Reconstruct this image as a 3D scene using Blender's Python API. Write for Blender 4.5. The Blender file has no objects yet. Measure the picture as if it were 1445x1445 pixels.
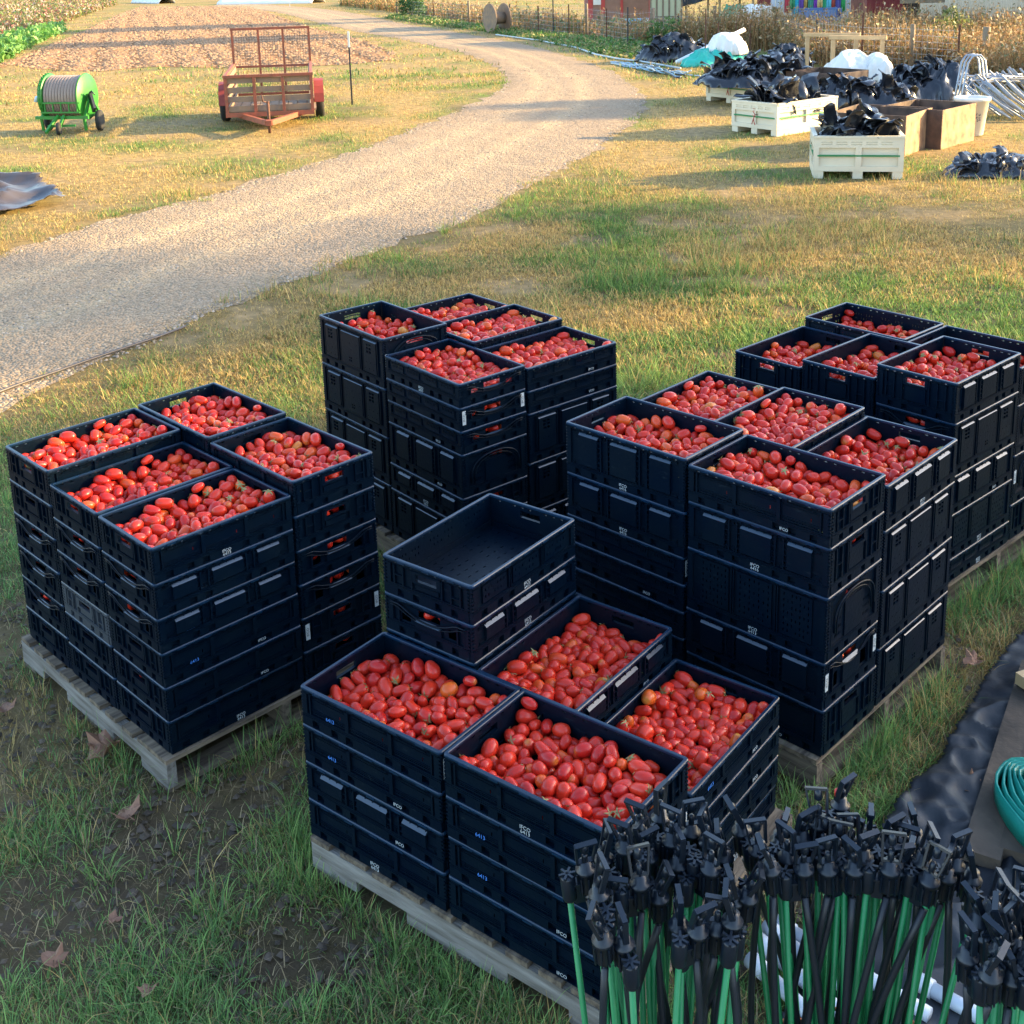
import bpy, bmesh, math, random, json
import numpy as np
from mathutils import Vector, Matrix, Quaternion
PI = math.pi
rnd = random.Random(7)
sc = bpy.context.scene
C = sc.collection

# ---------------------------------------------------------------- camera
FPX, CYP, CAMH = 1708.15, 350.0, 2.9594
PITCH, ROLL = math.radians(13.31), math.radians(-1.4467)
cp, sp = math.cos(PITCH), math.sin(PITCH)
cr, sr = math.cos(ROLL), math.sin(ROLL)
_r = Vector((1, 0, 0)); _u = Vector((0, sp, cp)); _f = Vector((0, cp, -sp))
_R = cr*_r + sr*_u; _U = -sr*_r + cr*_u
cam_d = bpy.data.cameras.new('camera'); cam = bpy.data.objects.new('camera', cam_d); C.objects.link(cam)
M = Matrix((( _R.x, _U.x, -_f.x, 0), (_R.y, _U.y, -_f.y, 0), (_R.z, _U.z, -_f.z, CAMH), (0, 0, 0, 1)))
cam.matrix_world = M
cam_d.sensor_fit = 'HORIZONTAL'; cam_d.sensor_width = 36; cam_d.lens = 36*FPX/1445
cam_d.shift_y = -(722.5-CYP)/1445
cam_d.clip_start = .05; cam_d.clip_end = 1500
sc.camera = cam
sc.render.resolution_x = sc.render.resolution_y = 1024

# ---------------------------------------------------------------- light
SUN_EL = math.radians(17.0); SUN_AZ = math.atan2(0.16, 1.0)        # direction towards the sun, measured from +x
w = bpy.data.worlds.new("World"); sc.world = w; w.use_nodes = True
nt = w.node_tree; sky = nt.nodes.new('ShaderNodeTexSky'); sky.sky_type = 'NISHITA'; sky.sun_disc = False
sky.sun_elevation = SUN_EL; sky.sun_rotation = PI/2 - SUN_AZ
sky.air_density = 1.0; sky.dust_density = 1.2; sky.ozone_density = 1.2
nt.links.new(sky.outputs[0], nt.nodes['Background'].inputs[0]); nt.nodes['Background'].inputs[1].default_value = .15
sun_d = bpy.data.lights.new('sun', 'SUN'); sun = bpy.data.objects.new('sun', sun_d); C.objects.link(sun)
sun_d.energy = 4.1; sun_d.angle = math.radians(.7); sun_d.color = (1, .70, .31)
sd = Vector((math.cos(SUN_EL)*math.cos(SUN_AZ), math.cos(SUN_EL)*math.sin(SUN_AZ), math.sin(SUN_EL)))
sun.rotation_euler = sd.to_track_quat('Z', 'Y').to_euler(); sun.location = (20, 5, 20)
sc.view_settings.view_transform = 'Standard'; sc.view_settings.look = 'None'
sc.view_settings.exposure = 2.35; sc.view_settings.gamma = 1
sc.cycles.max_bounces = 6; sc.cycles.diffuse_bounces = 3; sc.cycles.transparent_max_bounces = 6
sc.cycles.use_denoising = True

# ---------------------------------------------------------------- helpers
def G(px, py, z=0.0):
    """a point of the photograph -> the place on level z it shows"""
    X = (px-722.5)/FPX; U = -(py-CYP)/FPX
    x = X*cr - U*sr; up = X*sr + U*cr
    d = (x, cp+up*sp, -sp+up*cp); t = (z-CAMH)/d[2]
    return Vector((d[0]*t, d[1]*t, z))
def GY(px, py, y):
    """same, on the upright plane at distance y"""
    X = (px-722.5)/FPX; U = -(py-CYP)/FPX
    x = X*cr - U*sr; up = X*sr + U*cr
    d = (x, cp+up*sp, -sp+up*cp); t = y/d[1]
    return Vector((d[0]*t, y, CAMH+d[2]*t))

def mat(name, col, rough=.6, metal=0, noise=0, nscale=20, col2=None, bump=0, bscale=60, spec=.5, coat=0, trans=0, alpha=1, attr=None, detail=4, coord='Object', stretch=None, vary=False, scuff=None):
    m = bpy.data.materials.new(name); m.use_nodes = True; t = m.node_tree; N = t.nodes; L = t.links
    b = N['Principled BSDF']
    b.inputs['Roughness'].default_value = rough; b.inputs['Metallic'].default_value = metal
    b.inputs['Specular IOR Level'].default_value = spec; b.inputs['Coat Weight'].default_value = coat
    b.inputs['Base Color'].default_value = (*col, 1)
    tc = N.new('ShaderNodeTexCoord'); vec = tc.outputs[coord]
    if stretch:
        mp = N.new('ShaderNodeMapping'); mp.inputs['Scale'].default_value = stretch; L.new(vec, mp.inputs['Vector']); vec = mp.outputs[0]
    if vary:
        oi = N.new('ShaderNodeObjectInfo'); vm = N.new('ShaderNodeVectorMath'); vm.operation = 'ADD'; sc2 = N.new('ShaderNodeVectorMath'); sc2.operation = 'SCALE'; sc2.inputs['Scale'].default_value = .37
        L.new(oi.outputs['Location'], sc2.inputs[0]); L.new(vec, vm.inputs[0]); L.new(sc2.outputs[0], vm.inputs[1]); vec = vm.outputs[0]
        v3 = N.new('ShaderNodeVectorMath'); v3.operation = 'ADD'; cx3 = N.new('ShaderNodeCombineXYZ'); L.new(oi.outputs['Random'], cx3.inputs[0]); L.new(vec, v3.inputs[0]); L.new(cx3.outputs[0], v3.inputs[1]); vec = v3.outputs[0]
    src = None
    if attr:
        a = N.new('ShaderNodeAttribute'); a.attribute_name = attr; src = a.outputs['Color']
        L.new(src, b.inputs['Base Color'])
    if noise:
        n = N.new('ShaderNodeTexNoise'); n.inputs['Scale'].default_value = nscale; n.inputs['Detail'].default_value = detail
        L.new(vec, n.inputs['Vector'])
        r = N.new('ShaderNodeValToRGB'); r.color_ramp.elements[0].position = .32; r.color_ramp.elements[1].position = .68
        L.new(n.outputs['Fac'], r.inputs['Fac'])
        mx = N.new('ShaderNodeMix'); mx.data_type = 'RGBA'
        c2 = col2 or tuple(c*.5 for c in col)
        if src: L.new(src, mx.inputs['A'])
        else: mx.inputs['A'].default_value = (*col, 1)
        mx.inputs['B'].default_value = (*c2, 1)
        mm = N.new('ShaderNodeMath'); mm.operation = 'MULTIPLY'; mm.inputs[1].default_value = noise
        L.new(r.outputs['Color'], mm.inputs[0]); L.new(mm.outputs[0], mx.inputs['Factor'])
        L.new(mx.outputs['Result'], b.inputs['Base Color'])
        if rough > .15:
            mr = N.new('ShaderNodeMapRange'); mr.inputs['To Min'].default_value = rough*.8; mr.inputs['To Max'].default_value = min(1, rough*1.25)
            L.new(n.outputs['Fac'], mr.inputs['Value']); L.new(mr.outputs[0], b.inputs['Roughness'])
    if scuff:
        m5 = N.new('ShaderNodeMapping'); m5.inputs['Scale'].default_value = (18, 18, 75); m5.inputs['Rotation'].default_value = (.2, .3, .1); L.new(vec, m5.inputs['Vector'])
        n5 = N.new('ShaderNodeTexNoise'); n5.inputs['Scale'].default_value = 1.0; n5.inputs['Detail'].default_value = 7; n5.inputs['Roughness'].default_value = .7; L.new(m5.outputs[0], n5.inputs['Vector'])
        r5 = N.new('ShaderNodeMapRange'); r5.inputs['From Min'].default_value = .60; r5.inputs['From Max'].default_value = .74; r5.inputs['To Max'].default_value = .75; L.new(n5.outputs['Fac'], r5.inputs['Value'])
        x5 = N.new('ShaderNodeMix'); x5.data_type = 'RGBA'; L.new(r5.outputs[0], x5.inputs['Factor']); x5.inputs['B'].default_value = (*scuff, 1)
        L.new(b.inputs['Base Color'].links[0].from_socket, x5.inputs['A']); L.new(x5.outputs['Result'], b.inputs['Base Color'])
    if bump:
        n2 = N.new('ShaderNodeTexNoise'); n2.inputs['Scale'].default_value = bscale; n2.inputs['Detail'].default_value = 5
        L.new(vec, n2.inputs['Vector'])
        bp = N.new('ShaderNodeBump'); bp.inputs['Strength'].default_value = bump; bp.inputs['Distance'].default_value = .01
        L.new(n2.outputs['Fac'], bp.inputs['Height']); L.new(bp.outputs[0], b.inputs['Normal'])
    if trans:
        tr = N.new('ShaderNodeBsdfTranslucent'); ms = N.new('ShaderNodeMixShader'); ms.inputs[0].default_value = trans
        if b.inputs['Base Color'].is_linked: L.new(b.inputs['Base Color'].links[0].from_socket, tr.inputs['Color'])
        else: tr.inputs['Color'].default_value = (*col, 1)
        L.new(b.outputs[0], ms.inputs[1]); L.new(tr.outputs[0], ms.inputs[2]); L.new(ms.outputs[0], N['Material Output'].inputs['Surface'])
    return m

class MB:
    def __init__(s): s.v = []; s.f = []; s.m = []; s.M = None; s.sm = []
    def _add(s, vs, fs, mi=0, smooth=False):
        o = len(s.v)
        if s.M is not None: vs = [tuple(s.M @ Vector(p)) for p in vs]
        s.v += [tuple(p) for p in vs]
        for f in fs: s.f.append(tuple(o+i for i in f)); s.m.append(mi); s.sm.append(smooth)
    def box(s, c, d, rz=0, mi=0, rx=0, ry=0):
        R = Matrix.Translation(c) @ Matrix.Rotation(rz, 4, 'Z') @ Matrix.Rotation(ry, 4, 'Y') @ Matrix.Rotation(rx, 4, 'X')
        vs = [tuple(R @ Vector((d[0]*(i-.5), d[1]*(j-.5), d[2]*(k-.5)))) for i in (0, 1) for j in (0, 1) for k in (0, 1)]
        s._add(vs, [(0, 1, 3, 2), (4, 6, 7, 5), (0, 4, 5, 1), (2, 3, 7, 6), (0, 2, 6, 4), (1, 5, 7, 3)], mi)
    def bar(s, a, b, wd, th, mi=0, up=(0, 0, 1)):
        a = Vector(a); b = Vector(b); d = b-a; l = d.length
        if l < 1e-6: return
        z = d/l; x = z.cross(Vector(up))
        if x.length < 1e-4: x = z.cross(Vector((0, 1, 0)))
        x.normalize(); y = z.cross(x)
        vs = [tuple(p+x*wd*(i-.5)+y*th*(j-.5)) for p in (a, b) for i, j in ((0, 0), (1, 0), (1, 1), (0, 1))]
        s._add(vs, [(3, 2, 1, 0), (4, 5, 6, 7), (0, 1, 5, 4), (1, 2, 6, 5), (2, 3, 7, 6), (3, 0, 4, 7)], mi)
    def tube(s, pts, r, n=8, mi=0, cap=True, closed=False):
        pts = [Vector(p) for p in pts]; k = len(pts)
        rr = r if isinstance(r, (list, tuple)) else [r]*k
        vs = []; prev = None
        for i, p in enumerate(pts):
            if closed: t = pts[(i+1) % k]-pts[i-1]
            else: t = pts[min(i+1, k-1)]-pts[max(i-1, 0)]
            t.normalize()
            if prev is None:
                a = t.cross(Vector((0, 0, 1)))
                if a.length < .1: a = t.cross(Vector((0, 1, 0)))
            else: a = prev-t*prev.dot(t)
            a.normalize(); prev = a; b = t.cross(a)
            for j in range(n):
                th = 2*PI*j/n; vs.append(tuple(p+(a*math.cos(th)+b*math.sin(th))*rr[i]))
        fs = []
        for i in range(k if closed else k-1):
            for j in range(n):
                i2 = (i+1) % k
                fs.append((i*n+j, i*n+(j+1) % n, i2*n+(j+1) % n, i2*n+j))
        if cap and not closed: fs += [tuple(range(n))[::-1], tuple((k-1)*n+j for j in range(n))]
        s._add(vs, fs, mi, True)
    def lathe(s, prof, n=16, mi=0, axis='Z', c=(0, 0, 0), smooth=True, sx=1, sy=1):
        vs = []; 
        for r, z in prof:
            for j in range(n):
                th = 2*PI*j/n; x, y = r*math.cos(th)*sx, r*math.sin(th)*sy
                p = (x, y, z) if axis == 'Z' else ((z, x, y) if axis == 'X' else (y, z, x))
                vs.append((p[0]+c[0], p[1]+c[1], p[2]+c[2]))
        k = len(prof)
        fs = [(i*n+j, i*n+(j+1) % n, (i+1)*n+(j+1) % n, (i+1)*n+j) for i in range(k-1) for j in range(n)]
        fs += [tuple(range(n))[::-1], tuple((k-1)*n+j for j in range(n))]
        s._add(vs, fs, mi, smooth)
    def quad(s, a, b, c, d, mi=0): s._add([a, b, c, d], [(0, 1, 2, 3)], mi)
    def mesh(s, name, mats):
        me = bpy.data.meshes.new(name); me.from_pydata(s.v, [], s.f)
        if not isinstance(mats, (list, tuple)): mats = [mats]
        for m in mats: me.materials.append(m)
        if len(mats) > 1: me.polygons.foreach_set('material_index', s.m)
        me.polygons.foreach_set('use_smooth', s.sm)
        me.update(); return me
    def build(s, name, mats, parent=None, loc=None, rz=0):
        return link(name, s.mesh(name, mats), parent, loc, rz)
def link(name, me, parent=None, loc=None, rz=0):
    o = bpy.data.objects.new(name, me); C.objects.link(o)
    if parent: o.parent = parent
    if loc is not None: o.location = loc
    if rz: o.rotation_euler[2] = rz
    return o
def tag(o, label=None, cat=None, group=None, kind=None):
    for k, v in (('label', label), ('category', cat), ('group', group), ('kind', kind)):
        if v: o[k] = v
    return o
def empty(name, loc=(0, 0, 0), rz=0, label=None, cat=None, group=None):
    o = bpy.data.objects.new(name, None); C.objects.link(o); o.location = loc; o.rotation_euler[2] = rz
    o.empty_display_size = .1
    return tag(o, label, cat, group)
def copy_thing(root, loc, rot=None, label=None, group=None):
    r = root.copy(); C.objects.link(r); r.location = loc
    if rot is not None: r.rotation_euler = rot
    if label: r['label'] = label
    if group: r['group'] = group
    for ch in list(root.children):
        c = ch.copy(); C.objects.link(c); c.parent = r
        for g in list(ch.children):
            d = g.copy(); C.objects.link(d); d.parent = c
    return r

# value noise on numpy arrays
def _h(ix, iy, s):
    n = (ix*374761393 + iy*668265263 + s*1442695041) & 0xffffffff
    n = ((n ^ (n >> 13))*1274126177) & 0xffffffff
    return ((n ^ (n >> 16)) & 0xffff)/65535.0
def vnoise(x, y, sc_, seed=0, octv=3):
    x = np.asarray(x, float)/sc_; y = np.asarray(y, float)/sc_; tot = 0; a = 1; nrm = 0
    for o in range(octv):
        xi = np.floor(x).astype(np.int64); yi = np.floor(y).astype(np.int64); fx = x-xi; fy = y-yi
        fx = fx*fx*(3-2*fx); fy = fy*fy*(3-2*fy); s = seed+o*17
        v = (_h(xi, yi, s)*(1-fx)+_h(xi+1, yi, s)*fx)*(1-fy)+(_h(xi, yi+1, s)*(1-fx)+_h(xi+1, yi+1, s)*fx)*fy
        tot = tot+a*v; nrm += a; a *= .5; x = x*2.03+11; y = y*2.03+7
    return tot/nrm
def sstep(a, b, x): t = np.clip((x-a)/(b-a), 0, 1); return t*t*(3-2*t)
def in_poly(x, y, poly):
    x = np.asarray(x); y = np.asarray(y); ins = np.zeros(x.shape, bool); n = len(poly)
    for i in range(n):
        x1, y1 = poly[i]; x2, y2 = poly[(i+1) % n]
        c = ((y1 > y) != (y2 > y)); xx = (x2-x1)*(y-y1)/((y2-y1) if y2 != y1 else 1e-9)+x1
        ins ^= c & (x < xx)
    return ins
# ================================================================ ground, road, field, grass
def densify(poly, step, amp, seed):
    out = []; r = random.Random(seed); n = len(poly)
    for i in range(n):
        a = Vector(poly[i]); b = Vector(poly[(i+1) % n]); k = max(1, int((b-a).length/step)); k = min(k, 60)
        for j in range(k):
            p = a.lerp(b, j/k); q = amp*min(1.5, .3+p.length/25)
            out.append((p.x+r.uniform(-q, q), p.y+r.uniform(-q, q)))
    return out
up_edge = [(-420, 470), (-120, 392), (0, 362), (100, 324), (180, 304), (270, 284), (340, 262), (430, 236), (520, 206), (600, 176), (660, 150), (700, 130), (718, 112), (700, 94), (660, 76), (600, 62), (540, 51), (490, 42), (440, 30), (412, 22), (380, 15), (300, 9)]
lo_edge = [(320, 2), (430, 10), (470, 14), (520, 22), (560, 32), (610, 40), (670, 50), (740, 62), (800, 78), (868, 102), (902, 126), (915, 148), (905, 164), (880, 184), (850, 206), (790, 240), (750, 262), (700, 290), (640, 318), (580, 336), (520, 356), (450, 386), (390, 406), (330, 430), (270, 455), (230, 482), (130, 517), (60, 547), (0, 575), (-300, 720), (-600, 760)]
def smooth_px(pts, it=1):
    for _ in range(it):
        q = [pts[0]]
        for a, b in zip(pts[:-1], pts[1:]): q += [(a[0]*.75+b[0]*.25, a[1]*.75+b[1]*.25), (a[0]*.25+b[0]*.75, a[1]*.25+b[1]*.75)]
        q.append(pts[-1]); pts = q
    return pts
road_poly = [tuple(G(*p).xy) for p in smooth_px(up_edge, 2)+smooth_px(lo_edge, 2)]
road_edge = densify(road_poly, .25, .05, 3)
field_poly = [tuple(G(*p).xy) for p in [(-60, 112), (12, 92), (75, 100), (140, 101), (215, 94), (310, 96), (400, 95), (495, 91), (545, 86), (560, 76), (505, 54), (440, 40), (385, 20), (352, 9), (200, 9), (168, 20), (140, 34), (90, 56), (40, 76)]]
field_edge = densify(field_poly, .5, .12, 4)

def flat_poly(name, pts, z, m):
    bm = bmesh.new(); vs = [bm.verts.new((x, y, z)) for x, y in pts]
    es = [bm.edges.new((vs[i], vs[(i+1) % len(vs)])) for i in range(len(vs))]
    bmesh.ops.triangle_fill(bm, edges=es, use_beauty=True)
    for f in bm.faces:
        if f.normal.z < 0: f.normal_flip()
    me = bpy.data.meshes.new(name); bm.to_mesh(me); bm.free(); me.materials.append(m)
    return tag(link(name, me), kind='structure')

# world-space masks shared by the soil sheet and the grass
mudc = [(G(220, 1225), .50), (G(60, 1300), .46), (G(430, 1345), .34), (G(330, 1150), .2), (G(1300, 1330), .5)]
def m_mud(x, y):
    v = np.zeros(np.shape(x))
    wob = vnoise(x, y, .35, 5)*.7
    for c, r in mudc: v = np.maximum(v, 1-np.hypot(x-c.x, y-c.y)/(r*(.55+wob)))
    return np.clip(v*2.2, 0, 1)
def m_bare(x, y): return sstep(.55, .72, vnoise(x, y, .8, 21, 4))
def m_dry(x, y):
    d = np.hypot(x, y)
    base = sstep(7.5, 14.5, d + 1.0*(x < -1.5))*.54 + .22
    base = base - .18*sstep(6.5, 8, y)*(1-sstep(12, 16, y))*(x > 0)
    base = base + .22*sstep(7.0, 8.5, d)*(1-sstep(13, 16, d)) - .10*(1-sstep(5, 7, d))
    return np.clip(base + (vnoise(x, y, 1.1, 31, 4)-.5)*2.4, 0, 1)

gx = np.concatenate([-np.geomspace(400, 6.2, 90), np.linspace(-6, 6, 300), np.geomspace(6.2, 400, 90)])
gy = np.concatenate([-np.geomspace(60, 1.2, 14), np.linspace(-1, 13, 350), np.geomspace(13.1, 700, 240)])
X, Y = np.meshgrid(gx, gy)
nx, ny = len(gx), len(gy)
near_road = in_poly(X, Y, [(p[0], p[1]) for p in road_poly])
field_in = in_poly(X, Y, field_poly)
for dx_, dy_ in ((.4, 0), (-.4, 0), (0, .5), (0, -.5), (.8, 0), (-.8, 0)): near_road = near_road | in_poly(X+dx_, Y+dy_, road_poly)
flat = near_road | field_in
Z = -(vnoise(X, Y, .5, 40, 4))*.035*(np.hypot(X, Y) < 14)
Z = np.where((np.hypot(X, Y) >= 14) | flat, -.004, Z - .004)
co = np.stack([X, Y, Z], -1).reshape(-1, 3)
idx = np.arange(nx*ny).reshape(ny, nx)
F = np.stack([idx[:-1, :-1], idx[:-1, 1:], idx[1:, 1:], idx[1:, :-1]], -1).reshape(-1, 4)
def np_mesh(name, co, F, mats, colattr=None):
    me = bpy.data.meshes.new(name); nf, k = F.shape
    me.vertices.add(len(co)); me.vertices.foreach_set('co', co.astype(np.float32).ravel())
    me.loops.add(nf*k); me.loops.foreach_set('vertex_index', F.astype(np.int32).ravel())
    me.polygons.add(nf); me.polygons.foreach_set('loop_start', np.arange(0, nf*k, k, dtype=np.int32))
    me.polygons.foreach_set('loop_total', np.full(nf, k, np.int32))
    if not isinstance(mats, (list, tuple)): mats = [mats]
    for m in mats: me.materials.append(m)
    me.update(calc_edges=True)
    if colattr is not None:
        for nm, c in colattr.items():
            a = me.color_attributes.new(nm, 'FLOAT_COLOR', 'POINT')
            if c.shape[1] == 3: c = np.concatenate([c, np.ones((len(c), 1))], 1)
            a.data.foreach_set('color', c.astype(np.float32).ravel())
    return me
mud = m_mud(X, Y).ravel(); bare = m_bare(X, Y).ravel(); dry = m_dry(X, Y).ravel()
c_soil = np.array([.12, .10, .055]); c_mud = np.array([.085, .060, .040]); c_straw = np.array([.40, .275, .11]); c_gr = np.array([.10, .14, .035]); c_bare = np.array([.33, .23, .12])
far = sstep(12, 22, np.hypot(X, Y).ravel())[:, None]
col = c_soil*(1-dry[:, None])+c_straw*.62*dry[:, None]
col = col*(1-far)+(c_gr*1.5*(1-dry[:, None])+c_straw*dry[:, None])*far
col = col*(1-bare[:, None]*.7)+(c_bare*(.4+.6*dry[:, None]))*bare[:, None]*.7
col = col*(1-mud[:, None])+c_mud*mud[:, None]
m_ground = mat('soil', (.2, .15, .1), .9, noise=.7, nscale=7, col2=(.11, .085, .04), bump=1, bscale=34, attr='col', detail=9, spec=.08)
gme = np_mesh('ground', co, F, m_ground, {'col': col})
gme.polygons.foreach_set('use_smooth', [True]*len(gme.polygons))
tag(link('ground', gme), kind='structure')

# gravel road
m_road = bpy.data.materials.new('gravel'); m_road.use_nodes = True
t = m_road.node_tree; N = t.nodes; L = t.links; b = N['Principled BSDF']; b.inputs['Roughness'].default_value = .9; b.inputs['Specular IOR Level'].default_value = .2
tc = N.new('ShaderNodeTexCoord')
v1 = N.new('ShaderNodeTexVoronoi'); v1.inputs['Scale'].default_value = 38; L.new(tc.outputs['Object'], v1.inputs['Vector'])
v2 = N.new('ShaderNodeTexVoronoi'); v2.inputs['Scale'].default_value = 15; L.new(tc.outputs['Object'], v2.inputs['Vector'])
n1 = N.new('ShaderNodeTexNoise'); n1.inputs['Scale'].default_value = .6; n1.inputs['Detail'].default_value = 8; n1.inputs['Roughness'].default_value = .65; L.new(tc.outputs['Object'], n1.inputs['Vector'])
bw = N.new('ShaderNodeSeparateColor'); L.new(v1.outputs['Color'], bw.inputs[0])
r1 = N.new('ShaderNodeValToRGB'); e = r1.color_ramp.elements; e[0].color = (.12, .085, .055, 1); e[1].color = (.46, .35, .235, 1); e[0].position = .05
L.new(bw.outputs[0], r1.inputs['Fac'])
r2 = N.new('ShaderNodeValToRGB'); e = r2.color_ramp.elements; e[0].position = .38; e[0].color = (.33, .255, .175, 1); e[1].position = .62; e[1].color = (.36, .325, .28, 1); L.new(n1.outputs['Fac'], r2.inputs['Fac'])
mx = N.new('ShaderNodeMix'); mx.data_type = 'RGBA'; mx.inputs['Factor'].default_value = .38; at0 = N.new('ShaderNodeAttribute'); at0.attribute_name = 'col'; L.new(at0.outputs['Color'], mx.inputs['A']); L.new(r1.outputs[0], mx.inputs['B']); L.new(mx.outputs['Result'], b.inputs['Base Color'])
ad = N.new('ShaderNodeMath'); ad.operation = 'ADD'; L.new(v1.outputs['Distance'], ad.inputs[0]); L.new(v2.outputs['Distance'], ad.inputs[1])
bp = N.new('ShaderNodeBump'); bp.inputs['Strength'].default_value = .8; bp.inputs['Distance'].default_value = .02; bp.invert = True; L.new(ad.outputs[0], bp.inputs['Height'])
n3 = N.new('ShaderNodeTexNoise'); n3.inputs['Scale'].default_value = 1.4; n3.inputs['Detail'].default_value = 4; L.new(tc.outputs['Object'], n3.inputs['Vector'])
bp2 = N.new('ShaderNodeBump'); bp2.inputs['Strength'].default_value = .7; bp2.inputs['Distance'].default_value = .12; L.new(n3.outputs['Fac'], bp2.inputs['Height']); L.new(bp2.outputs[0], bp.inputs['Normal'])
L.new(bp.outputs[0], b.inputs['Normal'])
def resample(pts, n):
    P_ = np.array(pts); d = np.hypot(*(P_[1:]-P_[:-1]).T); s = np.concatenate([[0], np.cumsum(d)]); q = np.linspace(0, s[-1], n)
    return np.stack([np.interp(q, s, P_[:, 0]), np.interp(q, s, P_[:, 1])], -1)
NU, NT = 700, 29
eu = resample([tuple(G(*p).xy) for p in smooth_px(up_edge, 3)], NU); el = resample([tuple(G(*p).xy) for p in smooth_px(lo_edge, 3)][::-1], NU)
tt = np.linspace(0, 1, NT)[None, :, None]; RP = eu[:, None]*(1-tt)+el[:, None]*tt
wob = (vnoise(RP[..., 0], RP[..., 1], .45, 91, 3)-.5)*.5*np.abs(tt[..., 0]-.5)*2
dv = (el-eu); dv = dv/np.linalg.norm(dv, axis=1)[:, None]; RP = RP+dv[:, None]*wob[..., None]
tv = np.broadcast_to(tt[..., 0], RP.shape[:2]); n_a = vnoise(RP[..., 0], RP[..., 1], 1.1, 92, 4); n_b = vnoise(RP[..., 0], RP[..., 1], .35, 93, 3)
rut = np.exp(-((tv-.30+.06*(n_a-.5))/.055)**2)+np.exp(-((tv-.62+.06*(n_a-.5))/.055)**2)+.6*np.exp(-((tv-.45+.1*(n_a-.5))/.03)**2)
edge_ = sstep(.36, .5, np.abs(tv-.5))*sstep(.3, .6, n_b)
base_ = np.array([.35, .245, .14])*(.8+.4*n_a[..., None]); loose = np.array([.29, .22, .155])
rc = base_*(.45+.0*tv[..., None])+loose*.55; rc = rc*(1-.55*np.clip(rut, 0, 1)[..., None])+np.array([.50, .36, .20])*.62*np.clip(rut, 0, 1)[..., None]; rc = rc*(1-.7*edge_[..., None])+np.array([.20, .15, .085])*.7*edge_[..., None]
rz_ = .001+(.003+.012*n_b*(1-np.clip(rut, 0, 1)))*(1-sstep(.40, .5, np.abs(tv-.5)))
co_ = np.concatenate([RP, rz_[..., None]], -1).reshape(-1, 3); ii = np.arange(NU*NT).reshape(NU, NT)
F_ = np.stack([ii[:-1, :-1], ii[:-1, 1:], ii[1:, 1:], ii[1:, :-1]], -1).reshape(-1, 4)[:, ::-1]
rme = np_mesh('road', co_, F_, m_road, {'col': rc.reshape(-1, 3)}); tag(link('road', rme), kind='structure')
# ploughed field
m_field = mat('ploughed_soil', (.33, .195, .105), .95, noise=.6, nscale=2.5, col2=(.20, .115, .065), detail=8)
t = m_field.node_tree; N = t.nodes; L = t.links; b = N['Principled BSDF']; b.inputs['Specular IOR Level'].default_value = .1
tc = N.new('ShaderNodeTexCoord'); mp = N.new('ShaderNodeMapping'); mp.inputs['Rotation'].default_value = (0, 0, math.radians(-17)); L.new(tc.outputs['Object'], mp.inputs['Vector'])
wv = N.new('ShaderNodeTexWave'); wv.inputs['Scale'].default_value = .26; wv.inputs['Distortion'].default_value = .5; wv.inputs['Detail Scale'].default_value = 1; L.new(mp.outputs[0], wv.inputs['Vector'])
ns = N.new('ShaderNodeTexNoise'); ns.inputs['Scale'].default_value = 5; ns.inputs['Detail'].default_value = 6; L.new(tc.outputs['Object'], ns.inputs['Vector'])
ma = N.new('ShaderNodeMath'); ma.operation = 'MULTIPLY_ADD'; ma.inputs[1].default_value = 1.6; L.new(ns.outputs['Fac'], ma.inputs[0]); L.new(wv.outputs['Fac'], ma.inputs[2])
hs2 = N.new('ShaderNodeMix'); hs2.data_type = 'RGBA'; hs2.blend_type = 'MULTIPLY'; rr2 = N.new('ShaderNodeValToRGB'); rr2.color_ramp.elements[0].color = (.55, .5, .45, 1); rr2.color_ramp.elements[1].position = .45; L.new(wv.outputs['Fac'], rr2.inputs['Fac'])
hs2.inputs['Factor'].default_value = .8; L.new(b.inputs['Base Color'].links[0].from_socket, hs2.inputs['A']); L.new(rr2.outputs[0], hs2.inputs['B']); L.new(hs2.outputs['Result'], b.inputs['Base Color'])
bp = N.new('ShaderNodeBump'); bp.inputs['Strength'].default_value = 1; bp.inputs['Distance'].default_value = .2; L.new(ma.outputs[0], bp.inputs['Height']); L.new(bp.outputs[0], b.inputs['Normal'])
flat_poly('field', field_edge, .0045, m_field)
# soil clods on the field
rg = np.random.default_rng(5)
def scatter_blobs(pts, sizes, name, m, cols=None, flatten=.6):
    base = np.array([[1, 0, 0], [-.5, .87, 0], [-.5, -.87, 0], [.2, .1, .9], [.3, .6, .5], [.3, -.6, .5], [-.6, .1, .5]])
    base = np.array([[1, 0, 0], [0, 1, 0], [-1, 0, 0], [0, -1, 0], [.25, .2, .8]])
    fc = np.array([[0, 1, 4], [1, 2, 4], [2, 3, 4], [3, 0, 4]])
    n = len(pts); a = rg.uniform(0, 6.28, n); ca, sa = np.cos(a), np.sin(a)
    B = np.repeat(base[None], n, 0)*rg.uniform(.65, 1.3, (n, 5, 3))
    B = B*sizes[:, None, None]; B[..., 2] *= flatten
    x = B[..., 0]*ca[:, None]-B[..., 1]*sa[:, None]; y = B[..., 0]*sa[:, None]+B[..., 1]*ca[:, None]
    co = np.stack([x+pts[:, 0:1], y+pts[:, 1:2], B[..., 2]+pts[:, 2:3]-.002], -1).reshape(-1, 3)
    F = (fc[None]+(np.arange(n)*5)[:, None, None]).reshape(-1, 3)
    ca_ = None
    if cols is not None: ca_ = {'col': np.repeat(cols, 5, 0)}
    return link(name, np_mesh(name, co, F, m, ca_))
n = 42000
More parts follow.
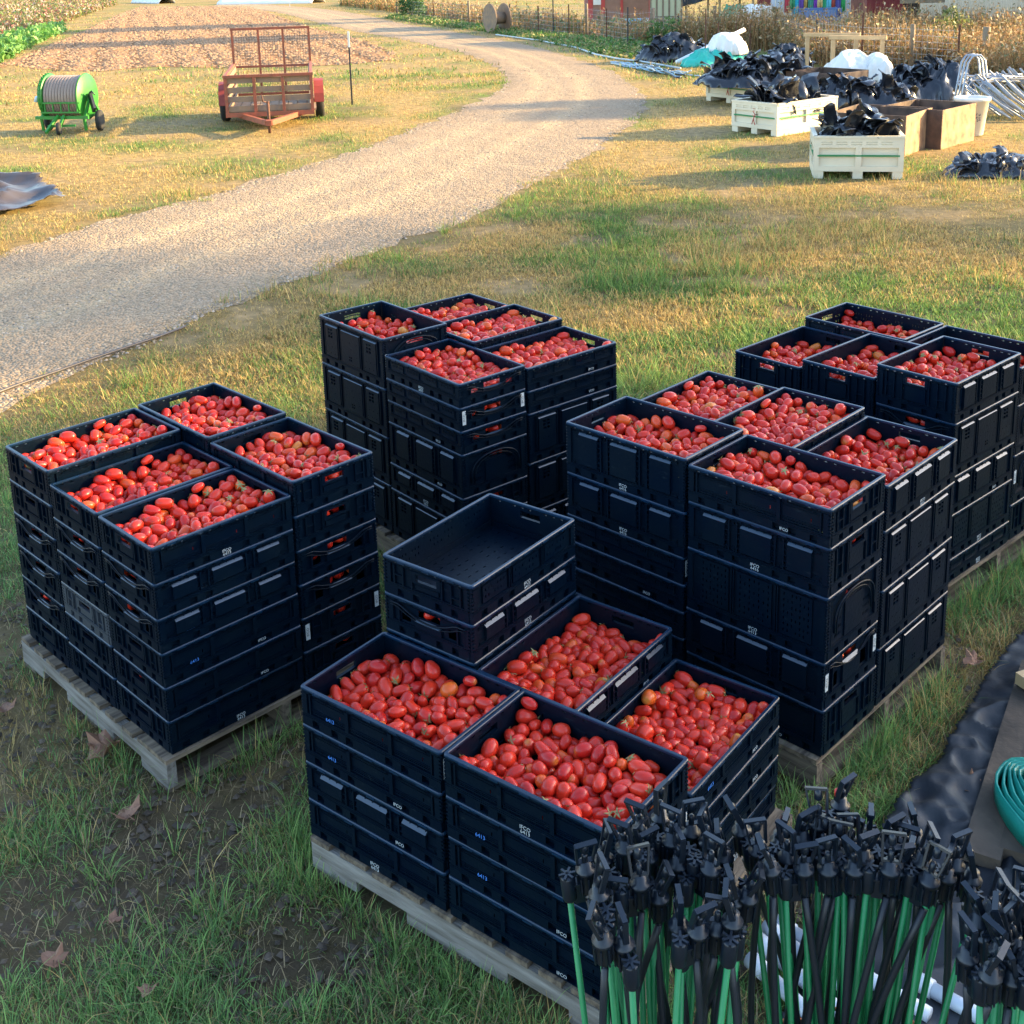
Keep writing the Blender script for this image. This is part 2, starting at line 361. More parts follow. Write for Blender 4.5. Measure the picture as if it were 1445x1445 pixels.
fx = rg.uniform(-32, -1, n); fy = rg.uniform(36, 105, n); k = in_poly(fx, fy, field_poly); fx, fy = fx[k], fy[k]
o = scatter_blobs(np.stack([fx, fy, np.full(len(fx), .004)], -1), rg.uniform(.03, .10, len(fx)), 'soil_clods', mat('clod', (.38, .235, .13), .95, noise=.5, nscale=1), None, .8)
tag(o, 'brown soil clods strewn over the ploughed field', 'soil', kind='stuff')
# stones on the road
n = 90000
r = 8+27*rg.uniform(0, 1, n)**1.7; th = rg.uniform(-.55, .55, n); sx, sy = r*np.sin(th), r*np.cos(th)
k = in_poly(sx, sy, road_poly); sx, sy = sx[k], sy[k]; g = rg.uniform(.14, .52, (len(sx), 1)); cc = g*np.array([[.95, .76, .57]])
m_attr = mat('stone', (.4, .4, .4), .85, attr='col')
o = scatter_blobs(np.stack([sx, sy, np.full(len(sx), .004)], -1), rg.uniform(.006, .018, len(sx))*(1+np.hypot(sx, sy)/45), 'gravel', m_attr, cc, .8)
tag(o, 'loose pale gravel stones lying on the farm road', 'gravel', kind='stuff')

# ---- grass blades
keep_polys = []
footprints = []          # oriented rectangles the grass stays out of: (ox, oy, yaw, u0, u1, v0, v1)
def blades(px, py, h, wd, lean, az, cols, name, segs=2, curl=.5, z0=-.02):
    n = len(px); ts = np.linspace(0, 1, segs+1)
    ca, sa = np.cos(az), np.sin(az); rows = []
    for t_ in ts:
        out = h*lean*(t_**(1+curl)); up = h*np.sqrt(np.clip(1-(lean*.85*t_)**2, .05, 1))*t_
        wv_ = wd*(1-t_*.92)*.5
        cx, cy = px+ca*out, py+sa*out
        rows += [np.stack([cx-sa*wv_, cy+ca*wv_, z0+up], -1), np.stack([cx+sa*wv_, cy-ca*wv_, z0+up], -1)]
    co = np.stack(rows, 1).reshape(-1, 3); k = 2*(segs+1)
    fc = np.array([[2*i, 2*i+1, 2*i+3, 2*i+2] for i in range(segs)])
    F = (fc[None]+(np.arange(n)*k)[:, None, None]).reshape(-1, 4)
    return co, F, np.repeat(cols, k, 0)
def gcol(x, y, dryness):
    n = len(x); u = rg.uniform(0, 1, (n, 1))
    isdry = (rg.uniform(0, 1, n) < dryness)[:, None]
    hue = vnoise(x, y, .7, 77, 2)[:, None]
    green = np.array([[.100, .205, .055]])*(.6+.9*u)+np.array([[.17, .11, .01]])*hue*u
    dry_ = np.array([[.54, .385, .15]])*(.45+.8*u)
    fresh = (1-sstep(6.5, 9.5, np.hypot(x, y)))[:, None]  # near greens lifted and cooled in colour to offset the dim skylight
    green = green*(1+.30*fresh)*(1-.0*fresh)+np.array([[0, .012, .022]])*fresh
    return np.where(isdry, dry_, green)
def keep_mask(x, y):
    k = ~in_poly(x+(vnoise(x, y, .4, 61, 3)-.5)*.9, y+(vnoise(x, y, .4, 62, 3)-.5)*1.1, road_poly)
    for pl in keep_polys: k &= ~in_poly(x, y, pl)
    for (ox, oy, yaw, u0, u1, v0, v1) in footprints:
        c, s = math.cos(yaw), math.sin(yaw); u = (x-ox)*c+(y-oy)*s; v = -(x-ox)*s+(y-oy)*c
        k &= ~((u > u0) & (u < u1) & (v > v0) & (v < v1))
    return k
def sample(n, r0, r1, p=1.0, half=.52):
    q = rg.uniform(0, 1, n)
    r = (r0**(2-p)+(r1**(2-p)-r0**(2-p))*q)**(1/(2-p)) if p != 2 else r0*(r1/r0)**q
    th = rg.uniform(-half, half, n); return r*np.sin(th), r*np.cos(th)
def grass_all():
    parts = []
    def add(x, y, nb, h, wd, spread, lean, segs, dens, drybias=0, z0=-.02):
        k = keep_mask(x, y); mu = m_mud(x, y); ba = m_bare(x, y)
        k &= rg.uniform(0, 1, len(x)) < dens*(1-.93*mu)*(1-.8*ba)
        k &= ~in_poly(x, y, field_poly) | (rg.uniform(0, 1, len(x)) < .004)
        x, y = x[k], y[k]; n = len(x)
        th = rg.uniform(.55, 1.45, n)*(.6+.8*vnoise(x, y, 1.3, 55, 2))
        d = np.clip(m_dry(x, y)+drybias, .04, .97)
        th = th*(1-.35*d)
        X_ = np.repeat(x, nb); Y_ = np.repeat(y, nb); az = rg.uniform(0, 6.283, n*nb)
        sp_ = np.abs(rg.normal(0, 1, n*nb))*spread
        X_ = X_+np.cos(az)*sp_; Y_ = Y_+np.sin(az)*sp_
        k2 = keep_mask(X_, Y_)
        hh = h*np.repeat(th, nb)*rg.uniform(.45, 1.25, n*nb)
        dr = np.clip(np.repeat(d, nb)+rg.uniform(-.15, .15, n*nb), 0, 1)
        c = gcol(X_, Y_, dr)
        a = rg.uniform(.55, 1.6, n*nb); ln = rg.uniform(lean*.3, lean*1.25, n*nb)
        parts.append([q[k2] for q in (X_, Y_, hh, np.full(n*nb, wd)*a, ln, az+rg.normal(0, .5, n*nb), c)]+[segs, z0])
    x, y = sample(15000, 2.2, 8.5, 1.0); add(x, y, 15, .075, .0042, .04, .9, 3, .9)      # green tufts near
    x, y = sample(20000, 2.2, 8.5, 1.0); add(x, y, 7, .05, .0032, .06, 1.0, 2, .95, .18)   # low matted under-layer
    x, y = sample(1500, 2.2, 8.5, 1.0); add(x, y, 6, .18, .0035, .03, .9, 4, .45)         # long arching blades
    x, y = sample(42000, 7.8, 16, 1.0); add(x, y, 10, .062, .008, .08, .95, 2, .97)
    x, y = sample(60000, 15, 34, 1.0); add(x, y, 7, .075, .013, .13, .9, 1, .95, .08)
    x, y = sample(24000, 30, 95, 1.2, .45); add(x, y, 4, .13, .04, .3, .8, 1, .75)
    x, y = sample(9000, 7.5, 17, 1.0); k = (vnoise(x, y, .9, 81, 3) > .55); add(x[k], y[k], 9, .15, .007, .07, .8, 3, .9, -.35)
    x, y = sample(16000, 2.3, 9, 1.0); k = (m_mud(x, y) > .15) | (m_bare(x, y) > .3); k &= keep_mask(x, y); x, y = x[k], y[k]
    o = scatter_blobs(np.stack([x, y, -.012+0*x], -1), rg.uniform(.005, .022, len(x)), 'soil_crumbs', m_attr, np.array([[.10, .072, .05]])*rg.uniform(.5, 1.5, (len(x), 1)), .9)
    tag(o, 'dark soil crumbs and bits lying on the muddy bare patches', 'soil', kind='stuff')
    for (ox, oy, yaw, u0, u1, v0, v1) in footprints:      # grass grown up against the pallets
        n = 620; e = rg.integers(0, 4, n); t_ = rg.uniform(-.02, 1.02, n); o_ = rg.uniform(.02, .10, n)
        u = np.where(e < 2, u0+(u1-u0)*t_, np.where(e == 2, u0-o_, u1+o_)); v = np.where(e == 0, v0-o_, np.where(e == 1, v1+o_, v0+(v1-v0)*t_))
        add(ox+u*math.cos(yaw)-v*math.sin(yaw), oy+u*math.sin(yaw)+v*math.cos(yaw), 9, .105, .004, .03, .7, 3, .8, -.1)
    # straw litter lying flat over soil and mud
    x, y = sample(46000, 2.2, 9, 1.0); k = keep_mask(x, y); x, y = x[k], y[k]; n = len(x)
    u = rg.uniform(.35, 1.25, (n, 1)); c = np.where((rg.uniform(0, 1, n) < .5)[:, None], np.array([[.42, .31, .17]])*u, np.array([[.16, .12, .07]])*u)
    parts.append([x, y, rg.uniform(.02, .085, n), rg.uniform(.0022, .005, n), rg.uniform(.85, 1.1, n), rg.uniform(0, 6.28, n), c, 2, .0])
    cos, Fs, cs = [], [], []; off = 0
    by = {}
    for p in parts:
        co, F_, c = blades(*p[:7], 'g', segs=p[7], z0=p[8]); cos.append(co); Fs.append(F_+off); cs.append(c); off += len(co)
    me = np_mesh('grass', np.concatenate(cos), np.concatenate(Fs), mat('grass_blade', (.1, .15, .05), .55, attr='col', trans=.35, spec=.14), {'col': np.concatenate(cs)})
    tag(link('grass', me), 'short green and straw-dry grass covering the farm yard', 'grass', kind='stuff')
    return off
# ================================================================ crates
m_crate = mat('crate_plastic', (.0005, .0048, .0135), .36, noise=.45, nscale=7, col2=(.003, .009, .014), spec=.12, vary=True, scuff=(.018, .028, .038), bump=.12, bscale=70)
m_rim = mat('crate_rim_highlight', (.003, .020, .052), .28, noise=.4, nscale=14, col2=(.008, .018, .028), spec=.38, vary=True, scuff=(.05, .065, .08))  # bluer, lighter base than the walls: sky highlights put into the rim colour
m_edge_light = mat('crate_edge_highlight', (.012, .032, .062), .3, noise=.3, nscale=20, spec=.8)  # lighter base paints highlights onto the sloped panel chamfers
m_grey = mat('crate_plastic_grey', (.035, .045, .06), .42, noise=.4, nscale=12, col2=(.015, .02, .028))
m_white = mat('print_white', (.42, .46, .48), .6)
m_blue = mat('print_blue', (.05, .20, .62), .6)
m_blk = mat('print_black', (.02, .02, .02), .6)

def text_mesh(body, size, m, ext=.0003):
    cu = bpy.data.curves.new('txt', 'FONT'); cu.body = body; cu.size = size; cu.extrude = ext; cu.resolution_u = 2
    cu.align_x = 'CENTER'; cu.align_y = 'CENTER'; cu.space_line = .8; cu.offset = 0
    o = bpy.data.objects.new('txt', cu); C.objects.link(o); bpy.context.view_layer.update()
    me = bpy.data.meshes.new_from_object(o.evaluated_get(bpy.context.evaluated_depsgraph_get()))
    bpy.data.objects.remove(o); bpy.data.curves.remove(cu); me.materials.clear(); me.materials.append(m); return me
def mesh_into(mb, me, M4, mi):
    mb._add([tuple(M4 @ v.co) for v in me.vertices], [tuple(p.vertices) for p in me.polygons], mi)

class Relief:
    """a wall of one thickness with raised, sunk and open rectangles"""
    def __init__(s, x0, x1, z0, z1, t, d0=0.): s.b = (x0, x1, z0, z1); s.t = t; s.d0 = d0; s.r = []; s.w = []
    def rect(s, x0, x1, z0, z1, d):
        X0, X1, Z0, Z1 = s.b; x0, x1, z0, z1 = max(x0, X0), min(x1, X1), max(z0, Z0), min(z1, Z1)
        if x1-x0 > 1e-4 and z1-z0 > 1e-4: s.r.append((x0, x1, z0, z1, d))
    def wedge(s, x0, x1, z0, z1, da, db): s.w.append((x0, x1, z0, z1, da, db))   # slope from depth da (top) to db (bottom)
    def build(s, mb, fr):
        q = lambda a: sorted(set(round(v, 5) for v in a))
        X0, X1, Z0, Z1 = s.b
        xs = q([X0, X1]+[r[0] for r in s.r]+[r[1] for r in s.r]); zs = q([Z0, Z1]+[r[2] for r in s.r]+[r[3] for r in s.r])
        nx_, nz = len(xs)-1, len(zs)-1
        D = [[s.d0]*nz for _ in range(nx_)]
        for x0, x1, z0, z1, d in s.r:
            for i in range(nx_):
                if xs[i] >= x0-1e-5 and xs[i+1] <= x1+1e-5:
                    for j in range(nz):
                        if zs[j] >= z0-1e-5 and zs[j+1] <= z1+1e-5: D[i][j] = d
        H = lambda i, j: -s.t if (i < 0 or j < 0 or i >= nx_ or j >= nz or D[i][j] is None) else D[i][j]
        P = lambda x, z, o: fr(x, z, o)
        vs, fs = [], []
        def face(*p): k = len(vs); vs.extend(p); fs.append((k, k+1, k+2, k+3))
        # merge runs of equal depth along x for the front and back faces
        for j in range(nz):
            i = 0
            while i < nx_:
                k = i
                while k+1 < nx_ and D[k+1][j] == D[i][j]: k += 1
                d = D[i][j]
                if d is not None:
                    face(P(xs[i], zs[j], d), P(xs[k+1], zs[j], d), P(xs[k+1], zs[j+1], d), P(xs[i], zs[j+1], d))
                    face(P(xs[k+1], zs[j], -s.t), P(xs[i], zs[j], -s.t), P(xs[i], zs[j+1], -s.t), P(xs[k+1], zs[j+1], -s.t))
                i = k+1
        for i in range(nx_+1):
            for j in range(nz):
                a, b_ = H(i-1, j), H(i, j)
                if a != b_:
                    p = [P(xs[i], zs[j], a), P(xs[i], zs[j+1], a), P(xs[i], zs[j+1], b_), P(xs[i], zs[j], b_)]
                    face(*(p[::-1] if a < b_ else p))
        for i in range(nx_):
            for j in range(nz+1):
                a, b_ = H(i, j-1), H(i, j)
                if a != b_:
                    p = [P(xs[i], zs[j], a), P(xs[i+1], zs[j], a), P(xs[i+1], zs[j], b_), P(xs[i], zs[j], b_)]
                    face(*(p if a < b_ else p[::-1]))
        mb._add(vs, fs)
        for x0, x1, z0, z1, da, db in s.w:
            v = [fr(x0, z1, da), fr(x1, z1, da), fr(x0, z0, db), fr(x1, z0, db), fr(x0, z0, da), fr(x1, z0, da)]
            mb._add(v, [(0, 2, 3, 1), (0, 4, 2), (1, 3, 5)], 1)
L2, W2 = .298, .198
fr_sides = [lambda x, z, o: (x, -(W2+o), z), lambda x, z, o: (-x, W2+o, z)]
fr_ends = [lambda x, z, o: (L2+o, x, z), lambda x, z, o: (-(L2+o), -x, z)]
FT = .036
def wall_relief(half, z0, z1, style, end):
    r = Relief(-half, half, z0, z1, .010, 0.); H = z1-z0
    post = .022 if end else .026
    a = half-post
    r.rect(-half, half, z0+.004, z0+.0062, -.004); r.rect(-half, half, z1-.0125, z1-.010, -.004)
    r.rect(-a, a, z0+.010, z1-.013, -.0085)                 # field sunk between posts and bands
    for sx in (-1, 1):                                       # post teeth
        k = 0; z = z0+.004
        while z < z1-.008:
            x0, x1 = sorted((sx*half, sx*(half-.007))); r.rect(x0, x1, z, z+.006, -.005); z += .013
    # small slots in the top band
    n = 14 if not end else 9
    for i in range(n):
        x = -a+.02+i*(2*a-.04)/(n-1)
        if i % 4 != 3: r.rect(x-.007, x+.007, z1-.0088, z1-.0042, None)
    if not end:
        pans = [(-.245, -.105), (-.08, .08), (.105, .245)]
        if style in ('solid', 'raised'):
            for zz in (z0+.021, z0+.027, z1-.026, z1-.031): r.rect(-a, a, zz, zz+.002, -.0055)
            for k in range(17): xx = -.256+k*.032; r.rect(xx-.0011, xx+.0011, z0+.01, z0+.021, -.004); r.rect(xx-.0011, xx+.0011, z1-.026, z1-.013, -.004)
        if style == 'solid':
            for x0, x1 in ((-.100, -.085), (.085, .100)): r.rect(x0, x1, z0+.01, z1-.013, .001)
            for x0, x1 in pans:
                r.rect(x0, x1, z0+.016, z0+.019, -.003); r.rect(x0+.01, x1-.01, z1-.022, z1-.019, -.004)
                r.rect(x1-.028, x1-.024, z0+H*.36, z0+H*.36+.013, None)
            r.rect(-.262, -.256, z0+.01, z1-.013, -.001); r.rect(.256, .262, z0+.01, z1-.013, -.001)
        elif style in ('raised', 'grid'):
            pans = [(-.232, -.128), (-.068, .068), (.128, .232)] if style == 'raised' else [(-.240, -.122), (-.088, .088), (.122, .240)]
            for i, (x0, x1) in enumerate(pans):
                b0, b1 = z0+.014, z1-.020
                if style == 'grid':
                    if i == 1: r.rect(x0-.008, x1+.008, b0-.003, b1, .002); r.rect(x0-.003, x1+.003, b0+.002, b1-.004, -.0065)
                    else:
                        r.rect(x0-.009, x1+.009, b0, b1+.006, .002); r.rect(x0-.004, x1+.004, b0, b1+.001, -.0065)
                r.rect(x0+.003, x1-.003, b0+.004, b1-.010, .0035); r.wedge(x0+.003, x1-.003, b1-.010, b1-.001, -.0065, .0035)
                if style == 'grid':
                    if i != 1:
                        for a_ in range(2):
                            for c_ in range(3): r.rect(x0+.030+a_*.024, x0+.030+a_*.024+.018, b1-.036-c_*.018, b1-.024-c_*.018, None)
                    else:
                        for a_ in range(2):
                            for c_ in range(2): r.rect(-.014+a_*.016, -.014+a_*.016+.010, b0+.022+c_*.014, b0+.031+c_*.014, None)
                    for a_ in range(3):
                        for c_ in range(max(1, int((b1-b0-.1)/.035)) if i != 1 else max(1, int((b1-b0-.06)/.035))):
                            xx = x0+.022+a_*(x1-x0-.044)/2+(.006 if c_ % 2 else -.006); zz = b0+.022+c_*.034+(.026 if i == 1 else 0)
                            if i == 1 and abs(xx) < .03 and zz < b0+.055: continue
                            r.rect(xx-.002, xx+.002, zz, zz+.005, None)
                else:
                    pass
            for xa, xb in ((-.118, -.078), (.078, .118)) if style == 'raised' else ():
                r.rect(xa, xa+.006, z0+.01, z1-.013, .001); r.rect(xb-.006, xb, z0+.01, z1-.013, .001)
                z = z0+.024
                while z < z1-.03: r.rect(xa-.016, xa, z, z+.004, -.001); r.rect(xb, xb+.016, z, z+.004, -.001); z += .021
        elif style == 'slots':
            for x0, x1 in pans:
                r.rect(x0+.006, x1-.006, z0+.014, z1-.018, -.002)
                zz = z0+.028
                while zz < z1-.035:
                    for k in range(7):
                        if (k+int(zz*90)) % 4 != 3:
                            xx = x0+.02+k*(x1-x0-.04)/6; r.rect(xx-.0022, xx+.0022, zz, zz+.011, None)
                    zz += .024
            for x0 in (-.100, .088):
                r.rect(x0, x0+.004, z0+.01, z1-.013, .001); r.rect(x0+.009, x0+.013, z0+.01, z1-.013, .001)
        elif style == 'thin':
            for g in (-.20, -.07, .07, .20):
                r.rect(g-.05, g+.05, z0+.014, z1-.018, -.003)
                for k in range(8): xx = g-.041+k*.0117; r.rect(xx-.0024, xx+.0024, z1-.036, z1-.021, None)
            z = z0+.016
            while z < z1-.045: r.rect(-a, a, z, z+.0025, .0005); z += .012
    else:
        if style == 'bars':
            r.rect(-.062, .062, z1-.056, z1-.013, .002)
            r.rect(-.046, .046, z1-.046, z1-.020, None)
            for x in (-.150, -.110, -.070, .064, .104, .144): r.rect(x, x+.006, z0+.01, z1-.016, .001)
            r.rect(-.15, -.104, z0+H*.45, z0+H*.45+.004, .001); r.rect(.104, .15, z0+H*.35, z0+H*.35+.004, .001)
            r.rect(-.05, .05, z0+.014, z1-.062, -.003)
        elif style == 'wave':
            r.rect(-.048, .048, z1-.044, z1-.020, None)
            r.rect(-.06, .06, z0+.012, max(z0+.02, z1-.058), .001)
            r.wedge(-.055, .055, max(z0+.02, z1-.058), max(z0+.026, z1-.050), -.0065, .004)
            for x in (-.165, -.135, .128, .158): r.rect(x, x+.006, z0+.01, z1-.016, .001)
            r.rect(-.125, -.085, z0+.016, z0+H*.5, None); r.rect(.085, .125, z0+.016, z0+H*.5, None)
        elif style == 'arch':
            r.rect(-.05, .05, z1-.050, z1-.026, None)
            r.rect(-.06, .06, z0+.012, z1-.060, -.003)
            for x in (-.165, .158): r.rect(x, x+.006, z0+.01, z1-.016, .001)
            for k in range(5):
                for c_ in range(3): r.rect(-.125+k*.010, -.121+k*.010, z0+.03+c_*.03, z0+.042+c_*.03, None); r.rect(.082+k*.010, .086+k*.010, z0+.03+c_*.03, z0+.042+c_*.03, None)
    return r
def make_wall(h, style, side, end):
    mb = MB(); z0, z1 = FT+.001, h-.0085; half = (.1975 if end else .2975)-.0
    if end: half = W2-.0125                                  # the end walls stand between the long ones
    fr = (fr_ends if end else fr_sides)[side]
    r = wall_relief(half, z0, z1, style, end); r.build(mb, fr)
    if end and style in ('wave', 'arch'):
        def arc(fn, n, rr):
            mb.tube([fr(*fn(i/n)) for i in range(n+1)], rr, 5)
        if style == 'wave':
            hh = z1-.018
            arc(lambda t_: (-.17+.34*t_, hh-.034*math.sin(PI*max(0, min(1, (t_-.14)/.72)))**.8 if z1-z0 < .13 else hh-.048*math.sin(PI*max(0, min(1, (t_-.14)/.72))), .002), 18, .0035)
            arc(lambda t_: (-.17+.34*t_, hh-.010-.034*math.sin(PI*max(0, min(1, (t_-.1)/.8)))**.7, .001), 18, .0022)
        else:
            rr_ = min(.125, (z1-z0)*.72)
            arc(lambda t_: (.145*math.cos(PI*(1-t_)), z1-.022-rr_*(1-math.sin(PI*t_)**.55), .002), 20, .005)
            arc(lambda t_: (.125*math.cos(PI*(1-t_)), z1-.036-rr_*(1-math.sin(PI*t_)**.55), .0), 20, .003)
    return mb
def make_tray(h, holes=False):
    mb = MB()
    for i, fr in enumerate(fr_sides):
        r = Relief(-.2955, .2955, .002, FT, .016, 0)
        for x in (-.235, -.15, -.085, .085, .15, .235): r.rect(x-.015, x+.015, .005, FT-.006, -.0155)
        r.rect(-.2975, .2975, FT-.004, FT, .0015); r.build(mb, fr)
    for i, fr in enumerate(fr_ends):
        r = Relief(-.181, .181, .002, FT, .016, 0)
        for x in (-.12, -.05, .05, .12): r.rect(x-.014, x+.014, .005, FT-.006, -.0155)
        r.build(mb, fr)
    if holes:
        r = Relief(-.281, .281, -.181, .181, .004, 0)
        for i in range(13):
            for j in range(9):
                x = -.25+i*.0416+(.0 if j % 2 else .012); y = -.16+j*.04
                if i % 4 != 3: r.rect(x-.008, x+.008, y-.002, y+.002, None)
        r.build(mb, lambda x, z, o: (x, z, .016+o))
    else: mb.box((0, 0, .014), (.562, .362, .004))
    return mb
def make_rim(h):
    mb = MB(); loops = []
    def loop(a, b, rad, z):
        pts = []
        for cx, cy, a0 in ((a-rad, b-rad, 0), (-a+rad, b-rad, PI/2), (-a+rad, -b+rad, PI), (a-rad, -b+rad, 1.5*PI)):
            for k in range(4): th = a0+k*PI/6; pts.append((cx+rad*math.cos(th), cy+rad*math.sin(th), z))
        return pts
    ls = [loop(.3005, .2005, .012, h-.009), loop(.3005, .2005, .012, h-.003), loop(.298, .198, .010, h), loop(.290, .190, .006, h), loop(.288, .188, .005, h-.002), loop(.288, .188, .005, h-.009)]
    vs = [p for l in ls for p in l]; n = 16; fs = []
    for i in range(len(ls)):
        j = (i+1) % len(ls)
        for k in range(n): fs.append((i*n+k, i*n+(k+1) % n, j*n+(k+1) % n, j*n+k))
    mb._add(vs, fs)
    for x in (-.22, -.11, 0, .11, .22):
        for s_ in (-1, 1): mb.box((x, s_*.2012, h-.0075), (.035, .003, .007))
    for y in (-.11, 0, .11):
        for s_ in (-1, 1): mb.box((s_*.3012, y, h-.0075), (.003, .03, .007))
    return mb
_cm = {}
def cmesh(key, fn, m):
    if key not in _cm: _cm[key] = fn().mesh(key[0], m)
    return _cm[key]
T_brand = text_mesh('IFCO\n6413', .0175, m_white); T_brand2 = text_mesh('IFCO\n6416', .0175, m_white); T_small = text_mesh('IFCO', .016, m_white); T_num = text_mesh('6413', .019, m_blue); T_num25 = text_mesh('6425', .019, m_blue); T_vert = text_mesh('IFCO', .017, m_blk, .0002)
def mark_mesh(which, side_frame, x, z, o):
    mb = MB()
    me = {'brand': T_brand, 'brand2': T_brand2, 'small': T_small, 'num': T_num, 'num25': T_num25}[which]
    a = Vector(side_frame(x, z, o)); ex = Vector(side_frame(x+1, z, o))-a; ez = Vector((0, 0, 1)); en = Vector(side_frame(x, z, o+1))-a
    M4 = Matrix(((ex.x, ez.x, en.x, a.x), (ex.y, ez.y, en.y, a.y), (ex.z, ez.z, en.z, a.z), (0, 0, 0, 1)))
    mesh_into(mb, me, M4, 0); return mb
# kind: (long style, end style, marking, where)
def sticker_mesh(fr, x, z):
    mb = MB(); a = Vector(fr(x, z, .0016)); ex = Vector(fr(x+1, z, .0016))-a; en = Vector(fr(x, z, 1.0016))-a; ez = Vector((0, 0, 1))
    v = [a-ex*.010-ez*.034, a+ex*.010-ez*.034, a+ex*.010+ez*.034, a-ex*.010+ez*.034]
    w_ = [p-en*.001 for p in v]
    mb._add([tuple(p) for p in v+w_], [(0, 1, 2, 3), (4, 7, 6, 5), (0, 4, 5, 1), (1, 5, 6, 2), (2, 6, 7, 3), (3, 7, 4, 0)], 0)
    b_ = a+en*.0003
    M4 = Matrix(((ez.x, -ex.x, en.x, b_.x), (ez.y, -ex.y, en.y, b_.y), (ez.z, -ex.z, en.z, b_.z), (0, 0, 0, 1)))
    mesh_into(mb, T_vert, M4, 1); return mb
def make_crate(h, ls, es, mark=None, num=None, stick=None, holes=False, grey=False):
    """mark: (text, side 0/1) on the tray band; num: blue number on the wall; stick: list of end sides"""
    root = empty('plastic_crate')
    mm = m_grey if grey else m_crate
    hk = round(h, 3)
    link('tray', cmesh(('tray', hk, holes, grey), lambda: make_tray(h, holes), mm), root)
    for sd_ in (0, 1): link('side_wall', cmesh(('side_wall', hk, ls, sd_, grey), lambda: make_wall(h, ls, sd_, False), [mm, m_edge_light]), root)
    for sd_ in (0, 1): link('end_wall', cmesh(('end_wall', hk, es, sd_, grey), lambda: make_wall(h, es, sd_, True), [mm, m_edge_light]), root)
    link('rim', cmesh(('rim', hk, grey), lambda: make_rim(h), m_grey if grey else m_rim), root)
    if mark:
        for k, (tx, sd_) in enumerate(mark):
            sm = tx == 'small'
            link('printed_marking', cmesh(('printed_marking', tx, sd_, 0), lambda: mark_mesh(tx, fr_sides[sd_], .118 if sm else .0, .0165, .0022), m_white), root)
    if num:
        tx, sd_ = num
        link('printed_number', cmesh(('printed_number', tx, sd_, hk), lambda: mark_mesh(tx, fr_sides[sd_], -.17, FT+.020, -.0055 if ls != 'solid' else -.0023), m_blue), root)
    if stick:
        for (sd_, x) in stick:
            link('sticker', cmesh(('sticker', sd_, x, hk), lambda: sticker_mesh(fr_ends[sd_], x, h*.55), [m_white, m_blk]), root)
    return root

# ---- pallets and stacks
PAL = {'left': ((-2.1629, 4.7782), -.7892), 'near': ((-.731, 3.4953), -.658), 'back': ((-1.0361, 6.1431), -.8787), 'right': ((.1933, 4.6587), -.7696), 'far': ((1.1228, 5.9186), -.8429)}
S = 1.017
PAL_TXT = {'left': 'left pallet', 'near': 'nearest pallet', 'back': 'back pallet', 'right': 'big pallet', 'far': 'farthest pallet'}
A = ('solid', 'bars'); B_ = ('raised', 'wave'); R_ = ('raised', 'bars'); Gd = ('grid', 'arch'); Th = ('thin', 'wave'); Sl = ('slots', 'arch')
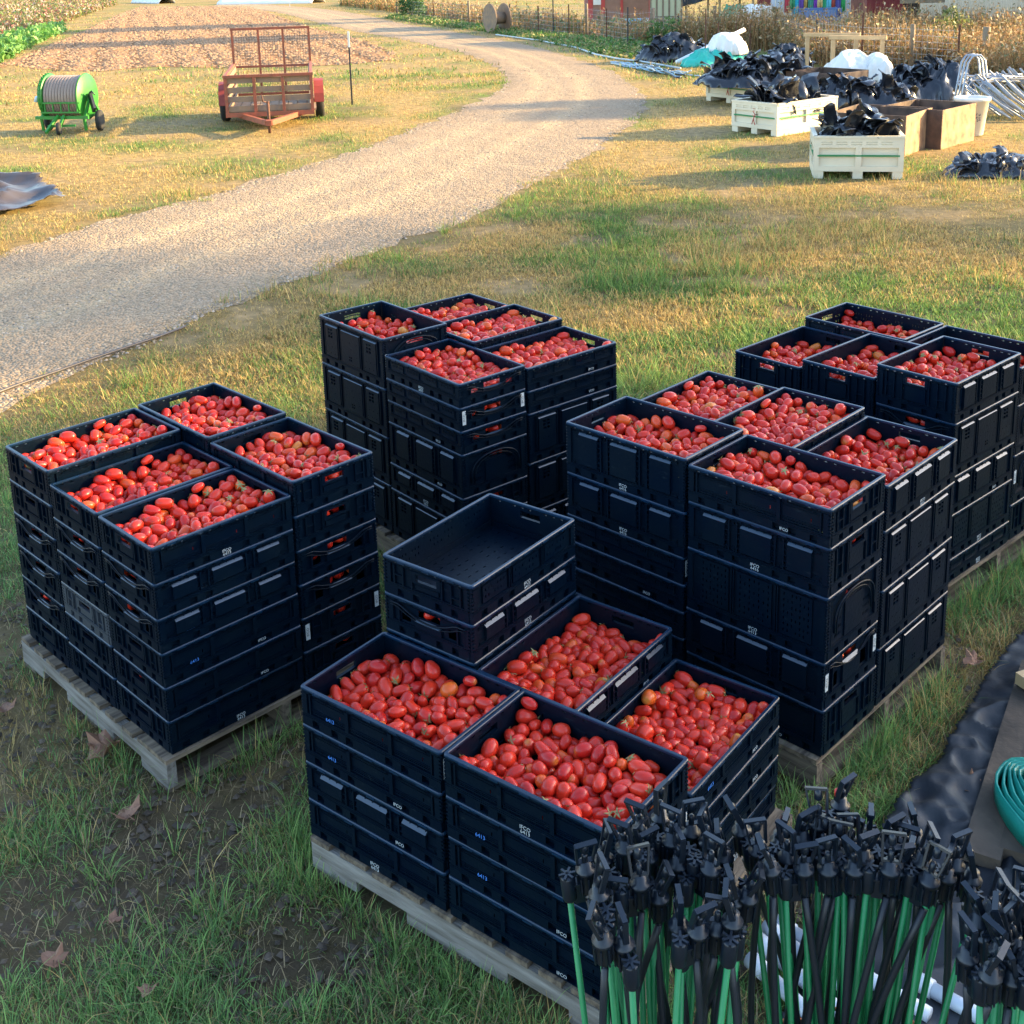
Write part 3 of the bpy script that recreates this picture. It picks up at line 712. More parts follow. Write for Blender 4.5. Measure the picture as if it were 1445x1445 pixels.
# pallet -> stack: (u0,u1,v0,v1, top z, what, where text, top-down list of (height, style), fill below rim or None)
row3 = [(0, .4), (.4, .8), (.8, 1.2)]
ST = {
 'left': [
  ((0, .4, 0, .6), 1.029, 'leftmost stack', [(.147, A)]*2+[(.147, B_)]*3+[(.147, A)], .020),
  ((.4, .8, 0, .6), .977, 'middle front-row stack', [(.147, A)]+[(.147, B_)]*2+[(.14, 'grey')]+[(.147, A)]*2, .022),
  ((.8, 1.2, 0, .6), .972, 'nearest corner stack', [(.147, A), (.147, B_), (.147, B_), (.147, A), (.147, A), (.147, A)], .018),
  ((0, .6, .6, 1.0), 1.04, 'hindmost stack', [(.147, A)]*6, .022),
  ((.6, 1.2, .6, 1.0), 1.023, 'right-hand stack', [(.147, A), (.147, A), (.147, B_), (.147, B_), (.147, A), (.147, A)], .022)],
 'near': [
  ((0, .6, 0, .4), .695, 'left-hand front stack', [(.139, A), (.139, A), (.139, B_), (.139, A)], .030),
  ((.6, 1.2, 0, .4), .701, 'centre front stack', [(.139, A)]*4, .030),
  ((0, .4, .4, 1.0), .984, 'stack topped by the empty crate', [(.139, 'empty'), (.139, B_)]+[(.139, A)]*4, None),
  ((.4, .8, .4, 1.0), .685, 'hind middle stack', [(.139, R_), (.139, A), (.139, A), (.139, A)], .045),
  ((.8, 1.2, .4, 1.0), .571, 'low right-hand stack', [(.108, A)]*4, .018)],
 'back': [
  ((0, .6, 0, .4), 1.17, 'tall left-hand stack', [(.2575, Gd)]*4, .055),
  ((.6, 1.2, 0, .4), 1.093, 'front stack', [(.116, Th)]*3+[(.22, ('raised', 'arch')), (.139, R_), (.2575, Gd)], .018),
  ((0, .4, .4, 1.0), 1.093, 'hindmost stack', [(.116, Th)]*3+[(.22, Gd)]*2+[(.147, A)], .018),
  ((.4, .8, .4, 1.0), 1.111, 'middle stack', [(.116, Th)]*3+[(.2575, Gd)]*2+[(.116, Th)], .016),
  ((.8, 1.2, .4, 1.0), 1.072, 'right-hand stack', [(.116, Th)]*2+[(.2575, Gd)]*2+[(.19, R_)], .016)],
 'right': [
  ((0, .6, 0, .4), 1.122, 'left-hand front stack', [(.22, R_), (.19, R_)]+[(.116, Th)]*5, .040),
  ((.6, 1.2, 0, .4), 1.105, 'nearest corner stack', [(.147, A), (.19, R_), (.2575, Sl), (.19, B_), (.19, A)], .030),
  ((0, .4, .4, 1.0), 1.074, 'hindmost stack', [(.116, Th)]*2+[(.19, R_)]*3+[(.147, A)], .018),
  ((.4, .8, .4, 1.0), 1.088, 'middle hind stack', [(.116, Th), (.147, A)]+[(.22, Gd)]*3, .020),
  ((.8, 1.2, .4, 1.0), 1.052, 'right-hand stack', [(.19, R_)]+[(.2575, Gd)]*3, .035)],
 'far': [
  ((0, .4, 0, .6), .989, 'left-hand front stack', [(.19, A), (.19, B_), (.2575, Gd), (.22, R_)], .045),
  ((.4, .8, 0, .6), 1.035, 'middle front stack', [(.19, A), (.19, B_), (.2575, Gd), (.2575, Sl)], .045),
  ((.8, 1.2, 0, .6), 1.11, 'right-hand front stack', [(.19, R_), (.2575, ('grid', 'wave')), (.19, R_), (.22, Sl), (.116, Th)], .038),
  ((0, .6, .6, 1.0), 1.038, 'left-hand hind stack', [(.19, Sl), (.2575, Gd), (.2575, Gd), (.19, R_)], .058),
  ((.6, 1.2, .6, 1.0), 1.03, 'right-hand hind stack', [(.19, R_), (.2575, Gd), (.2575, Gd), (.19, R_)], .065)]}
ORD = ['top', 'second', 'third', 'fourth', 'fifth', 'sixth', 'seventh', 'eighth']
protos = {}
crate_tops = []
m_wood = mat('pallet_wood', (.23, .18, .13), .9, noise=.95, nscale=1, col2=(.07, .055, .045), bump=.6, bscale=6, detail=9, stretch=(45, 5, 45), spec=.15, vary=True)
m_woodp = mat('pallet_wood_pale', (.27, .255, .235), .9, noise=.95, nscale=1, col2=(.11, .095, .08), bump=.6, bscale=6, detail=9, stretch=(4, 45, 45), spec=.15, vary=True)
m_wstr = mat('pallet_stringer', (.20, .16, .12), .9, noise=.95, nscale=1, col2=(.07, .055, .045), bump=.6, bscale=6, detail=9, stretch=(4, 45, 45), spec=.15)
def make_pallet(k):
    (ox, oy), yaw = PAL[k]; r = empty('wooden_pallet', (ox, oy, 0), yaw, {'left': 'weathered pallet with a pale whitewashed stringer under the left-hand crate stacks', 'near': 'grey wooden pallet under the nearest crate stacks', 'back': 'wooden pallet under the crate stacks beyond the empty crate', 'right': 'brown wooden pallet under the large stacks right of centre', 'far': 'wooden pallet under the farthest crate stacks at the right edge'}[k], 'pallet', 'pallets under the crate stacks')
    LU, LV = 1.225, 1.02
    sh = {'near': (.035, .02), 'right': (-.012, 0)}.get(k, (0, 0)); r.location = (ox+sh[0]*math.cos(yaw)-sh[1]*math.sin(yaw), oy+sh[0]*math.sin(yaw)+sh[1]*math.cos(yaw), 0)
    for v in (-.022, .49, .985):
        mb = MB()   # notched stringer, drawn as an outline and given its thickness
        pr = [(-.02, .019), (.18, .019), (.19, .052), (.21, .06), (.38, .06), (.40, .052), (.41, .019), (.80, .019), (.81, .052), (.83, .06), (1.0, .06), (1.02, .052), (1.03, .019), (LU-.02+.02, .019), (LU, .119), (-.02, .119)]
        vs = [(u, v, z) for u, z in pr]+[(u, v+.038, z) for u, z in pr]; n = len(pr)
        # triangulate-able strips: split into boxes under and beside notches
        for u0, u1, z0 in ((-.02, .185, .019), (.185, .405, .060), (.405, .805, .019), (.805, 1.025, .060), (1.025, LU, .019)):
            mb.box(((u0+u1)/2, v+.019, (z0+.119)/2), (u1-u0, .038, .119-z0))
        mb.build('stringer', m_woodp if (k in ('left', 'near') and v < 0) else m_wstr, r)
    u = -.02; rr = random.Random(ord(k[0]))
    while u < LU-.01:
        wd = rr.choice((.085, .09, .12))
        if LU-u-wd < .16: wd = max(.07, LU-u-.13) if LU-u > .24 else LU-u
        mb = MB(); mb.box((u+wd/2, .49+.0, .129+rr.uniform(-.001, .001)), (wd-.004, LV+rr.uniform(0, .02), .018), rz=rr.uniform(-.006, .006)); mb.build('deck_board', m_wood, r); u += wd+rr.uniform(.022, .05)
    for u in (.04, .6, 1.17):
        mb = MB(); mb.box((u, .49, .0095), (.10, LV, .018)); mb.build('bottom_board', m_wood, r)
    return r
for k in PAL: make_pallet(k)
for k in PAL:
    (ox, oy), yaw = PAL[k]; footprints.append((ox, oy, yaw, -.01, 1.215, -.01, 1.0))
rj = random.Random(11)
for k, stacks in ST.items():
    (ox, oy), yaw = PAL[k]
    for si, ((u0, u1, v0, v1), ztop, wtxt, lst, fill) in enumerate(stacks):
        tot = sum(h for h, _ in lst); sz = (ztop-.1395)/tot; z = ztop
        along_u = (u1-u0) > .5
        uc, vc = (u0+u1)/2*S, (v0+v1)/2*S
        for li, (h, st) in enumerate(lst):
            z -= h*sz
            last = li == 0
            if st == 'grey': key = (h, 'grey')
            elif st == 'empty': key = (h, 'empty')
            else:
                mk = (k, si, li)
                var = (li*7+si*3+len(k)) % 5
                key = (h, st, var)
            if key not in protos:
                if st == 'grey': pr = make_crate(h, 'solid', 'bars', grey=True)
                elif st == 'empty': pr = make_crate(h, 'slots', 'bars', mark=[('brand', 0)], holes=True)
                else:
                    ls, es = st; marks = None; num = None; stick = None
                    b = 'brand2' if ls in ('raised',) and h > .17 else 'brand'
                    if ls != 'grid':
                        if var in (0,) or (var == 2 and (si+li) % 2): marks = [(b, 0), (b, 1)]
                        if var in (1, 3): marks = [('small', 0), ('small', 1)]
                    if var in (1, 4) and ls != 'grid' and ls != 'thin': num = ('num25' if h > .24 else 'num', 0)
                    if var in (4,): stick = [(0, -.176)] + ([(0, .176)] if var != 2 else [])
                    pr = make_crate(h, ls, es, marks, num, stick)
                protos[key] = pr; first = True
            else: first = False
            o = protos[key] if first else copy_thing(protos[key], (0, 0, 0))
            j = .0 if last else 1.0
            du, dv, da = rj.uniform(-.0025, .0025)*j, rj.uniform(-.0025, .0025)*j, rj.uniform(-.004, .004)
            u, v = uc+du, vc+dv
            x = ox+u*math.cos(yaw)-v*math.sin(yaw); y = oy+u*math.sin(yaw)+v*math.cos(yaw)
            # long side faces the near edge when the crate lies along u; ends face it otherwise
            ang = yaw+(0 if along_u else PI/2)+da
            if not along_u: ang = yaw - PI/2 + da + PI
            o.location = (x, y, z+.0006); o.rotation_euler = (0, 0, ang); o.scale = (1, 1, sz)
            o['category'] = 'crate'; o['group'] = 'black harvest crates stacked on the pallets'
            look = {'solid': 'flat-panelled', 'raised': 'raised-panel', 'grid': 'tall window-panelled', 'thin': 'shallow', 'slots': 'slotted'}
            if st == 'grey': o['label'] = 'faded grey crate, fourth from the top, in the front row of the left pallet'
            elif st == 'empty': o['label'] = 'empty black crate on top of its stack on the nearest pallet'
            else: o['label'] = ('%s black crate of tomatoes topping the %s, %s' % (look[st[0]], wtxt, PAL_TXT[k])) if last else ('%s black crate, %s down in the %s, %s' % (look[st[0]], ORD[li], wtxt, PAL_TXT[k]))
            if last and fill is not None: crate_tops.append((k, si, x, y, ztop, ang, fill, h*sz))
            # tomatoes showing behind the handles of the full crates lower down
            if not last and st not in ('empty',): crate_tops.append((k, si, x, y, z+h*sz, ang, None, h*sz))

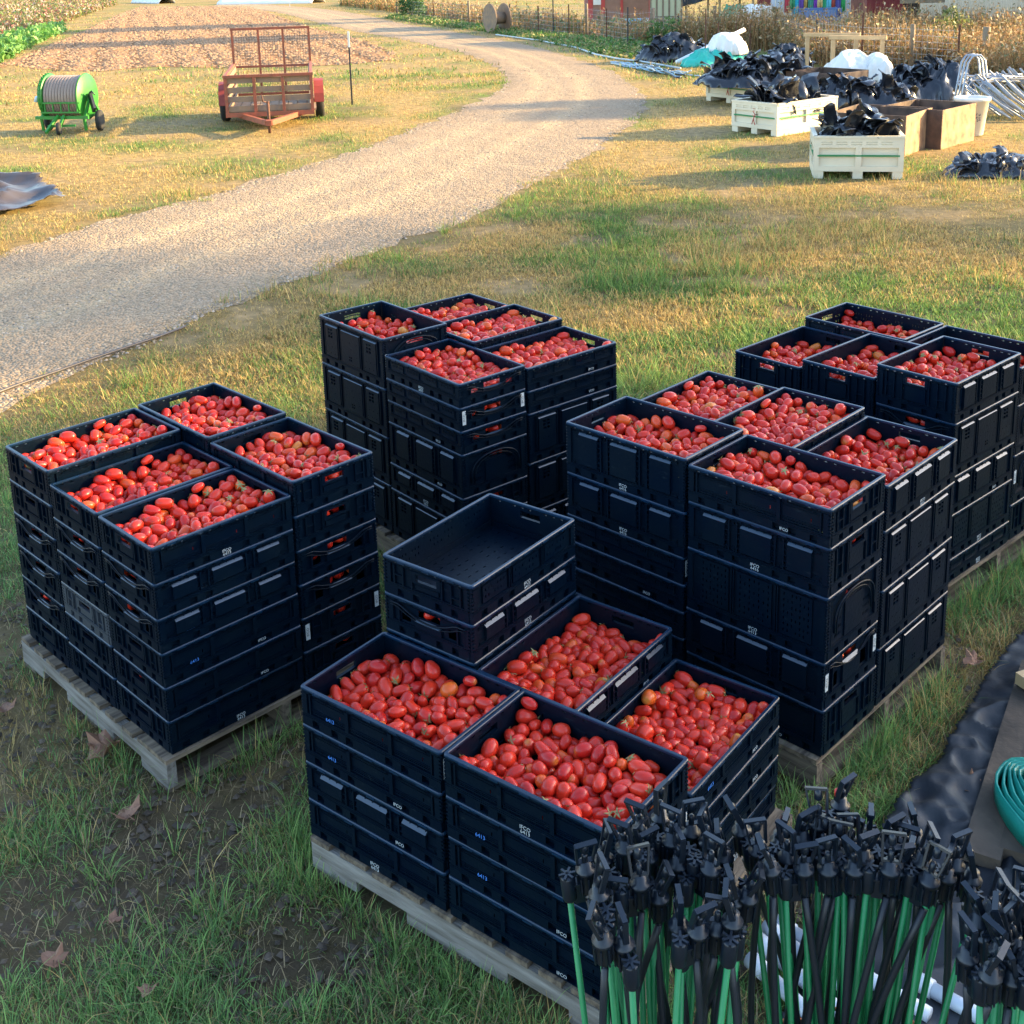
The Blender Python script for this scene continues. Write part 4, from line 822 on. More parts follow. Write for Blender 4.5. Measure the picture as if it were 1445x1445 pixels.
# ---- tomatoes
TOM = json.loads('''[[[91,23,110,46,-29,23,-79,256,389],[-45,160,128,32,38,-50,-70,251,362],[258,26,106,35,-17,89,-17,247,350],[-142,34,103,60,-48,-12,61,249,384],[219,-115,101,54,-52,-28,-58,235,377],[-16,108,101,41,-53,41,59,242,359],[-86,-55,101,3,-85,15,49,256,349],[-142,85,123,25,61,-35,65,233,346],[-196,-161,65,43,69,20,53,240,378],[-252,-89,90,39,81,15,40,221,360],[-102,153,121,55,7,-59,-57,232,356],[-214,72,129,49,-68,28,-45,232,342],[263,159,108,2,-91,37,-12,244,340],[211,122,126,66,-7,-73,8,226,339],[263,105,110,40,-47,74,21,229,333],[62,122,121,48,81,3,-30,249,304],[58,165,65,64,-26,69,-15,224,359],[-197,-113,78,63,54,-23,-49,235,363],[-240,163,88,69,48,-23,-47,235,302],[-267,115,81,44,-41,-57,-54,214,328],[-262,63,104,50,49,-67,21,241,298],[-233,-152,100,71,65,10,19,210,330],[-137,165,22,37,55,-49,-55,231,334],[224,163,70,60,39,63,26,245,345],[-66,104,93,57,-79,-12,-16,228,327],[149,108,119,35,-48,19,-77,231,328],[-58,-92,128,83,-39,34,16,226,296],[263,-104,127,10,8,5,-98,249,295],[256,159,25,34,30,68,56,257,346],[-39,20,100,85,-31,-7,-40,228,376],[-139,133,99,4,-79,49,-33,255,386],[-197,-71,92,40,66,-47,-40,209,350],[85,-23,123,28,-69,1,65,224,304],[105,-163,62,59,29,73,12,244,324],[-205,-28,93,17,25,42,85,228,319],[-258,-166,71,0,-52,8,84,214,318],[-84,-166,69,86,-11,31,-36,225,358],[-87,50,108,40,-62,-16,-64,217,310],[267,-5,66,32,-71,-55,-26,211,344],[1,-63,126,9,-16,-60,76,203,331],[-16,-124,119,13,-44,57,-67,203,319],[147,158,112,18,45,43,-75,228,323],[196,163,23,18,-55,-34,73,240,335],[203,-64,124,56,-61,-29,46,226,292],[-198,34,104,20,-22,-16,-93,248,292],[-240,5,106,20,-56,-10,78,211,311],[-226,106,98,8,-12,-37,-91,218,361],[266,-66,95,18,38,73,-52,217,306],[207,-13,121,24,-60,-40,-63,190,322],[-61,161,81,40,56,0,-71,254,324],[-27,-165,107,64,24,-43,-57,232,304],[68,78,94,23,-91,-9,-29,247,372],[58,-134,123,40,62,40,-52,196,324],[12,166,39,14,-82,7,-53,225,308],[265,50,26,95,-8,-25,-10,222,277],[250,-18,109,76,2,45,-44,207,361],[262,-141,97,72,6,60,-31,228,274],[226,68,95,39,-43,-67,-44,228,291],[20,-16,124,49,37,-54,-56,196,307],[73,164,22,65,40,62,14,225,351],[176,-166,21,58,-23,71,-31,218,320],[-267,150,21,74,65,-12,7,215,339],[172,-25,94,10,51,-58,60,240,354],[267,-163,59,36,12,29,-87,212,309],[-126,-120,111,23,-61,-7,74,205,282],[226,-166,72,78,-2,-12,-60,216,297],[-8,161,87,75,-44,8,46,242,298],[-165,-138,93,66,22,-57,42,201,301],[-140,-56,105,28,62,-72,3,232,268],[-262,-163,25,74,-44,-18,45,239,290],[-118,-166,24,47,29,78,25,218,331],[262,102,26,23,-41,70,52,252,315],[188,-161,106,36,23,-53,-72,187,309],[131,-8,121,41,-79,43,8,204,303],[-136,-13,92,66,-11,73,-6,203,294],[264,-79,23,51,66,53,-6,230,283],[-110,165,71,12,7,-10,-98,228,331],[-257,-26,86,28,46,-7,-83,207,342],[184,47,108,66,0,-40,62,202,305],[150,-78,122,79,60,5,-3,205,277],[133,161,26,44,-9,83,-29,249,344],[246,-168,19,73,7,-65,-12,201,315],[56,-166,82,78,10,1,59,219,322],[109,83,112,35,-21,81,-40,189,305],[180,-162,66,68,43,-14,-55,221,350],[120,169,72,52,-10,-83,8,193,291],[31,149,100,71,-62,-22,-21,197,305],[108,-76,113,65,-57,7,-47,211,263],[90,-158,113,92,-16,-15,-30,199,282],[112,170,134,79,16,56,13,175,289],[-28,-35,109,67,-4,10,72,212,321],[-136,-166,71,41,-69,-12,57,196,290],[-169,167,85,29,-59,62,-41,208,251],[-173,-168,21,74,-17,-52,37,202,308],[269,-34,28,59,-13,7,78,195,294],[21,-166,108,60,-21,-11,-75,202,294],[134,-155,94,55,8,82,-1,197,263],[-106,102,107,52,-11,35,76,208,299],[89,156,98,51,-31,-56,-55,213,326],[-79,160,29,32,-1,-89,30,227,385],[-260,54,21,34,-76,15,-51,212,287],[-264,-128,62,16,86,18,-42,195,276],[42,36,84,14,-1,-64,-74,196,276],[-59,-161,24,13,59,27,-74,245,310],[-269,162,58,51,31,-58,53,186,269],[9,-160,60,71,-33,59,11,250,313],[-207,169,55,83,6,50,18,190,285],[-49,59,82,42,-56,17,-68,218,321],[268,87,73,37,-89,-4,-23,189,284],[2,56,91,78,14,-4,59,209,312],[-179,82,91,57,71,33,21,245,302],[-68,-139,112,71,-17,-16,-64,204,243],[-270,4,18,49,61,42,-43,181,278],[-202,136,79,81,-28,18,46,216,336],[-257,97,22,78,32,-49,-17,217,319],[-135,-94,84,67,34,-60,-24,190,324],[-110,-159,100,5,-35,-53,76,186,253],[7,12,90,80,3,44,-38,225,296],[107,-122,110,82,47,26,16,191,257],[220,162,111,17,-2,-80,56,186,248],[-33,168,19,29,-71,-23,58,197,249],[-272,-46,51,82,-54,-2,-14,166,277],[208,16,88,2,-77,-15,-61,220,353],[268,-100,59,23,11,-58,-76,191,246],[266,132,64,58,20,-3,-78,215,254],[165,157,62,82,-54,13,4,226,319],[-4,-170,140,67,-34,-60,23,177,229],[-62,-20,92,7,97,-16,5,196,261],[42,-154,26,83,44,30,-9,225,383],[22,-126,92,28,-75,7,57,215,338],[138,-99,89,55,36,49,-56,222,379],[132,44,111,20,46,0,86,183,242],[-261,0,53,76,-13,-54,-30,196,304],[256,-125,23,51,-31,-76,22,219,331],[-39,-165,64,24,78,-52,20,204,248],[-265,-90,51,59,56,-55,-11,205,235],[190,90,105,31,-16,-26,89,194,251],[-270,-73,17,54,57,48,-38,177,272],[262,7,20,58,-15,-73,-29,203,278],[-78,-108,88,54,-27,79,-1,218,287],[61,-89,96,20,-68,68,10,204,284],[-5,-166,18,68,48,-54,-4,191,243],[183,-82,89,56,66,45,19,229,307],[21,-80,92,92,25,-2,26,214,297],[47,-58,108,67,-16,-40,59,168,235],[-190,162,18,71,-35,-54,-23,187,298],[-167,6,65,78,-42,-1,44,239,327],[154,73,88,0,49,-85,-9,225,323],[-96,9,82,17,9,-90,36,182,238],[154,26,80,47,-72,25,-41,234,346],[176,-125,91,13,3,-18,-96,194,280],[-256,-118,21,51,53,-35,-57,214,318],[125,-154,20,54,55,-34,51,201,344],[-240,33,74,41,-34,-48,68,212,316],[188,140,93,57,-13,-37,-71,202,321],[59,-14,81,15,69,-65,23,233,317],[-171,-42,72,76,59,13,20,190,270],[-219,-148,26,15,72,-55,36,207,314],[86,-164,23,0,-10,-39,91,190,271],[-234,-58,61,44,32,79,24,212,311],[28,80,74,95,-7,17,22,173,280],[125,-40,90,30,60,45,-58,194,300],[-228,155,18,50,-36,-55,-55,186,275],[-247,73,58,52,-37,76,-8,227,314],[18,128,60,76,11,54,33,211,321],[248,44,67,64,67,-24,25,178,297],[106,110,81,3,57,80,-10,199,279],[85,-51,90,73,-66,-6,-8,197,258],[216,-48,90,22,46,68,-51,195,267],[-67,9,56,44,62,-45,45,213,376],[-27,-82,97,6,36,63,68,193,324],[246,-50,63,37,24,76,-46,209,276],[228,120,87,20,71,38,-54,211,288],[67,126,64,32,27,-11,-89,185,232],[-171,110,59,25,92,-10,-25,201,316],[-102,66,74,74,40,-36,-37,208,309],[-240,-36,22,54,34,-56,-51,234,335],[-50,-69,65,43,66,47,-37,236,359],[-95,-75,57,50,32,55,-57,227,295],[110,55,71,3,-10,-71,-68,248,366],[-114,-126,65,38,-57,71,11,227,323],[-88,-31,64,67,-56,-26,37,172,264],[-224,32,36,48,-55,-66,-4,178,236],[236,-126,60,73,-39,-2,-53,199,307],[-22,-18,64,66,-37,62,-13,198,290],[-125,-41,62,1,-14,98,1,195,259],[17,-34,89,69,35,63,3,209,316],[-213,-4,58,14,-22,-36,-89,219,319],[75,-130,88,2,-38,74,-53,200,238],[-29,-127,80,67,-35,-30,57,209,305]],[[-139,155,125,20,-57,40,67,248,358],[262,30,93,81,53,18,-9,249,346],[126,-97,97,37,68,19,59,244,364],[-175,-133,124,24,76,-5,-59,235,369],[78,-21,125,36,-55,53,-51,242,355],[-105,-23,121,11,-36,57,72,233,364],[255,156,114,18,-42,52,-71,222,370],[139,64,97,44,-3,-52,72,234,369],[0,80,126,50,-65,32,46,246,342],[8,-10,119,59,70,-20,32,225,360],[203,154,101,9,-18,74,-62,244,337],[-210,-100,123,12,73,12,-65,227,351],[-266,-110,106,57,78,17,-12,218,359],[-169,-48,111,24,47,43,-72,249,352],[264,-57,35,8,36,-89,22,245,379],[-143,-162,99,87,-14,26,36,242,324],[226,94,97,70,-49,14,48,228,340],[-72,-164,65,42,-57,-43,54,241,366],[-218,8,113,22,-86,13,-41,242,368],[259,-155,101,70,-53,0,-46,255,371],[-226,-142,92,17,-37,-61,67,249,362],[-50,32,96,1,-70,35,61,235,346],[-266,125,81,36,70,-57,20,227,334],[-123,94,104,8,91,6,39,246,377],[-90,60,119,47,-49,67,28,246,307],[-235,-34,135,57,-24,75,-20,219,333],[-4,-58,101,63,66,14,37,220,339],[10,-111,126,17,-59,-42,-65,223,310],[132,-165,99,19,65,-3,-73,227,304],[0,-160,102,88,41,-10,14,247,301],[238,-106,92,82,-47,-5,28,225,361],[-198,166,107,53,-38,58,-47,221,299],[-266,50,22,56,55,-36,48,228,358],[123,-55,114,72,-18,52,-40,211,335],[-265,84,99,29,-30,-31,-84,222,301],[185,37,107,74,-57,-24,-22,230,297],[45,125,112,57,-28,48,-59,219,304],[91,-166,64,71,18,59,32,220,336],[237,-16,70,68,-62,35,7,262,343],[261,-71,82,61,51,58,-3,200,321],[-31,165,102,18,-33,91,14,215,305],[154,146,96,49,-22,83,-6,243,284],[-266,32,124,74,19,38,-50,198,320],[266,106,32,10,10,-92,33,218,373],[265,112,86,73,-44,-19,-46,222,283],[187,-106,93,71,-16,-57,-35,224,300],[216,-52,101,29,-10,51,79,220,323],[259,158,21,63,-38,-64,-18,222,355],[-258,-161,28,22,-45,13,84,251,351],[-102,166,85,33,33,84,23,220,314],[-101,166,27,36,32,84,22,228,326],[-69,-45,88,45,42,-77,4,254,327],[118,110,91,7,78,-33,-51,205,307],[-78,163,124,35,-84,9,38,219,277],[77,23,114,0,-43,-7,-89,222,269],[-79,109,113,50,43,74,-4,205,326],[-48,-165,108,8,-34,-11,92,228,283],[182,-159,99,35,-54,35,67,194,310],[-44,71,119,50,16,-14,83,223,302],[263,164,69,29,18,-34,-87,208,321],[-146,167,74,16,-88,34,-25,217,344],[172,-57,100,11,47,-84,22,224,341],[25,26,89,48,-54,-39,56,218,373],[262,-106,47,53,-61,17,54,241,299],[68,162,97,57,0,57,58,199,311],[-246,162,111,27,-58,68,33,199,291],[-187,87,111,43,0,89,3,194,310],[-162,12,105,63,-27,-69,-18,215,276],[-234,53,106,9,-6,-91,37,226,325],[-78,-135,123,12,30,-14,93,201,330],[-35,-124,121,44,-86,21,4,207,307],[188,-165,22,48,-41,63,-43,235,302],[-152,51,80,53,19,-73,35,220,348],[-128,-72,126,57,-9,-61,-52,209,289],[149,160,22,43,41,-63,48,231,279],[201,166,21,18,65,-1,-72,221,307],[46,-165,32,9,97,11,17,233,329],[-257,-30,56,26,-18,76,-54,245,377],[5,147,85,32,44,-81,15,221,355],[77,-57,88,18,9,97,-8,205,351],[-266,152,43,8,22,-73,-62,200,296],[32,167,61,23,-26,0,-93,205,313],[259,-170,140,56,45,-61,-31,179,294],[-185,-10,132,45,-7,61,63,188,284],[-269,-15,18,43,41,-61,50,189,299],[210,-157,63,56,9,-68,45,226,371],[-238,169,18,61,43,49,42,187,290],[-97,-164,23,46,-51,-39,59,237,296],[263,66,54,5,66,60,-43,214,313],[-270,-168,80,78,-19,7,58,174,304],[-230,163,63,36,-57,73,-3,235,307],[266,-160,55,80,52,-16,-19,186,311],[114,167,87,38,-28,-4,87,213,252],[98,-164,21,7,61,-22,74,222,309],[270,15,46,26,28,-57,72,182,289],[-110,34,82,0,53,56,62,237,380],[-93,-96,140,82,-50,-16,-15,190,266],[-270,-66,84,45,-37,59,55,173,286],[41,-163,82,43,57,-14,68,190,295],[-27,109,92,44,71,-53,9,225,335],[-226,105,97,55,75,10,33,191,299],[-120,-121,122,34,49,74,-27,189,281],[44,169,18,49,-54,36,-56,191,284],[-59,164,56,33,-26,-82,37,214,315],[-257,-25,101,24,75,24,55,208,308],[207,-6,99,4,-63,-53,55,186,269],[271,49,16,45,40,-59,52,169,299],[240,-167,26,35,2,-20,-90,198,268],[148,-165,56,7,55,16,-80,217,265],[76,164,55,35,-19,-83,36,219,304],[135,15,105,56,-36,73,-8,177,282],[97,-135,97,9,5,51,-84,176,269],[103,163,22,62,62,-45,-10,213,288],[-132,-166,53,49,20,-81,20,194,274],[-186,167,22,76,-37,-28,44,203,258],[89,61,101,6,76,27,56,191,261],[217,-142,103,45,64,48,-36,195,250],[-254,104,21,55,4,-66,-49,222,389],[-219,-168,52,9,80,51,28,199,261],[-180,-162,65,65,1,-47,-57,214,325],[202,169,62,3,62,11,76,192,266],[-192,-170,103,17,73,-10,-63,176,267],[40,-76,84,91,23,29,9,211,306],[-196,125,107,49,52,68,3,185,258],[72,98,88,22,-64,-72,-1,223,273],[41,59,110,46,-43,48,-59,202,234],[-44,-81,100,6,-52,-80,24,209,259],[163,-11,90,35,12,-17,90,213,322],[-263,13,89,22,83,-31,-38,200,268],[-153,-97,98,79,22,54,-10,231,296],[-192,51,99,88,24,-3,38,203,274],[-47,-168,24,13,26,2,95,207,258],[-236,-69,102,14,18,96,-5,227,312],[258,-14,20,58,54,51,31,209,303],[-267,75,56,10,19,75,60,185,300],[-268,-103,22,49,-38,14,76,195,249],[-262,-122,59,2,-88,-22,-40,212,289],[29,-121,92,12,-34,-60,-70,192,231],[199,106,62,19,23,-33,-89,243,297],[64,-131,72,9,-96,23,2,219,304],[-86,-86,102,13,-69,-60,35,214,259],[-8,-159,18,7,30,-68,-65,190,307],[-261,-62,19,65,-47,45,-36,201,271],[72,-91,58,24,59,4,76,206,357],[270,-144,18,31,22,67,-62,180,249],[187,65,69,25,-7,18,94,201,295],[-84,-2,89,76,5,60,19,196,299],[-10,169,52,13,89,-39,13,183,235],[-10,-18,71,18,78,-54,23,227,366],[5,-153,55,49,-57,-54,-36,209,355],[198,13,63,76,-48,5,-41,246,337],[30,-28,85,59,70,-38,-6,197,333],[224,54,59,8,66,-72,-16,189,321],[-185,-149,22,69,-60,26,28,231,376],[-109,-124,77,37,42,-59,57,246,289],[23,95,87,72,-52,-36,25,232,312],[117,-14,83,52,-45,70,12,209,332],[-38,154,21,65,-63,-19,-36,218,347],[-145,154,19,60,69,28,-26,199,302],[152,110,63,29,57,-56,51,224,288],[-66,140,88,56,67,-44,13,199,274],[-152,129,94,70,-40,-40,40,189,263],[-251,36,60,43,29,-72,45,183,285],[-9,64,85,20,-66,46,-54,216,269],[-183,142,62,18,86,33,32,253,361],[43,129,66,68,-34,59,-23,210,278],[-56,4,59,12,39,-68,-60,214,317],[-130,-22,84,14,-16,89,-38,224,267],[85,116,46,30,39,-82,24,234,349],[121,-123,59,64,-12,-66,34,232,336],[168,-134,70,44,47,75,13,181,285],[106,28,71,6,93,-33,2,223,382],[171,144,53,56,-4,74,-34,176,235],[-249,-82,55,12,65,-42,-60,199,334],[235,136,56,85,49,12,-2,219,321],[-9,-111,84,40,86,20,-21,224,304],[-25,-66,61,53,1,68,-48,253,352],[-206,-30,98,43,-18,-65,58,183,266],[-160,96,66,34,86,7,34,221,323],[75,-10,84,69,43,-51,25,190,279],[-58,-123,83,76,35,-53,4,226,268],[-118,129,58,70,31,43,45,247,392],[108,80,64,60,-49,58,-21,219,321],[136,-142,20,58,-24,-65,-41,211,299],[122,142,54,20,-96,-11,-2,179,242],[-42,125,55,40,-50,-44,60,208,303],[154,32,67,36,30,38,78,232,300],[-122,-63,89,1,-76,-33,54,192,309],[184,-36,63,90,-10,40,3,213,306],[0,139,19,32,-50,-42,-67,197,292]],[[84,-89,134,58,-39,54,-45,263,337],[199,-142,133,47,-39,44,-64,253,332],[-178,-107,97,49,-85,-11,-3,222,395],[-264,-144,108,66,42,40,-46,241,335],[-62,-163,138,39,-60,19,-66,248,310],[-188,-165,102,74,6,65,12,234,326],[148,-25,118,9,15,87,44,222,347],[-250,81,101,70,-27,64,-7,232,330],[-183,58,114,74,5,-64,12,220,348],[-89,94,106,63,-33,-63,27,219,342],[232,161,95,41,-34,-5,-83,254,346],[193,-163,88,53,58,-57,-19,234,333],[-264,-19,107,58,-72,18,31,229,332],[-176,-15,89,70,-35,57,18,222,356],[-74,-88,95,32,-18,-89,21,253,386],[231,29,100,53,61,-23,53,245,311],[176,164,94,74,-22,54,-30,247,299],[187,-101,101,44,10,75,-46,227,347],[17,159,107,60,-12,78,-4,212,342],[264,-110,79,39,36,-48,68,241,306],[-257,-63,70,1,-83,38,-39,253,371],[105,-165,110,11,6,-19,-96,212,352],[262,-60,91,50,32,-11,-79,232,296],[-41,70,108,48,-45,65,37,208,328],[-254,124,92,33,61,62,33,225,371],[106,126,133,24,-31,2,91,239,291],[262,28,61,60,77,1,-19,254,366],[266,52,115,17,-14,96,-11,208,332],[-82,-32,103,56,81,3,-6,222,330],[149,26,114,82,19,-8,-51,233,302],[220,84,94,33,34,-46,-73,234,332],[-131,-159,71,19,72,-31,57,230,363],[68,88,108,3,65,-64,-39,212,327],[150,-157,114,82,-55,1,-1,221,314],[-88,-124,122,7,-59,-74,28,237,297],[-265,164,107,14,-89,30,27,216,311],[-20,-158,115,54,82,-1,10,210,309],[258,125,91,41,-71,17,-52,211,313],[-266,-80,22,75,-64,13,5,226,313],[206,-165,22,65,15,-73,-4,232,310],[-124,-66,90,57,9,56,58,218,298],[221,-41,104,30,21,-40,82,205,305],[-186,167,62,55,48,-55,-38,208,298],[123,-55,95,43,-15,-41,78,238,373],[59,40,103,4,-20,-79,-56,209,315],[105,34,106,20,54,-80,11,222,359],[-117,162,106,69,18,36,-59,199,314],[230,165,33,7,37,91,10,235,329],[-106,-166,108,65,8,75,-3,216,298],[-128,-20,99,19,-43,85,-20,234,316],[268,141,20,39,-46,58,53,203,319],[10,164,65,67,3,70,19,237,305],[-263,-8,63,29,-54,-51,-59,236,325],[267,166,59,38,12,7,-90,211,293],[20,-70,106,8,43,-11,88,214,326],[-106,19,100,44,50,-53,-50,211,293],[-262,36,88,74,46,44,14,221,275],[-220,-50,118,57,36,-66,-29,204,293],[94,-13,95,24,19,92,-19,235,331],[254,-65,23,4,-56,49,-66,236,385],[-242,-157,69,41,-18,-75,-48,238,328],[-190,85,82,10,-43,19,87,225,306],[-158,155,100,88,-15,0,-43,215,304],[-49,167,108,4,-82,52,-17,209,314],[-51,-165,33,56,26,-11,-77,227,369],[266,82,25,29,-40,-77,-39,220,316],[110,80,96,45,80,-37,4,223,344],[16,33,100,14,-34,80,44,226,269],[137,124,93,81,12,55,8,225,324],[-26,-10,111,68,56,-34,29,186,304],[243,-149,102,10,91,-25,28,218,275],[-266,-166,29,10,78,59,8,216,295],[-238,167,20,49,54,-36,-57,213,288],[27,80,92,21,49,-48,68,201,295],[-176,166,21,72,5,66,14,221,353],[-182,-164,59,74,-22,-62,-6,219,339],[175,92,68,55,28,76,-18,254,314],[264,-12,90,71,43,-52,14,194,295],[-126,-113,89,72,-11,65,-17,234,278],[133,162,116,30,24,-48,78,210,270],[143,-159,23,68,-59,-36,20,239,347],[193,-4,93,18,-71,-13,-65,209,275],[138,168,19,49,-41,-62,43,196,300],[-266,-22,21,72,65,4,21,215,292],[76,134,98,40,-40,-21,79,247,354],[-25,-65,112,2,4,-56,81,214,257],[262,-161,23,64,-55,51,2,237,289],[-213,-124,82,43,30,65,-53,208,294],[-225,-28,74,6,91,38,-4,222,360],[-267,-107,64,53,30,-17,76,201,280],[94,167,119,15,-90,39,-3,199,268],[63,-46,100,62,-8,-24,73,219,294],[62,168,19,21,-58,31,-71,197,297],[58,-169,102,37,-3,-11,-91,186,309],[-131,73,90,42,66,58,13,197,302],[82,-162,59,54,-18,51,-63,248,306],[269,-161,65,60,-55,32,47,193,262],[62,168,70,13,78,59,5,201,330],[-260,156,60,2,56,51,-64,235,315],[-129,125,90,37,-19,-90,-5,210,259],[41,-2,82,34,-43,37,-74,209,317],[186,46,85,90,0,4,-42,227,300],[-181,28,86,25,-53,-66,44,181,291],[263,90,110,75,-15,-49,39,196,258],[-44,-168,82,27,-54,-30,72,200,278],[206,123,78,12,-72,47,-47,191,314],[-205,129,98,88,-23,5,38,200,265],[-28,134,96,57,-39,68,22,181,292],[-30,31,84,37,69,7,60,214,307],[23,-30,108,2,-94,19,-26,193,267],[-84,56,93,25,60,40,63,196,281],[-266,74,22,30,56,-57,50,211,307],[268,-6,21,82,-53,-1,-16,203,266],[-82,167,80,5,66,42,60,199,250],[-211,-69,84,66,45,-53,22,206,285],[268,-31,54,70,-58,30,25,207,270],[-134,163,60,58,-4,42,-68,205,312],[-269,64,59,44,-38,-28,-75,175,284],[-168,-57,97,73,-9,-53,38,188,244],[0,-112,106,39,-72,-36,-43,168,272],[134,-95,95,73,53,-28,-31,174,251],[6,167,21,49,-56,32,-57,213,261],[-265,26,26,63,17,-21,-71,209,274],[136,-162,68,50,-73,-32,32,231,306],[-47,164,19,10,68,30,-65,195,320],[-91,166,43,5,-65,23,70,197,320],[271,-111,38,47,63,52,-30,170,277],[14,-169,91,83,-9,53,6,183,256],[-223,54,77,20,-42,28,-83,212,327],[-47,-127,94,57,-18,-66,43,235,305],[177,-48,94,68,22,68,10,190,274],[76,-130,106,65,-52,-43,-34,173,283],[-181,-168,19,74,8,65,11,196,269],[4,-167,20,65,-26,-70,5,198,284],[190,168,53,19,41,-82,-32,184,261],[263,88,68,16,-26,46,-82,216,299],[-222,163,88,91,-36,8,14,189,297],[-134,-166,25,16,95,-9,22,210,265],[-259,126,24,32,-58,11,-73,229,294],[96,-169,19,29,-72,-23,57,195,239],[-223,-152,28,31,45,-80,20,212,327],[232,-169,62,7,51,84,13,189,255],[-270,107,57,71,-46,35,37,180,231],[215,-77,86,80,21,54,-4,181,272],[145,57,77,47,-26,-25,-79,211,329],[-43,167,58,43,35,-67,-47,208,243],[36,-102,87,57,-24,43,-64,192,274],[-223,15,67,57,-69,-40,13,174,272],[-270,-128,24,36,2,-14,-91,183,253],[-174,124,65,5,-76,-15,61,212,277],[35,124,78,61,44,62,-18,212,279],[-93,-163,25,2,29,87,37,205,300],[-10,-168,54,83,-15,51,8,183,248],[-18,74,71,11,72,50,-45,213,341],[-11,121,62,19,-70,-13,66,226,280],[32,-165,57,18,-86,34,30,200,277],[114,-132,89,27,69,-5,-66,177,264],[52,-162,20,30,-54,-47,-61,211,267],[103,170,47,34,-40,70,-46,165,257],[-62,130,82,3,-18,-80,-55,175,292],[-5,-25,80,59,-58,39,37,222,342],[258,35,18,61,-11,-64,43,191,290],[-52,0,88,72,0,-47,-49,177,261],[52,-137,80,63,-43,63,2,184,249],[148,144,54,74,6,64,12,248,326],[158,-120,74,81,34,26,-38,232,357],[9,-131,70,2,54,-81,-16,226,313],[-44,-45,76,28,94,-6,8,211,349],[-152,48,67,68,49,7,53,202,320],[222,-129,63,67,-7,-7,-72,235,328],[115,164,79,39,41,-65,48,195,237],[85,-90,86,25,-63,5,72,234,331],[-140,95,58,6,59,41,68,224,314],[-101,131,62,52,55,-56,30,191,239],[-23,-91,79,71,-56,-35,18,191,305],[-86,-142,64,32,-93,0,10,228,344],[250,130,52,10,-77,-17,60,178,302],[-108,34,60,34,-15,64,66,223,289],[135,7,78,28,-5,-43,84,183,289],[183,151,19,37,-73,14,-54,193,295],[-156,-54,55,74,-60,-7,24,235,356],[-225,-103,50,46,-57,-23,62,188,268],[-65,44,54,15,7,45,87,216,316],[166,-68,65,17,-18,93,22,186,263],[-123,137,24,40,44,-48,63,249,364],[-144,3,57,57,-80,-11,-10,203,284],[-50,94,70,2,-58,-70,-39,180,273],[232,-12,69,49,-38,0,77,170,235],[-87,88,58,75,4,-39,-51,211,331],[33,131,30,39,-39,-20,-80,251,381]]]''')
m_tom = bpy.data.materials.new('tomato_skin'); m_tom.use_nodes = True
t = m_tom.node_tree; N = t.nodes; L = t.links; b = N['Principled BSDF']
at_ = N.new('ShaderNodeAttribute'); at_.attribute_name = 'col'
nz_ = N.new('ShaderNodeTexNoise'); nz_.inputs['Scale'].default_value = 60; nz_.inputs['Detail'].default_value = 3
tc = N.new('ShaderNodeTexCoord'); L.new(tc.outputs['Object'], nz_.inputs['Vector'])
hs = N.new('ShaderNodeHueSaturation'); L.new(at_.outputs['Color'], hs.inputs['Color'])
mr = N.new('ShaderNodeMapRange'); mr.inputs['To Min'].default_value = .8; mr.inputs['To Max'].default_value = 1.22; L.new(nz_.outputs['Fac'], mr.inputs['Value']); L.new(mr.outputs[0], hs.inputs['Value'])
L.new(hs.outputs[0], b.inputs['Base Color']); b.inputs['Roughness'].default_value = .3; b.inputs['Specular IOR Level'].default_value = .42
b.inputs['Subsurface Weight'].default_value = .12; b.inputs['Subsurface Radius'].default_value = (.01, .003, .001)
m_calyx = mat('tomato_calyx', (.20, .23, .07), .8, noise=.8, nscale=80, col2=(.42, .32, .16))
def tom_shape(shape, seg=12, rings=8):
    """unit tomato (radius 1, half length 1 along z), vertices + per-vertex position 0..1 from tip to stem"""
    vs = []; fs = []; g = []
    for i in range(rings+1):
        t_ = i/rings; ph = PI*t_; z = -math.cos(ph); r = math.sin(ph)**.86
        if shape == 1: r *= 1+.10*z*-1           # pear: fatter at the tip
        if shape == 2: r *= 1-.06*math.cos(3*ph)
        if shape == 3: r *= 1-.13*max(0, math.sin(ph))**6+.05*z
        if i in (0, rings):
            vs.append((0, 0, z*(.99 if i == 0 else .93))); g.append(t_)
        else:
            for j in range(seg):
                th = 2*PI*j/seg; k = 1+(.025*math.cos(3*th+shape) if shape else .015*math.cos(2*th))
                vs.append((r*math.cos(th)*k, r*math.sin(th)*k, z)); g.append(t_)
    R_i = lambda i, j: 1+(i-1)*seg+j % seg
    last_ = len(vs)-1
    for j in range(seg): fs.append((0, R_i(1, j+1), R_i(1, j))); fs.append((last_, R_i(rings-1, j), R_i(rings-1, j+1)))
    qs = []
    for i in range(1, rings-1):
        for j in range(seg): fs.append((R_i(i, j), R_i(i, j+1), R_i(i+1, j+1), R_i(i+1, j)))
    return vs, fs, g
def tom_color(r):
    q = r.random()
    if q < .86: c = Vector((.68, .040, .014)).lerp(Vector((.50, .016, .010)), r.random())
    elif q < .992: c = Vector((.68, .060, .014)).lerp(Vector((.70, .10, .016)), r.random())
    else: c = Vector((.66, .15, .02)).lerp(Vector((.62, .24, .04)), r.random())
    sh = Vector((.60, .17, .03)) if r.random() < .3 else c*1.0   # yellow shoulders on some
    return c, sh
def vcol(g, c, sh):
    return [tuple(c.lerp(sh, max(0, (x-.78)/.22))) for x in g]
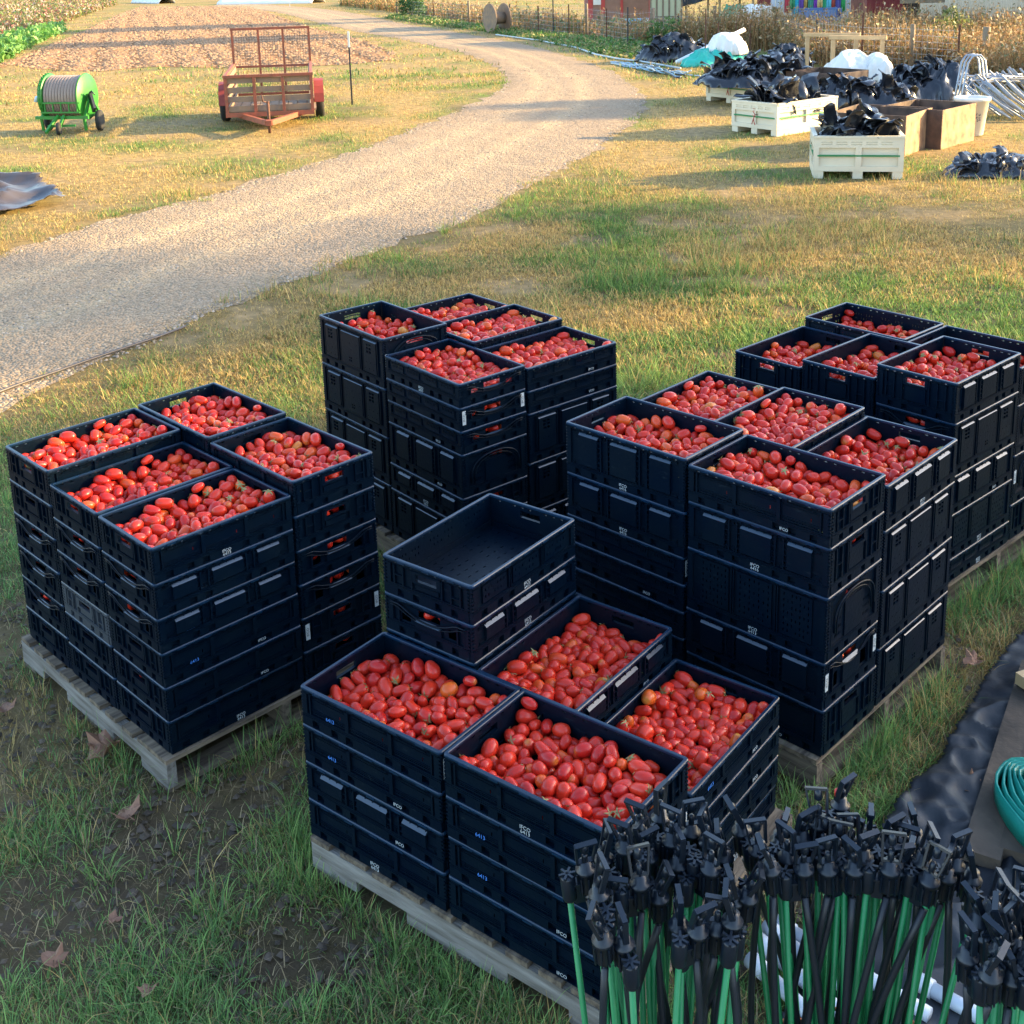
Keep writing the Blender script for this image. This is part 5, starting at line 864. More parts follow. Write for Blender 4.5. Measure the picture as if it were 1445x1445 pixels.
def calyx(mb, R_, z, r, mi=0):
    n = r.choice((5, 5, 6)); a0 = r.random()*6
    for i in range(n):
        a = a0+i*2*PI/n; l = R_*r.uniform(.55, 1.15); w_ = R_*.13; up = R_*r.uniform(.0, .28)
        c, s = math.cos(a), math.sin(a)
        p0 = (-s*w_, c*w_, z+.0008); p1 = (s*w_, -c*w_, z+.0008); pm = (c*l*.55-s*w_*.9, s*l*.55+c*w_*.9, z-.02*R_+up*.5); pm2 = (c*l*.55+s*w_*.9, s*l*.55-c*w_*.9, z-.02*R_+up*.5)
        p2 = (c*l, s*l, z-.25*R_+up)
        mb._add([p0, p1, pm2, pm, p2], [(0, 1, 2, 3), (3, 2, 4)], mi)
    if r.random() < .6: mb.tube([(0, 0, z), (R_*.08, 0, z+R_*.25), (R_*.25, R_*.1, z+R_*.45)], R_*.06, 4, mi)
rt = random.Random(5)
variants = []
for i in range(14):
    shape = i % 4; vs, fs, g = tom_shape(shape, 16, 11); c, sh = tom_color(rt)
    if i in (6,): c, sh = Vector((.66, .11, .015)), Vector((.62, .30, .05))
    elif i not in (3,): c = Vector((.66, .038, .014)).lerp(Vector((.48, .015, .010)), rt.random())
    R0, Z0 = .0215*rt.uniform(.97, 1.03), .031*rt.uniform(.92, 1.06)
    me = bpy.data.meshes.new('plum_tomato'); me.from_pydata([(x*R0, y*R0, z*Z0) for x, y, z in vs], [], fs); me.materials.append(m_tom)
    a = me.color_attributes.new('col', 'FLOAT_COLOR', 'POINT'); a.data.foreach_set('color', [q for cc in vcol(g, c, sh) for q in (*cc, 1)])
    me.polygons.foreach_set('use_smooth', [True]*len(me.polygons)); me.update()
    cal_ = None
    if i % 2 == 1: mb = MB(); calyx(mb, R0, Z0*.93, rt); cal_ = mb.mesh('calyx', m_calyx)
    variants.append((me, cal_, R0, Z0))
far_v, far_f, far_c = [], [], []; far_n = 0
cal_mb = MB()
bases = [tom_shape(s_, 10, 7) for s_ in range(4)]
BAS = [(np.array(v_), f_, np.array(g_)) for v_, f_, g_ in bases]
n_ind = 0
def put_far(M4, r):
    global far_n
    v_, f_, g_ = BAS[r.randrange(4)]
    A_ = np.array(M4); p = v_ @ A_[:3, :3].T + A_[:3, 3]
    far_v.append(p); far_f.extend([tuple(i+far_n for i in f) for f in f_]); far_n += len(p)
    c, sh = tom_color(r); k = np.clip((g_-.78)/.22, 0, 1)[:, None]; far_c.append(np.array(c)*(1-k)+np.array(sh)*k)
IND = {('near', 0): 'the left-hand front crate, nearest pallet', ('near', 1): 'the front centre crate, nearest pallet', ('near', 4): 'the low right-hand crate, nearest pallet'}
protoT = {}
for ci, (k, si, x, y, zr, ang, fill, h) in enumerate(crate_tops):
    r = random.Random(100+ci)
    if fill is None:
        # a row of fruit just inside the walls at handle height
        Mc = Matrix.Translation((x, y, zr)) @ Matrix.Rotation(ang, 4, 'Z')
        for (cx, cy, n_) in ((-.245, 0, 4), (.245, 0, 4)):
            for q in range(n_):
                yy = (q-(n_-1)/2)*.058
                Mt = Mc @ Matrix.Translation((cx+r.uniform(-.008, .008), yy, -.042-r.uniform(0, .022))) @ Quaternion((r.random()-.5, r.random()-.5, r.random()-.5, r.random()-.5)).normalized().to_matrix().to_4x4() @ Matrix.Diagonal((.023, .023, .033, 1))
                put_far(Mt, r)
        continue
    T = TOM[ci % 3]; flip = PI if (ci//3) % 2 else 0
    base = zr-max(.020, fill+.002)-.150
    floor = zr-h+.018
    Mc = Matrix.Translation((x, y, base)) @ Matrix.Rotation(ang+flip, 4, 'Z')
    ind = (k, si) in IND
    for ti, q in enumerate(T):
        q = list(q); q[2] += 22*min(1, max(abs(q[0])/275, abs(q[1])/175))**3
        if base+q[2]/1000 < floor+.020:
            if q[2] < 60: continue
            q[2] = (floor+.022-base)*1000+r.uniform(0, 6)
        Q = Quaternion([c/99 for c in q[3:7]]).normalized()
        if r.random() < .5: Q = Q @ Quaternion((0, 1, 0, 0))     # stem end up or down
        q[0] *= .992; Mt = Mc @ Matrix.Translation((q[0]/1000, q[1]/1000, q[2]/1000)) @ Q.to_matrix().to_4x4()
        Rr, Zz = q[7]/10000, q[8]/10000
        if ind and ti < 100:
            vi = r.randrange(14); vi = r.randrange(14) if vi == 6 and r.random() < .7 else vi
            me, cal_, R0, Z0 = variants[vi]
            if vi not in protoT:
                o = bpy.data.objects.new('plum_tomato', me); C.objects.link(o); protoT[vi] = o
                if cal_: link('calyx', cal_, o)
            else: o = copy_thing(protoT[vi], (0, 0, 0))
            o.matrix_world = Mt @ Matrix.Diagonal((Rr/R0, Rr/R0, Zz/Z0, 1))
            lk = 'orange yellow plum tomato' if vi == 6 else ('red plum tomato with green calyx' if cal_ else 'plain red plum tomato without calyx')
            tag(o, '%s in %s' % (lk, IND[(k, si)]), 'tomato', '%s, many alike, in %s' % (lk, IND[(k, si)])); n_ind += 1
        else:
            put_far(Mt @ Matrix.Diagonal((Rr, Rr, Zz, 1)), r)
            if ti < 110 and r.random() < .42:
                cal_mb.M = Mt; calyx(cal_mb, Rr, Zz*.93, r, 1); cal_mb.M = None
fv = np.concatenate(far_v); fc_ = np.concatenate(far_c)
me = bpy.data.meshes.new('tomatoes'); nv = len(fv)
me.from_pydata(np.concatenate([fv, np.array(cal_mb.v)]).tolist(), [], far_f+[tuple(nv+i for i in f) for f in cal_mb.f])
me.materials.append(m_tom); me.materials.append(m_calyx)
me.polygons.foreach_set('material_index', [0]*len(far_f)+[1]*len(cal_mb.f)); me.polygons.foreach_set('use_smooth', [True]*len(far_f)+[False]*len(cal_mb.f))
a = me.color_attributes.new('col', 'FLOAT_COLOR', 'POINT')
cc = np.concatenate([np.concatenate([fc_, np.ones((nv, 1))], 1), np.tile([.2, .2, .05, 1], (len(cal_mb.v), 1))]); a.data.foreach_set('color', cc.astype(np.float32).ravel())
me.update()
tag(link('tomatoes', me), 'red plum tomatoes heaped in all the other crates', 'tomatoes', kind='stuff')
print('individual tomatoes', n_ind)
# ================================================================ the rest of the yard
m_red = mat('rust_red_paint', (.33, .080, .035), .65, noise=.8, nscale=9, col2=(.15, .06, .035), bump=.2)
m_plank = mat('weathered_plank', (.27, .175, .10), .85, noise=.8, nscale=5, col2=(.15, .12, .10), bump=.4, bscale=30)
m_steel = mat('galvanised', (.38, .40, .43), .45, metal=.6, noise=.4, nscale=10)
m_tyre = mat('tyre_rubber', (.02, .02, .02), .8, bump=.3)
m_dtube = mat('dark_steel', (.035, .04, .045), .5, metal=.3)
m_green = mat('green_paint', (.022, .23, .025), .45, noise=.45, nscale=7, col2=(.05, .12, .03))
m_bag = mat('black_plastic_film', (.014, .016, .022), .22, bump=.5, bscale=14, spec=.7)
m_whitep = mat('white_plastic', (.72, .71, .64), .5, noise=.3, nscale=4, col2=(.50, .47, .40))
m_lumber = mat('new_lumber', (.55, .38, .20), .75, noise=.5, nscale=6, col2=(.38, .25, .13))
m_post = mat('fence_post_wood', (.24, .18, .12), .9, noise=.7, nscale=9, bump=.4)
m_rustpost = mat('rusty_steel', (.12, .05, .03), .8, noise=.5, nscale=20)
m_ply = mat('dark_plywood', (.14, .080, .052), .85, noise=.95, nscale=4.5, col2=(.040, .028, .024), detail=9, bump=.4)
m_ply_lit = mat('plywood_sunlit', (.42, .25, .13), .85, noise=.9, nscale=6, col2=(.15, .085, .055), detail=9)  # lighter orange copy of the plywood: sunlight coloured into the right-hand panels

def wheel(parent, c, r, wdt, rz, hubm):
    mb = MB(); R = Matrix.Translation(c) @ Matrix.Rotation(rz, 4, 'Z'); mb.M = R
    mb.lathe([(r*.55, -wdt/2), (r*.9, -wdt/2), (r, -wdt*.3), (r, wdt*.3), (r*.9, wdt/2), (r*.55, wdt/2)], 22, axis='X')
    ty = mb.build('wheel', m_tyre, parent)
    mb = MB(); mb.M = R; mb.lathe([(r*.06, -wdt*.42), (r*.56, -wdt*.42), (r*.56, wdt*.42), (r*.2, wdt*.46), (r*.06, wdt*.42)], 18, axis='X'); mb.build('rim', hubm, ty)

# ---- utility trailer
def trailer():
    rz = math.radians(9); ty = 22.8; tx = GY(381, 150, ty).x
    r = empty('utility_trailer', (tx, ty, 0), rz, 'rusty red utility trailer with plank sides and mesh ramp raised, parked on dry grass', 'trailer')
    Wd, Ln, zb, zt = 1.58, 2.9, GY(381, 158, 22.8).z, GY(381, 108, 22.8).z; hw = Wd/2
    mb = MB()
    for x in (-hw, -hw/3, hw/3, hw): mb.box((x, 0, (zb+zt)/2), (.055, .05, zt-zb))
    mb.box((0, -.002, zt+.025), (Wd+.08, .06, .05)); mb.box((0, -.002, zb-.03), (Wd+.06, .07, .08))
    for s_ in (-1, 1):
        mb.box((s_*(hw+.002), Ln/2, zt+.022), (.055, Ln, .05)); mb.box((s_*hw, Ln/2, zb-.028), (.06, Ln, .08))
        for y in (.72, 1.45, 2.2, Ln): mb.box((s_*(hw+.001), y, (zb+zt)/2), (.05, .05, zt-zb))
    for y in (.5, 1.2, 1.9, 2.6): mb.box((0, y, zb-.035), (Wd-.06, .06, .05))
    mb.build('frame', m_red, r)
    mb = MB()
    for s_ in (-1, 1): mb.bar((s_*.62, .3, zb-.06), (s_*.03, -1.05, .24), .07, .09)
    mb.box((0, -1.1, .25), (.10, .22, .09)); mb.build('tongue', m_red, r)
    mb = MB(); mb.tube([(.0, -.95, .04), (0, -.95, .62)], .028, 8); mb.tube([(0, -.95, .60), (-.08, -1.0, .62), (-.10, -1.0, .74)], .014, 6); mb.build('jack', m_rustpost, r)
    rr = random.Random(3)
    for i in range(4):
        z = zb+.08+i*.175
        mb = MB()
        for a, b_ in ((-hw+.03, -hw/3-.03), (-hw/3+.03, hw/3-.03), (hw/3+.03, hw-.03)): mb.box(((a+b_)/2, .035, z), (b_-a, .022, .105), ry=rr.uniform(-.015, .015))
        mb.build('front_slat', m_plank, r)
        for s_ in (-1, 1):
            mb = MB(); mb.box((s_*(hw-.035), Ln/2, z), (.022, Ln-.1, .105)); mb.build('side_slat', m_plank, r)
    mb = MB()
    for i in range(9): mb.box((-hw+.1+i*.183, Ln/2, zb+.012), (.17, Ln-.08, .03))
    mb.build('deck', m_plank, r)
    g = MB(); z0, z1 = zb+.05, GY(378, 40, 25.7).z; yb = Ln+.06
    for x in (-hw, -hw*.32, hw*.32, hw): g.box((x, yb, (z0+z1)/2), (.045, .045, z1-z0))
    g.box((0, yb, z1), (Wd+.05, .05, .05)); g.box((0, yb, z0+.001), (Wd+.05, .05, .05)); g.box((0, yb+.001, (z0+z1)/2-.1), (Wd, .045, .045))
    gt = g.build('ramp_gate', m_red, r)
    g = MB()
    n = 30
    for i in range(n):
        x = -hw+.03+i*(Wd-.06)/(n-1); g.box((x, yb+.012, (z0+z1)/2), (.004, .003, z1-z0-.02))
    for i in range(int((z1-z0-.05)/.055)): g.box((0, yb+.0155, z0+.03+i*.055), (Wd-.04, .002, .004))
    g.build('mesh', m_rustpost, gt)
    for s_ in (-1, 1):
        wheel(r, (s_*(hw+.14), 1.55, .34), .34, .18, 0, m_steel)
        mb = MB(); pts = []
        for k in range(9): a = PI*k/8; pts.append((1.55-.45*math.cos(a), .36+.42*math.sin(a)))
        for (y0, za), (y1, zb_) in zip(pts[:-1], pts[1:]):
            mb._add([(s_*(hw+.04), y0, za), (s_*(hw+.23), y0, za), (s_*(hw+.23), y1, zb_), (s_*(hw+.04), y1, zb_), (s_*(hw+.04), y0, za-.012), (s_*(hw+.23), y0, za-.012), (s_*(hw+.23), y1, zb_-.012), (s_*(hw+.04), y1, zb_-.012)], [(0, 1, 2, 3), (7, 6, 5, 4), (0, 4, 5, 1), (1, 5, 6, 2), (2, 6, 7, 3), (3, 7, 4, 0)])
        mb.build('fender', mat('fender_red', (.30, .045, .03), .5, noise=.4, nscale=5), r)
trailer()

# ---- hose reel
def hose_reel():
    P = G(94, 188)
    r = empty('hose_reel', (P.x, P.y+.35, 0), math.radians(-8), 'green irrigation hose reel wound with grey brown hose on small wheels', 'hose reel')
    R0 = .43; zc = .66; hw = .36
    for s_ in (-1, 1):
        mb = MB(); mb.lathe([(.04, -.015), (R0, -.015), (R0+.012, 0), (R0, .015), (.04, .015)], 36, axis='X', c=(s_*hw, 0, zc)); mb.build('flange', m_green, r)
    mb = MB(); pr = [(.18, -hw+.02)]
    nn = 11; rad = (hw-.03)/nn
    for i in range(nn):
        for k in range(5): a = PI*k/4; pr.append((.375+rad*math.sin(a), -hw+.03+rad*(2*i+1-math.cos(a))))
    pr.append((.18, hw-.02)); mb.lathe(pr, 30, axis='X', c=(0, 0, zc)); mb.build('wound_hose', mat('hose_grey', (.30, .22, .17), .45, noise=.3, nscale=4), r)
    mb = MB()
    for s_ in (-1, 1):
        x = s_*(hw+.07)
        mb.box((x, 0, .30), (.05, .72, .05)); mb.bar((x, -.3, .3), (x, 0, zc+.02), .045, .045, up=(1, 0, 0)); mb.bar((x, .3, .3), (x, 0, zc+.02), .045, .045, up=(1, 0, 0))
        mb.bar((x, -.34, .30), (x-.0, -.30, .05), .045, .045, up=(1, 0, 0)); mb.box((x, 0, zc), (.05, .12, .12))
    mb.box((0, -.36, .30), (2*hw+.34, .05, .06)); mb.box((0, .36, .30), (2*hw+.2, .05, .05))
    mb.box((0, -.40, .58), (2*hw+.06, .03, .03)); mb.box((0, -.402, .40), (2*hw+.06, .03, .03))
    for i in range(5): mb.box((-hw+.06+i*.16, -.401, .49), (.02, .02, .18))
    mb.build('frame', m_green, r)
    mb = MB(); mb.bar((-.06, -.38, .34), (-.16, -.72, .06), .05, .05); mb.bar((.06, -.38, .34), (.02, -.62, .06), .05, .05); mb.bar((-.2, -.55, .16), (.3, -.45, .16), .04, .04); mb.build('front_stand', m_green, r)
    mb = MB(); mb.lathe([(R0-.05, -.02), (R0+.005, -.02), (R0+.005, .02), (R0-.05, .02)], 40, axis='X', c=(-hw-.035, 0, zc), smooth=False)
    for k in range(30):
        a = 2*PI*k/30; mb.box((-hw-.035, (R0+.01)*math.cos(a), zc+(R0+.01)*math.sin(a)), (.035, .022, .022), rx=a)
    mb.build('ring_gear', m_green, r)
    wheel(r, (hw+.22, -.02, .20), .20, .09, .2, m_plank); wheel(r, (-hw-.16, .1, .20), .20, .09, .2, m_plank); wheel(r, (.04, -.60, .12), .12, .07, .3, m_plank)
    mb = MB(); mb.tube([(-hw-.06, 0, .66), (-hw-.22, 0, .66), (-hw-.29, -.02, .64), (-hw-.31, -.03, .56)], .045, 10); mb.build('inlet_elbow', mat('pale_blue_pvc', (.50, .60, .66), .4), r)
    mb = MB(); mb.bar((hw+.10, -.08, .72), (hw+.24, -.24, .42), .05, .16); mb.tube([(hw+.1, -.1, .7), (hw+.2, -.2, .78), (hw+.26, -.2, .7)], .015, 6); mb.build('gear_drive', m_dtube, r)
hose_reel()

def tpost(px, yb, yt, name='steel_post', label=None, m=None, wtop=False, group=None, r_=.022, wood=False):
    P = G(px, yb); T = GY(px, yt, P.y); h = max(.4, T.z)
    r = empty(name, P, rnd.uniform(-.3, .3), label, 'post', group)
    mb = MB()
    if wood: mb.lathe([(r_, -.1), (r_, h-.01), (r_*.8, h)], 10)
    else: mb.box((0, 0, h/2-.05), (.035, .006, h+.1)); mb.box((0, .012, h/2-.05), (.006, .024, h+.1))
    mb.build('shaft', m or m_dtube, r)
    if wtop:
        mb = MB(); mb.box((0, 0, h-.14), (.042, .014, .34)); mb.box((0, .02, h-.14), (.014, .03, .34)); mb.build('white_tip', m_whitep, r)
    return r
tpost(497, 148, 46, 'steel_post', 'black steel T-post with white tip standing beside the trailer', wtop=True)

def sheet(name, poly_px, z, m, label, cat, amp=.05, sc_=.5, step=.06, seed=0, base=.006, kind=None):
    """a thin film lying on the ground in folds, with thickness"""
    poly = [tuple(G(*p).xy) for p in poly_px]; poly = densify(poly, .15, .04, seed)
    xs = [p[0] for p in poly]; ys = [p[1] for p in poly]
    nx_ = max(4, int((max(xs)-min(xs))/step)); ny_ = max(4, int((max(ys)-min(ys))/step))
    X_, Y_ = np.meshgrid(np.linspace(min(xs), max(xs), nx_), np.linspace(min(ys), max(ys), ny_))
    r1 = 1-np.abs(2*vnoise(X_, Y_, sc_, seed, 3)-1); r1 = r1**3
    Z_ = base+amp*r1+amp*.4*vnoise(X_, Y_, sc_*.4, seed+3, 3)
    ins = in_poly(X_, Y_, poly); idx = np.arange(nx_*ny_).reshape(ny_, nx_)
    k = ins[:-1, :-1] & ins[1:, :-1] & ins[:-1, 1:] & ins[1:, 1:]
    F_ = np.stack([idx[:-1, :-1], idx[:-1, 1:], idx[1:, 1:], idx[1:, :-1]], -1)[k]
    used = np.unique(F_); mp_ = -np.ones(nx_*ny_, int); mp_[used] = np.arange(len(used))
    co = np.stack([X_, Y_, Z_], -1).reshape(-1, 3)[used]
    me = np_mesh(name, co, mp_[F_], m); me.polygons.foreach_set('use_smooth', [True]*len(me.polygons))
    o = link(name, me); sd_ = o.modifiers.new('thick', 'SOLIDIFY'); sd_.thickness = .003
    keep_polys.append(poly)
    return tag(o, label, cat, kind=kind)
m_tarp = mat('dark_tarp', (.05, .042, .045), .35, noise=.4, nscale=2, col2=(.08, .065, .055), bump=.3, bscale=8, spec=.5)
sheet('tarp', [(-60, 262), (0, 256), (45, 253), (62, 262), (75, 274), (92, 288), (96, 290), (60, 296), (20, 304), (-60, 316)], 0, m_tarp, 'dark wrinkled tarp lying on the dry grass at the left edge', 'tarp', amp=.16, sc_=.8, seed=4)

# ---- black plastic heaps
def crumple(name, c, rx, ry, h, rz, label, group=None, seed=0, nfl=26, z=0., m=None, fl=.34, n=46, soft=False):
    mb = MB(); rr = random.Random(seed); g = np.linspace(-1.15, 1.15, n); X_, Y_ = np.meshgrid(g, g)
    rad = np.hypot(X_, Y_)*(.8+.45*vnoise(X_+9, Y_+3, .5, seed)); f = np.clip(1-rad**2.2, 0, 1)**.6
    rg1 = 1-np.abs(2*vnoise(X_*rx, Y_*ry, .22, seed+1, 3)-1); rg2 = vnoise(X_*rx, Y_*ry, .5, seed+2, 2)
    Z_ = h*f*(.35+.55*rg2+.45*rg1**2) if not soft else h*np.clip(1-rad**2, 0, 1)**.5*(.80+.18*rg2+.10*(1-np.abs(2*vnoise(X_*rx, Y_*ry, .35, seed+1, 2)-1))**3)
    wx = (vnoise(X_*rx, Y_*ry, .15, seed+5)-.5)*.16; wy = (vnoise(X_*rx, Y_*ry, .15, seed+6)-.5)*.16
    ok = f > .01; idx = {}
    for j in range(n):
        for i in range(n):
            if ok[j, i] or (0 < i < n-1 and 0 < j < n-1 and ok[j-1:j+2, i-1:i+2].any()): idx[(j, i)] = len(idx)
    vs = [(X_[a]*rx+wx[a], Y_[a]*ry+wy[a], Z_[a]) for a in idx]; fs = []
    for (j, i) in idx:
        q = [(j, i), (j, i+1), (j+1, i+1), (j+1, i)]
        if all(a in idx for a in q): fs.append(tuple(idx[a] for a in q))
    mb._add(vs, fs, 0)
    for _ in range(nfl):
        a = rr.uniform(0, 6.28); q = rr.random()**.5*.85; x, y = rx*q*math.cos(a), ry*q*math.sin(a)
        zz = h*max(.1, (1-q**2.2))*.6; L_ = fl*rr.uniform(.5, 1.2); w_ = L_*rr.uniform(.35, .9); d = rr.uniform(0, 6.28); ti = rr.uniform(.1, 1.3)
        e1 = Vector((math.cos(d)*math.cos(ti), math.sin(d)*math.cos(ti), math.sin(ti))); e2 = Vector((-math.sin(d), math.cos(d), rr.uniform(-.5, .5))).normalized(); nn = e1.cross(e2)
        K = 5; pv = []
        for u in range(K):
            for v in range(4):
                tu = u/(K-1); tv = v/3-.5
                pv.append(tuple(Vector((x, y, zz))+e1*L_*tu*(1-.15*abs(tv))+e2*w_*tv*(1-.45*tu+.14*rr.random())+nn*(.25*L_*math.sin(tu*PI*rr.uniform(.8, 1.1))+rr.uniform(-.02, .02)*L_)))
        mb._add(pv, [(u*4+v, u*4+v+1, (u+1)*4+v+1, (u+1)*4+v) for u in range(K-1) for v in range(3)], 0)
    mb.sm = [True]*len(mb.f)
    o = mb.build(name, m or m_bag, None, (c[0], c[1], z), rz)
    sd_ = o.modifiers.new('thick', 'SOLIDIFY'); sd_.thickness = .004
    return tag(o, label, 'plastic', group)

# ---- white field bins and plywood boxes
def frame_of(Lp, Np, Rp, a=None, b=None):
    Lw, Nw, Rw = G(*Lp), G(*Np), G(*Rp); u = (Nw-Lw); la = a or u.length; yaw = math.atan2(u.y, u.x)
    v = Vector((-math.sin(yaw), math.cos(yaw), 0)); lb = b or abs((Rw-Nw).dot(v))
    O = Nw-Vector((math.cos(yaw), math.sin(yaw), 0))*la
    return O, yaw, la, lb
m_bin = mat('bin_plastic', (.70, .62, .46), .5, noise=.4, nscale=3, col2=(.50, .42, .30))
m_gband = mat('green_band', (.03, .20, .07), .6); m_rpaint = mat('red_paint_mark', (.45, .03, .03), .6)
def field_bin(Lp, Np, Rp, H, label, a=None, b=None, red=False):
    O, yaw, la, lb = frame_of(Lp, Np, Rp, a, b); r = empty('field_bin', O, yaw, label, 'bin', 'white plastic field bins')
    frs = [(la, lambda x, z, o: (x, -o, z)), (lb, lambda x, z, o: (la+o, x, z)), (la, lambda x, z, o: (la-x, lb+o, z)), (lb, lambda x, z, o: (-o, lb-x, z))]
    for wi, (ln, fr) in enumerate(frs):
        rl = Relief(.012 if wi % 2 else 0, ln-.012 if wi % 2 else ln, .10, H, .05, 0.)
        rl.rect(.07, ln/2-.04, .17, H-.16, -.032); rl.rect(ln/2+.04, ln-.07, .17, H-.16, -.032)
        for k in range(5):
            for z in (H-.12, H-.09): rl.rect(.10+k*(ln-.2)/5, .10+k*(ln-.2)/5+(ln-.2)/5*.72, z, z+.014, -.014)
        rl.rect(-.01, ln+.01, H-.03, H, .012)
        mb = MB(); rl.build(mb, fr); mb.build('side_wall', m_bin, r)
        mb = MB(); 
        p = [fr(.05, H*.52, .0022), fr(ln-.05, H*.52, .0022), fr(ln-.05, H*.52+.022, .0022), fr(.05, H*.52+.022, .0022)]
        q = [fr(.05, H*.52, -.031), fr(ln-.05, H*.52, -.031), fr(ln-.05, H*.52+.022, -.0165), fr(.05, H*.52+.022, -.031)]
        mb._add(p+q, [(0, 1, 2, 3), (0, 4, 5, 1), (3, 2, 6, 7), (0, 3, 7, 4), (1, 5, 6, 2)]); mb.build('green_band', m_gband, r)
        if red and wi == 0:
            mb = MB(); x0 = ln*.5
            for (xa, za, xb, zb_) in ((-.02, .42, .03, .36), (.03, .36, -.01, .28), (-.01, .28, .03, .17), (-.01, .28, -.04, .18), (-.03, .35, .035, .32), (-.02, .47, .02, .47), (-.02, .43, .02, .43)):
                mb.bar(fr(x0+xa, za*H/.6, .0045), fr(x0+xb, zb_*H/.6, .0045), .018, .004)
            mb.build('red_paint_mark', m_rpaint, r)
    mb = MB(); mb.box((la/2, lb/2, .115), (la-.06, lb-.06, .02)); mb.build('floor', m_bin, r)
    for x in (.07, la/2, la-.07):
        mb = MB(); mb.box((x, lb/2, .05), (.13, lb-.02, .10)); mb.build('skid', m_bin, r)
    return O, yaw, la, lb
def in_box(O, yaw, u, v): return (O.x+u*math.cos(yaw)-v*math.sin(yaw), O.y+u*math.sin(yaw)+v*math.cos(yaw))
O, yw, la, lb = field_bin((1147, 252), (1274, 253), (1300, 235), .58, 'off-white plastic bin nearest the grass, its green band facing front', b=1.0)
crumple('plastic_heap', in_box(O, yw, la/2, lb/2), la*.50, lb*.48, .26, yw, 'black plastic film overflowing the nearest white bin', 'heaps of black plastic film', 21, 46, .40, fl=.46)
O, yw, la, lb = field_bin((1032, 185), (1096, 193), (1166, 178), .55, 'off-white plastic bin with a red figure mark, second from the grass', red=True)
crumple('plastic_heap', in_box(O, yw, la/2, lb/2), la*.48, lb*.50, .18, yw, 'black plastic film standing up out of the second white bin', 'heaps of black plastic film', 22, 60, .34, fl=.50)
O, yw, la, lb = field_bin((996, 142), (1060, 149), (1104, 138), .56, 'off-white plastic bin farthest back, buried under a mound of black plastic', red=True)
crumple('plastic_heap', in_box(O, yw, la/2, lb/2), la*.78, lb*.85, .42, yw, 'largest mound of black plastic film, piled over the farthest white bin', 'heaps of black plastic film', 23, 110, .38, fl=.42)
def ply_box(Lp, Np, Rp, H, label, a=None, b=None):
    O, yaw, la, lb = frame_of(Lp, Np, Rp, a, b); r = empty('plywood_box', O, yaw, label, 'box', 'open plywood boxes')
    for i, (c, d) in enumerate((((la/2, .012, H/2), (la, .024, H)), ((la-.012, lb/2, H/2-.003), (.0235, lb-.05, H)), ((la/2, lb-.012, H/2), (la, .024, H)), ((.012, lb/2, H/2-.003), (.0235, lb-.05, H)))):
        mb = MB(); mb.box(c, d); mb.build('side_panel', m_ply_lit if i == 1 else m_ply, r)
    for x in (.05, la-.05):
        for y in (.05, lb-.05): mb = MB(); mb.box((x, y, H/2-.01), (.07, .045, H)); mb.build('corner_post', m_ply, r)
    mb = MB(); mb.box((la/2, lb/2, .03), (la-.06, lb-.06, .02)); mb.build('floor', m_ply, r)
    return O, yaw, la, lb
ply_box((1108, 146), (1176, 152), (1200, 143), .66, 'brown plywood box behind the second white bin', b=1.15)
O, yw, la, lb = ply_box((1168, 213), (1276, 221), (1302, 203), .60, 'brown plywood box just behind the nearest white bin', b=1.2)
ply_box((1240, 203), (1327, 211), (1353, 195), .60, 'brown plywood box next to the white tub', b=1.2)
HG = 'heaps of black plastic film'
for i, (p, rx, ry, h, rz, lb_) in enumerate([((953, 86), 1.25, .55, .72, .0, 'low black plastic heap left of the teal sheet, at the fence'),
        ((1112, 100), .7, .5, .62, .2, 'black plastic heap left of the lumber frames, behind the largest mound'),
        ((1215, 152), 1.15, .8, .62, -.2, 'black plastic heap between the plywood boxes, draped over their rims'),
        ((1308, 142), 1.0, .8, .82, .1, 'tall black plastic heap in front of the dry weeds, left of the pipes'),
        ((1412, 246), .72, .42, .26, -.1, 'small flat heap of black plastic lying alone on the grass at the right edge')]):
    P = G(*p); crumple('plastic_heap', (P.x, P.y), rx, ry, h, rz, lb_, HG, 31+i, int(60*rx), 0, fl=.42 if h > .4 else .25)
# teal sheet with white bundle, pipe
P = G(1022, 92)
crumple('teal_sheet', (P.x-.2, P.y), 1.0, .5, .45, .1, 'teal plastic sheet bunched under the white bundle', None, 51, 6, 0, m=mat('teal_film', (.03, .42, .33), .35, bump=.3, bscale=10), fl=.4)
m_wfilm = mat('white_film', (.72, .70, .66), .5, bump=.5, bscale=5)
P2 = G(1025, 92); crumple('white_bundle', (P2.x, P2.y+.2), .58, .5, .62, 0, 'rounded white fabric bundle resting on the teal sheet', None, 52, 0, .30, m=m_wfilm, soft=True)
a = G(955, 91); b = GY(1050, 42, a.y+1.6)
mb = MB(); mb.tube([a+Vector((0, 0, .06)), b], .065, 12); tag(mb.build('plastic_pipe', mat('white_pipe', (.72, .74, .76), .35)), 'white plastic pipe leaning across the teal sheet', 'pipe')
# white wrapped bundles behind the lumber frames
for i, (px, py, rx, h, tx) in enumerate([(1200, 116, .62, .80, 'left of the two white wrapped bundles behind the lumber frames'), (1235, 116, .45, .66, 'right of the two white wrapped bundles behind the lumber frames')]):
    P = G(px, py); crumple('white_bundle', (P.x, P.y), rx, .5, h, 0, tx, 'white wrapped bundles', 61+i, 0, 0, m=m_wfilm, soft=True)
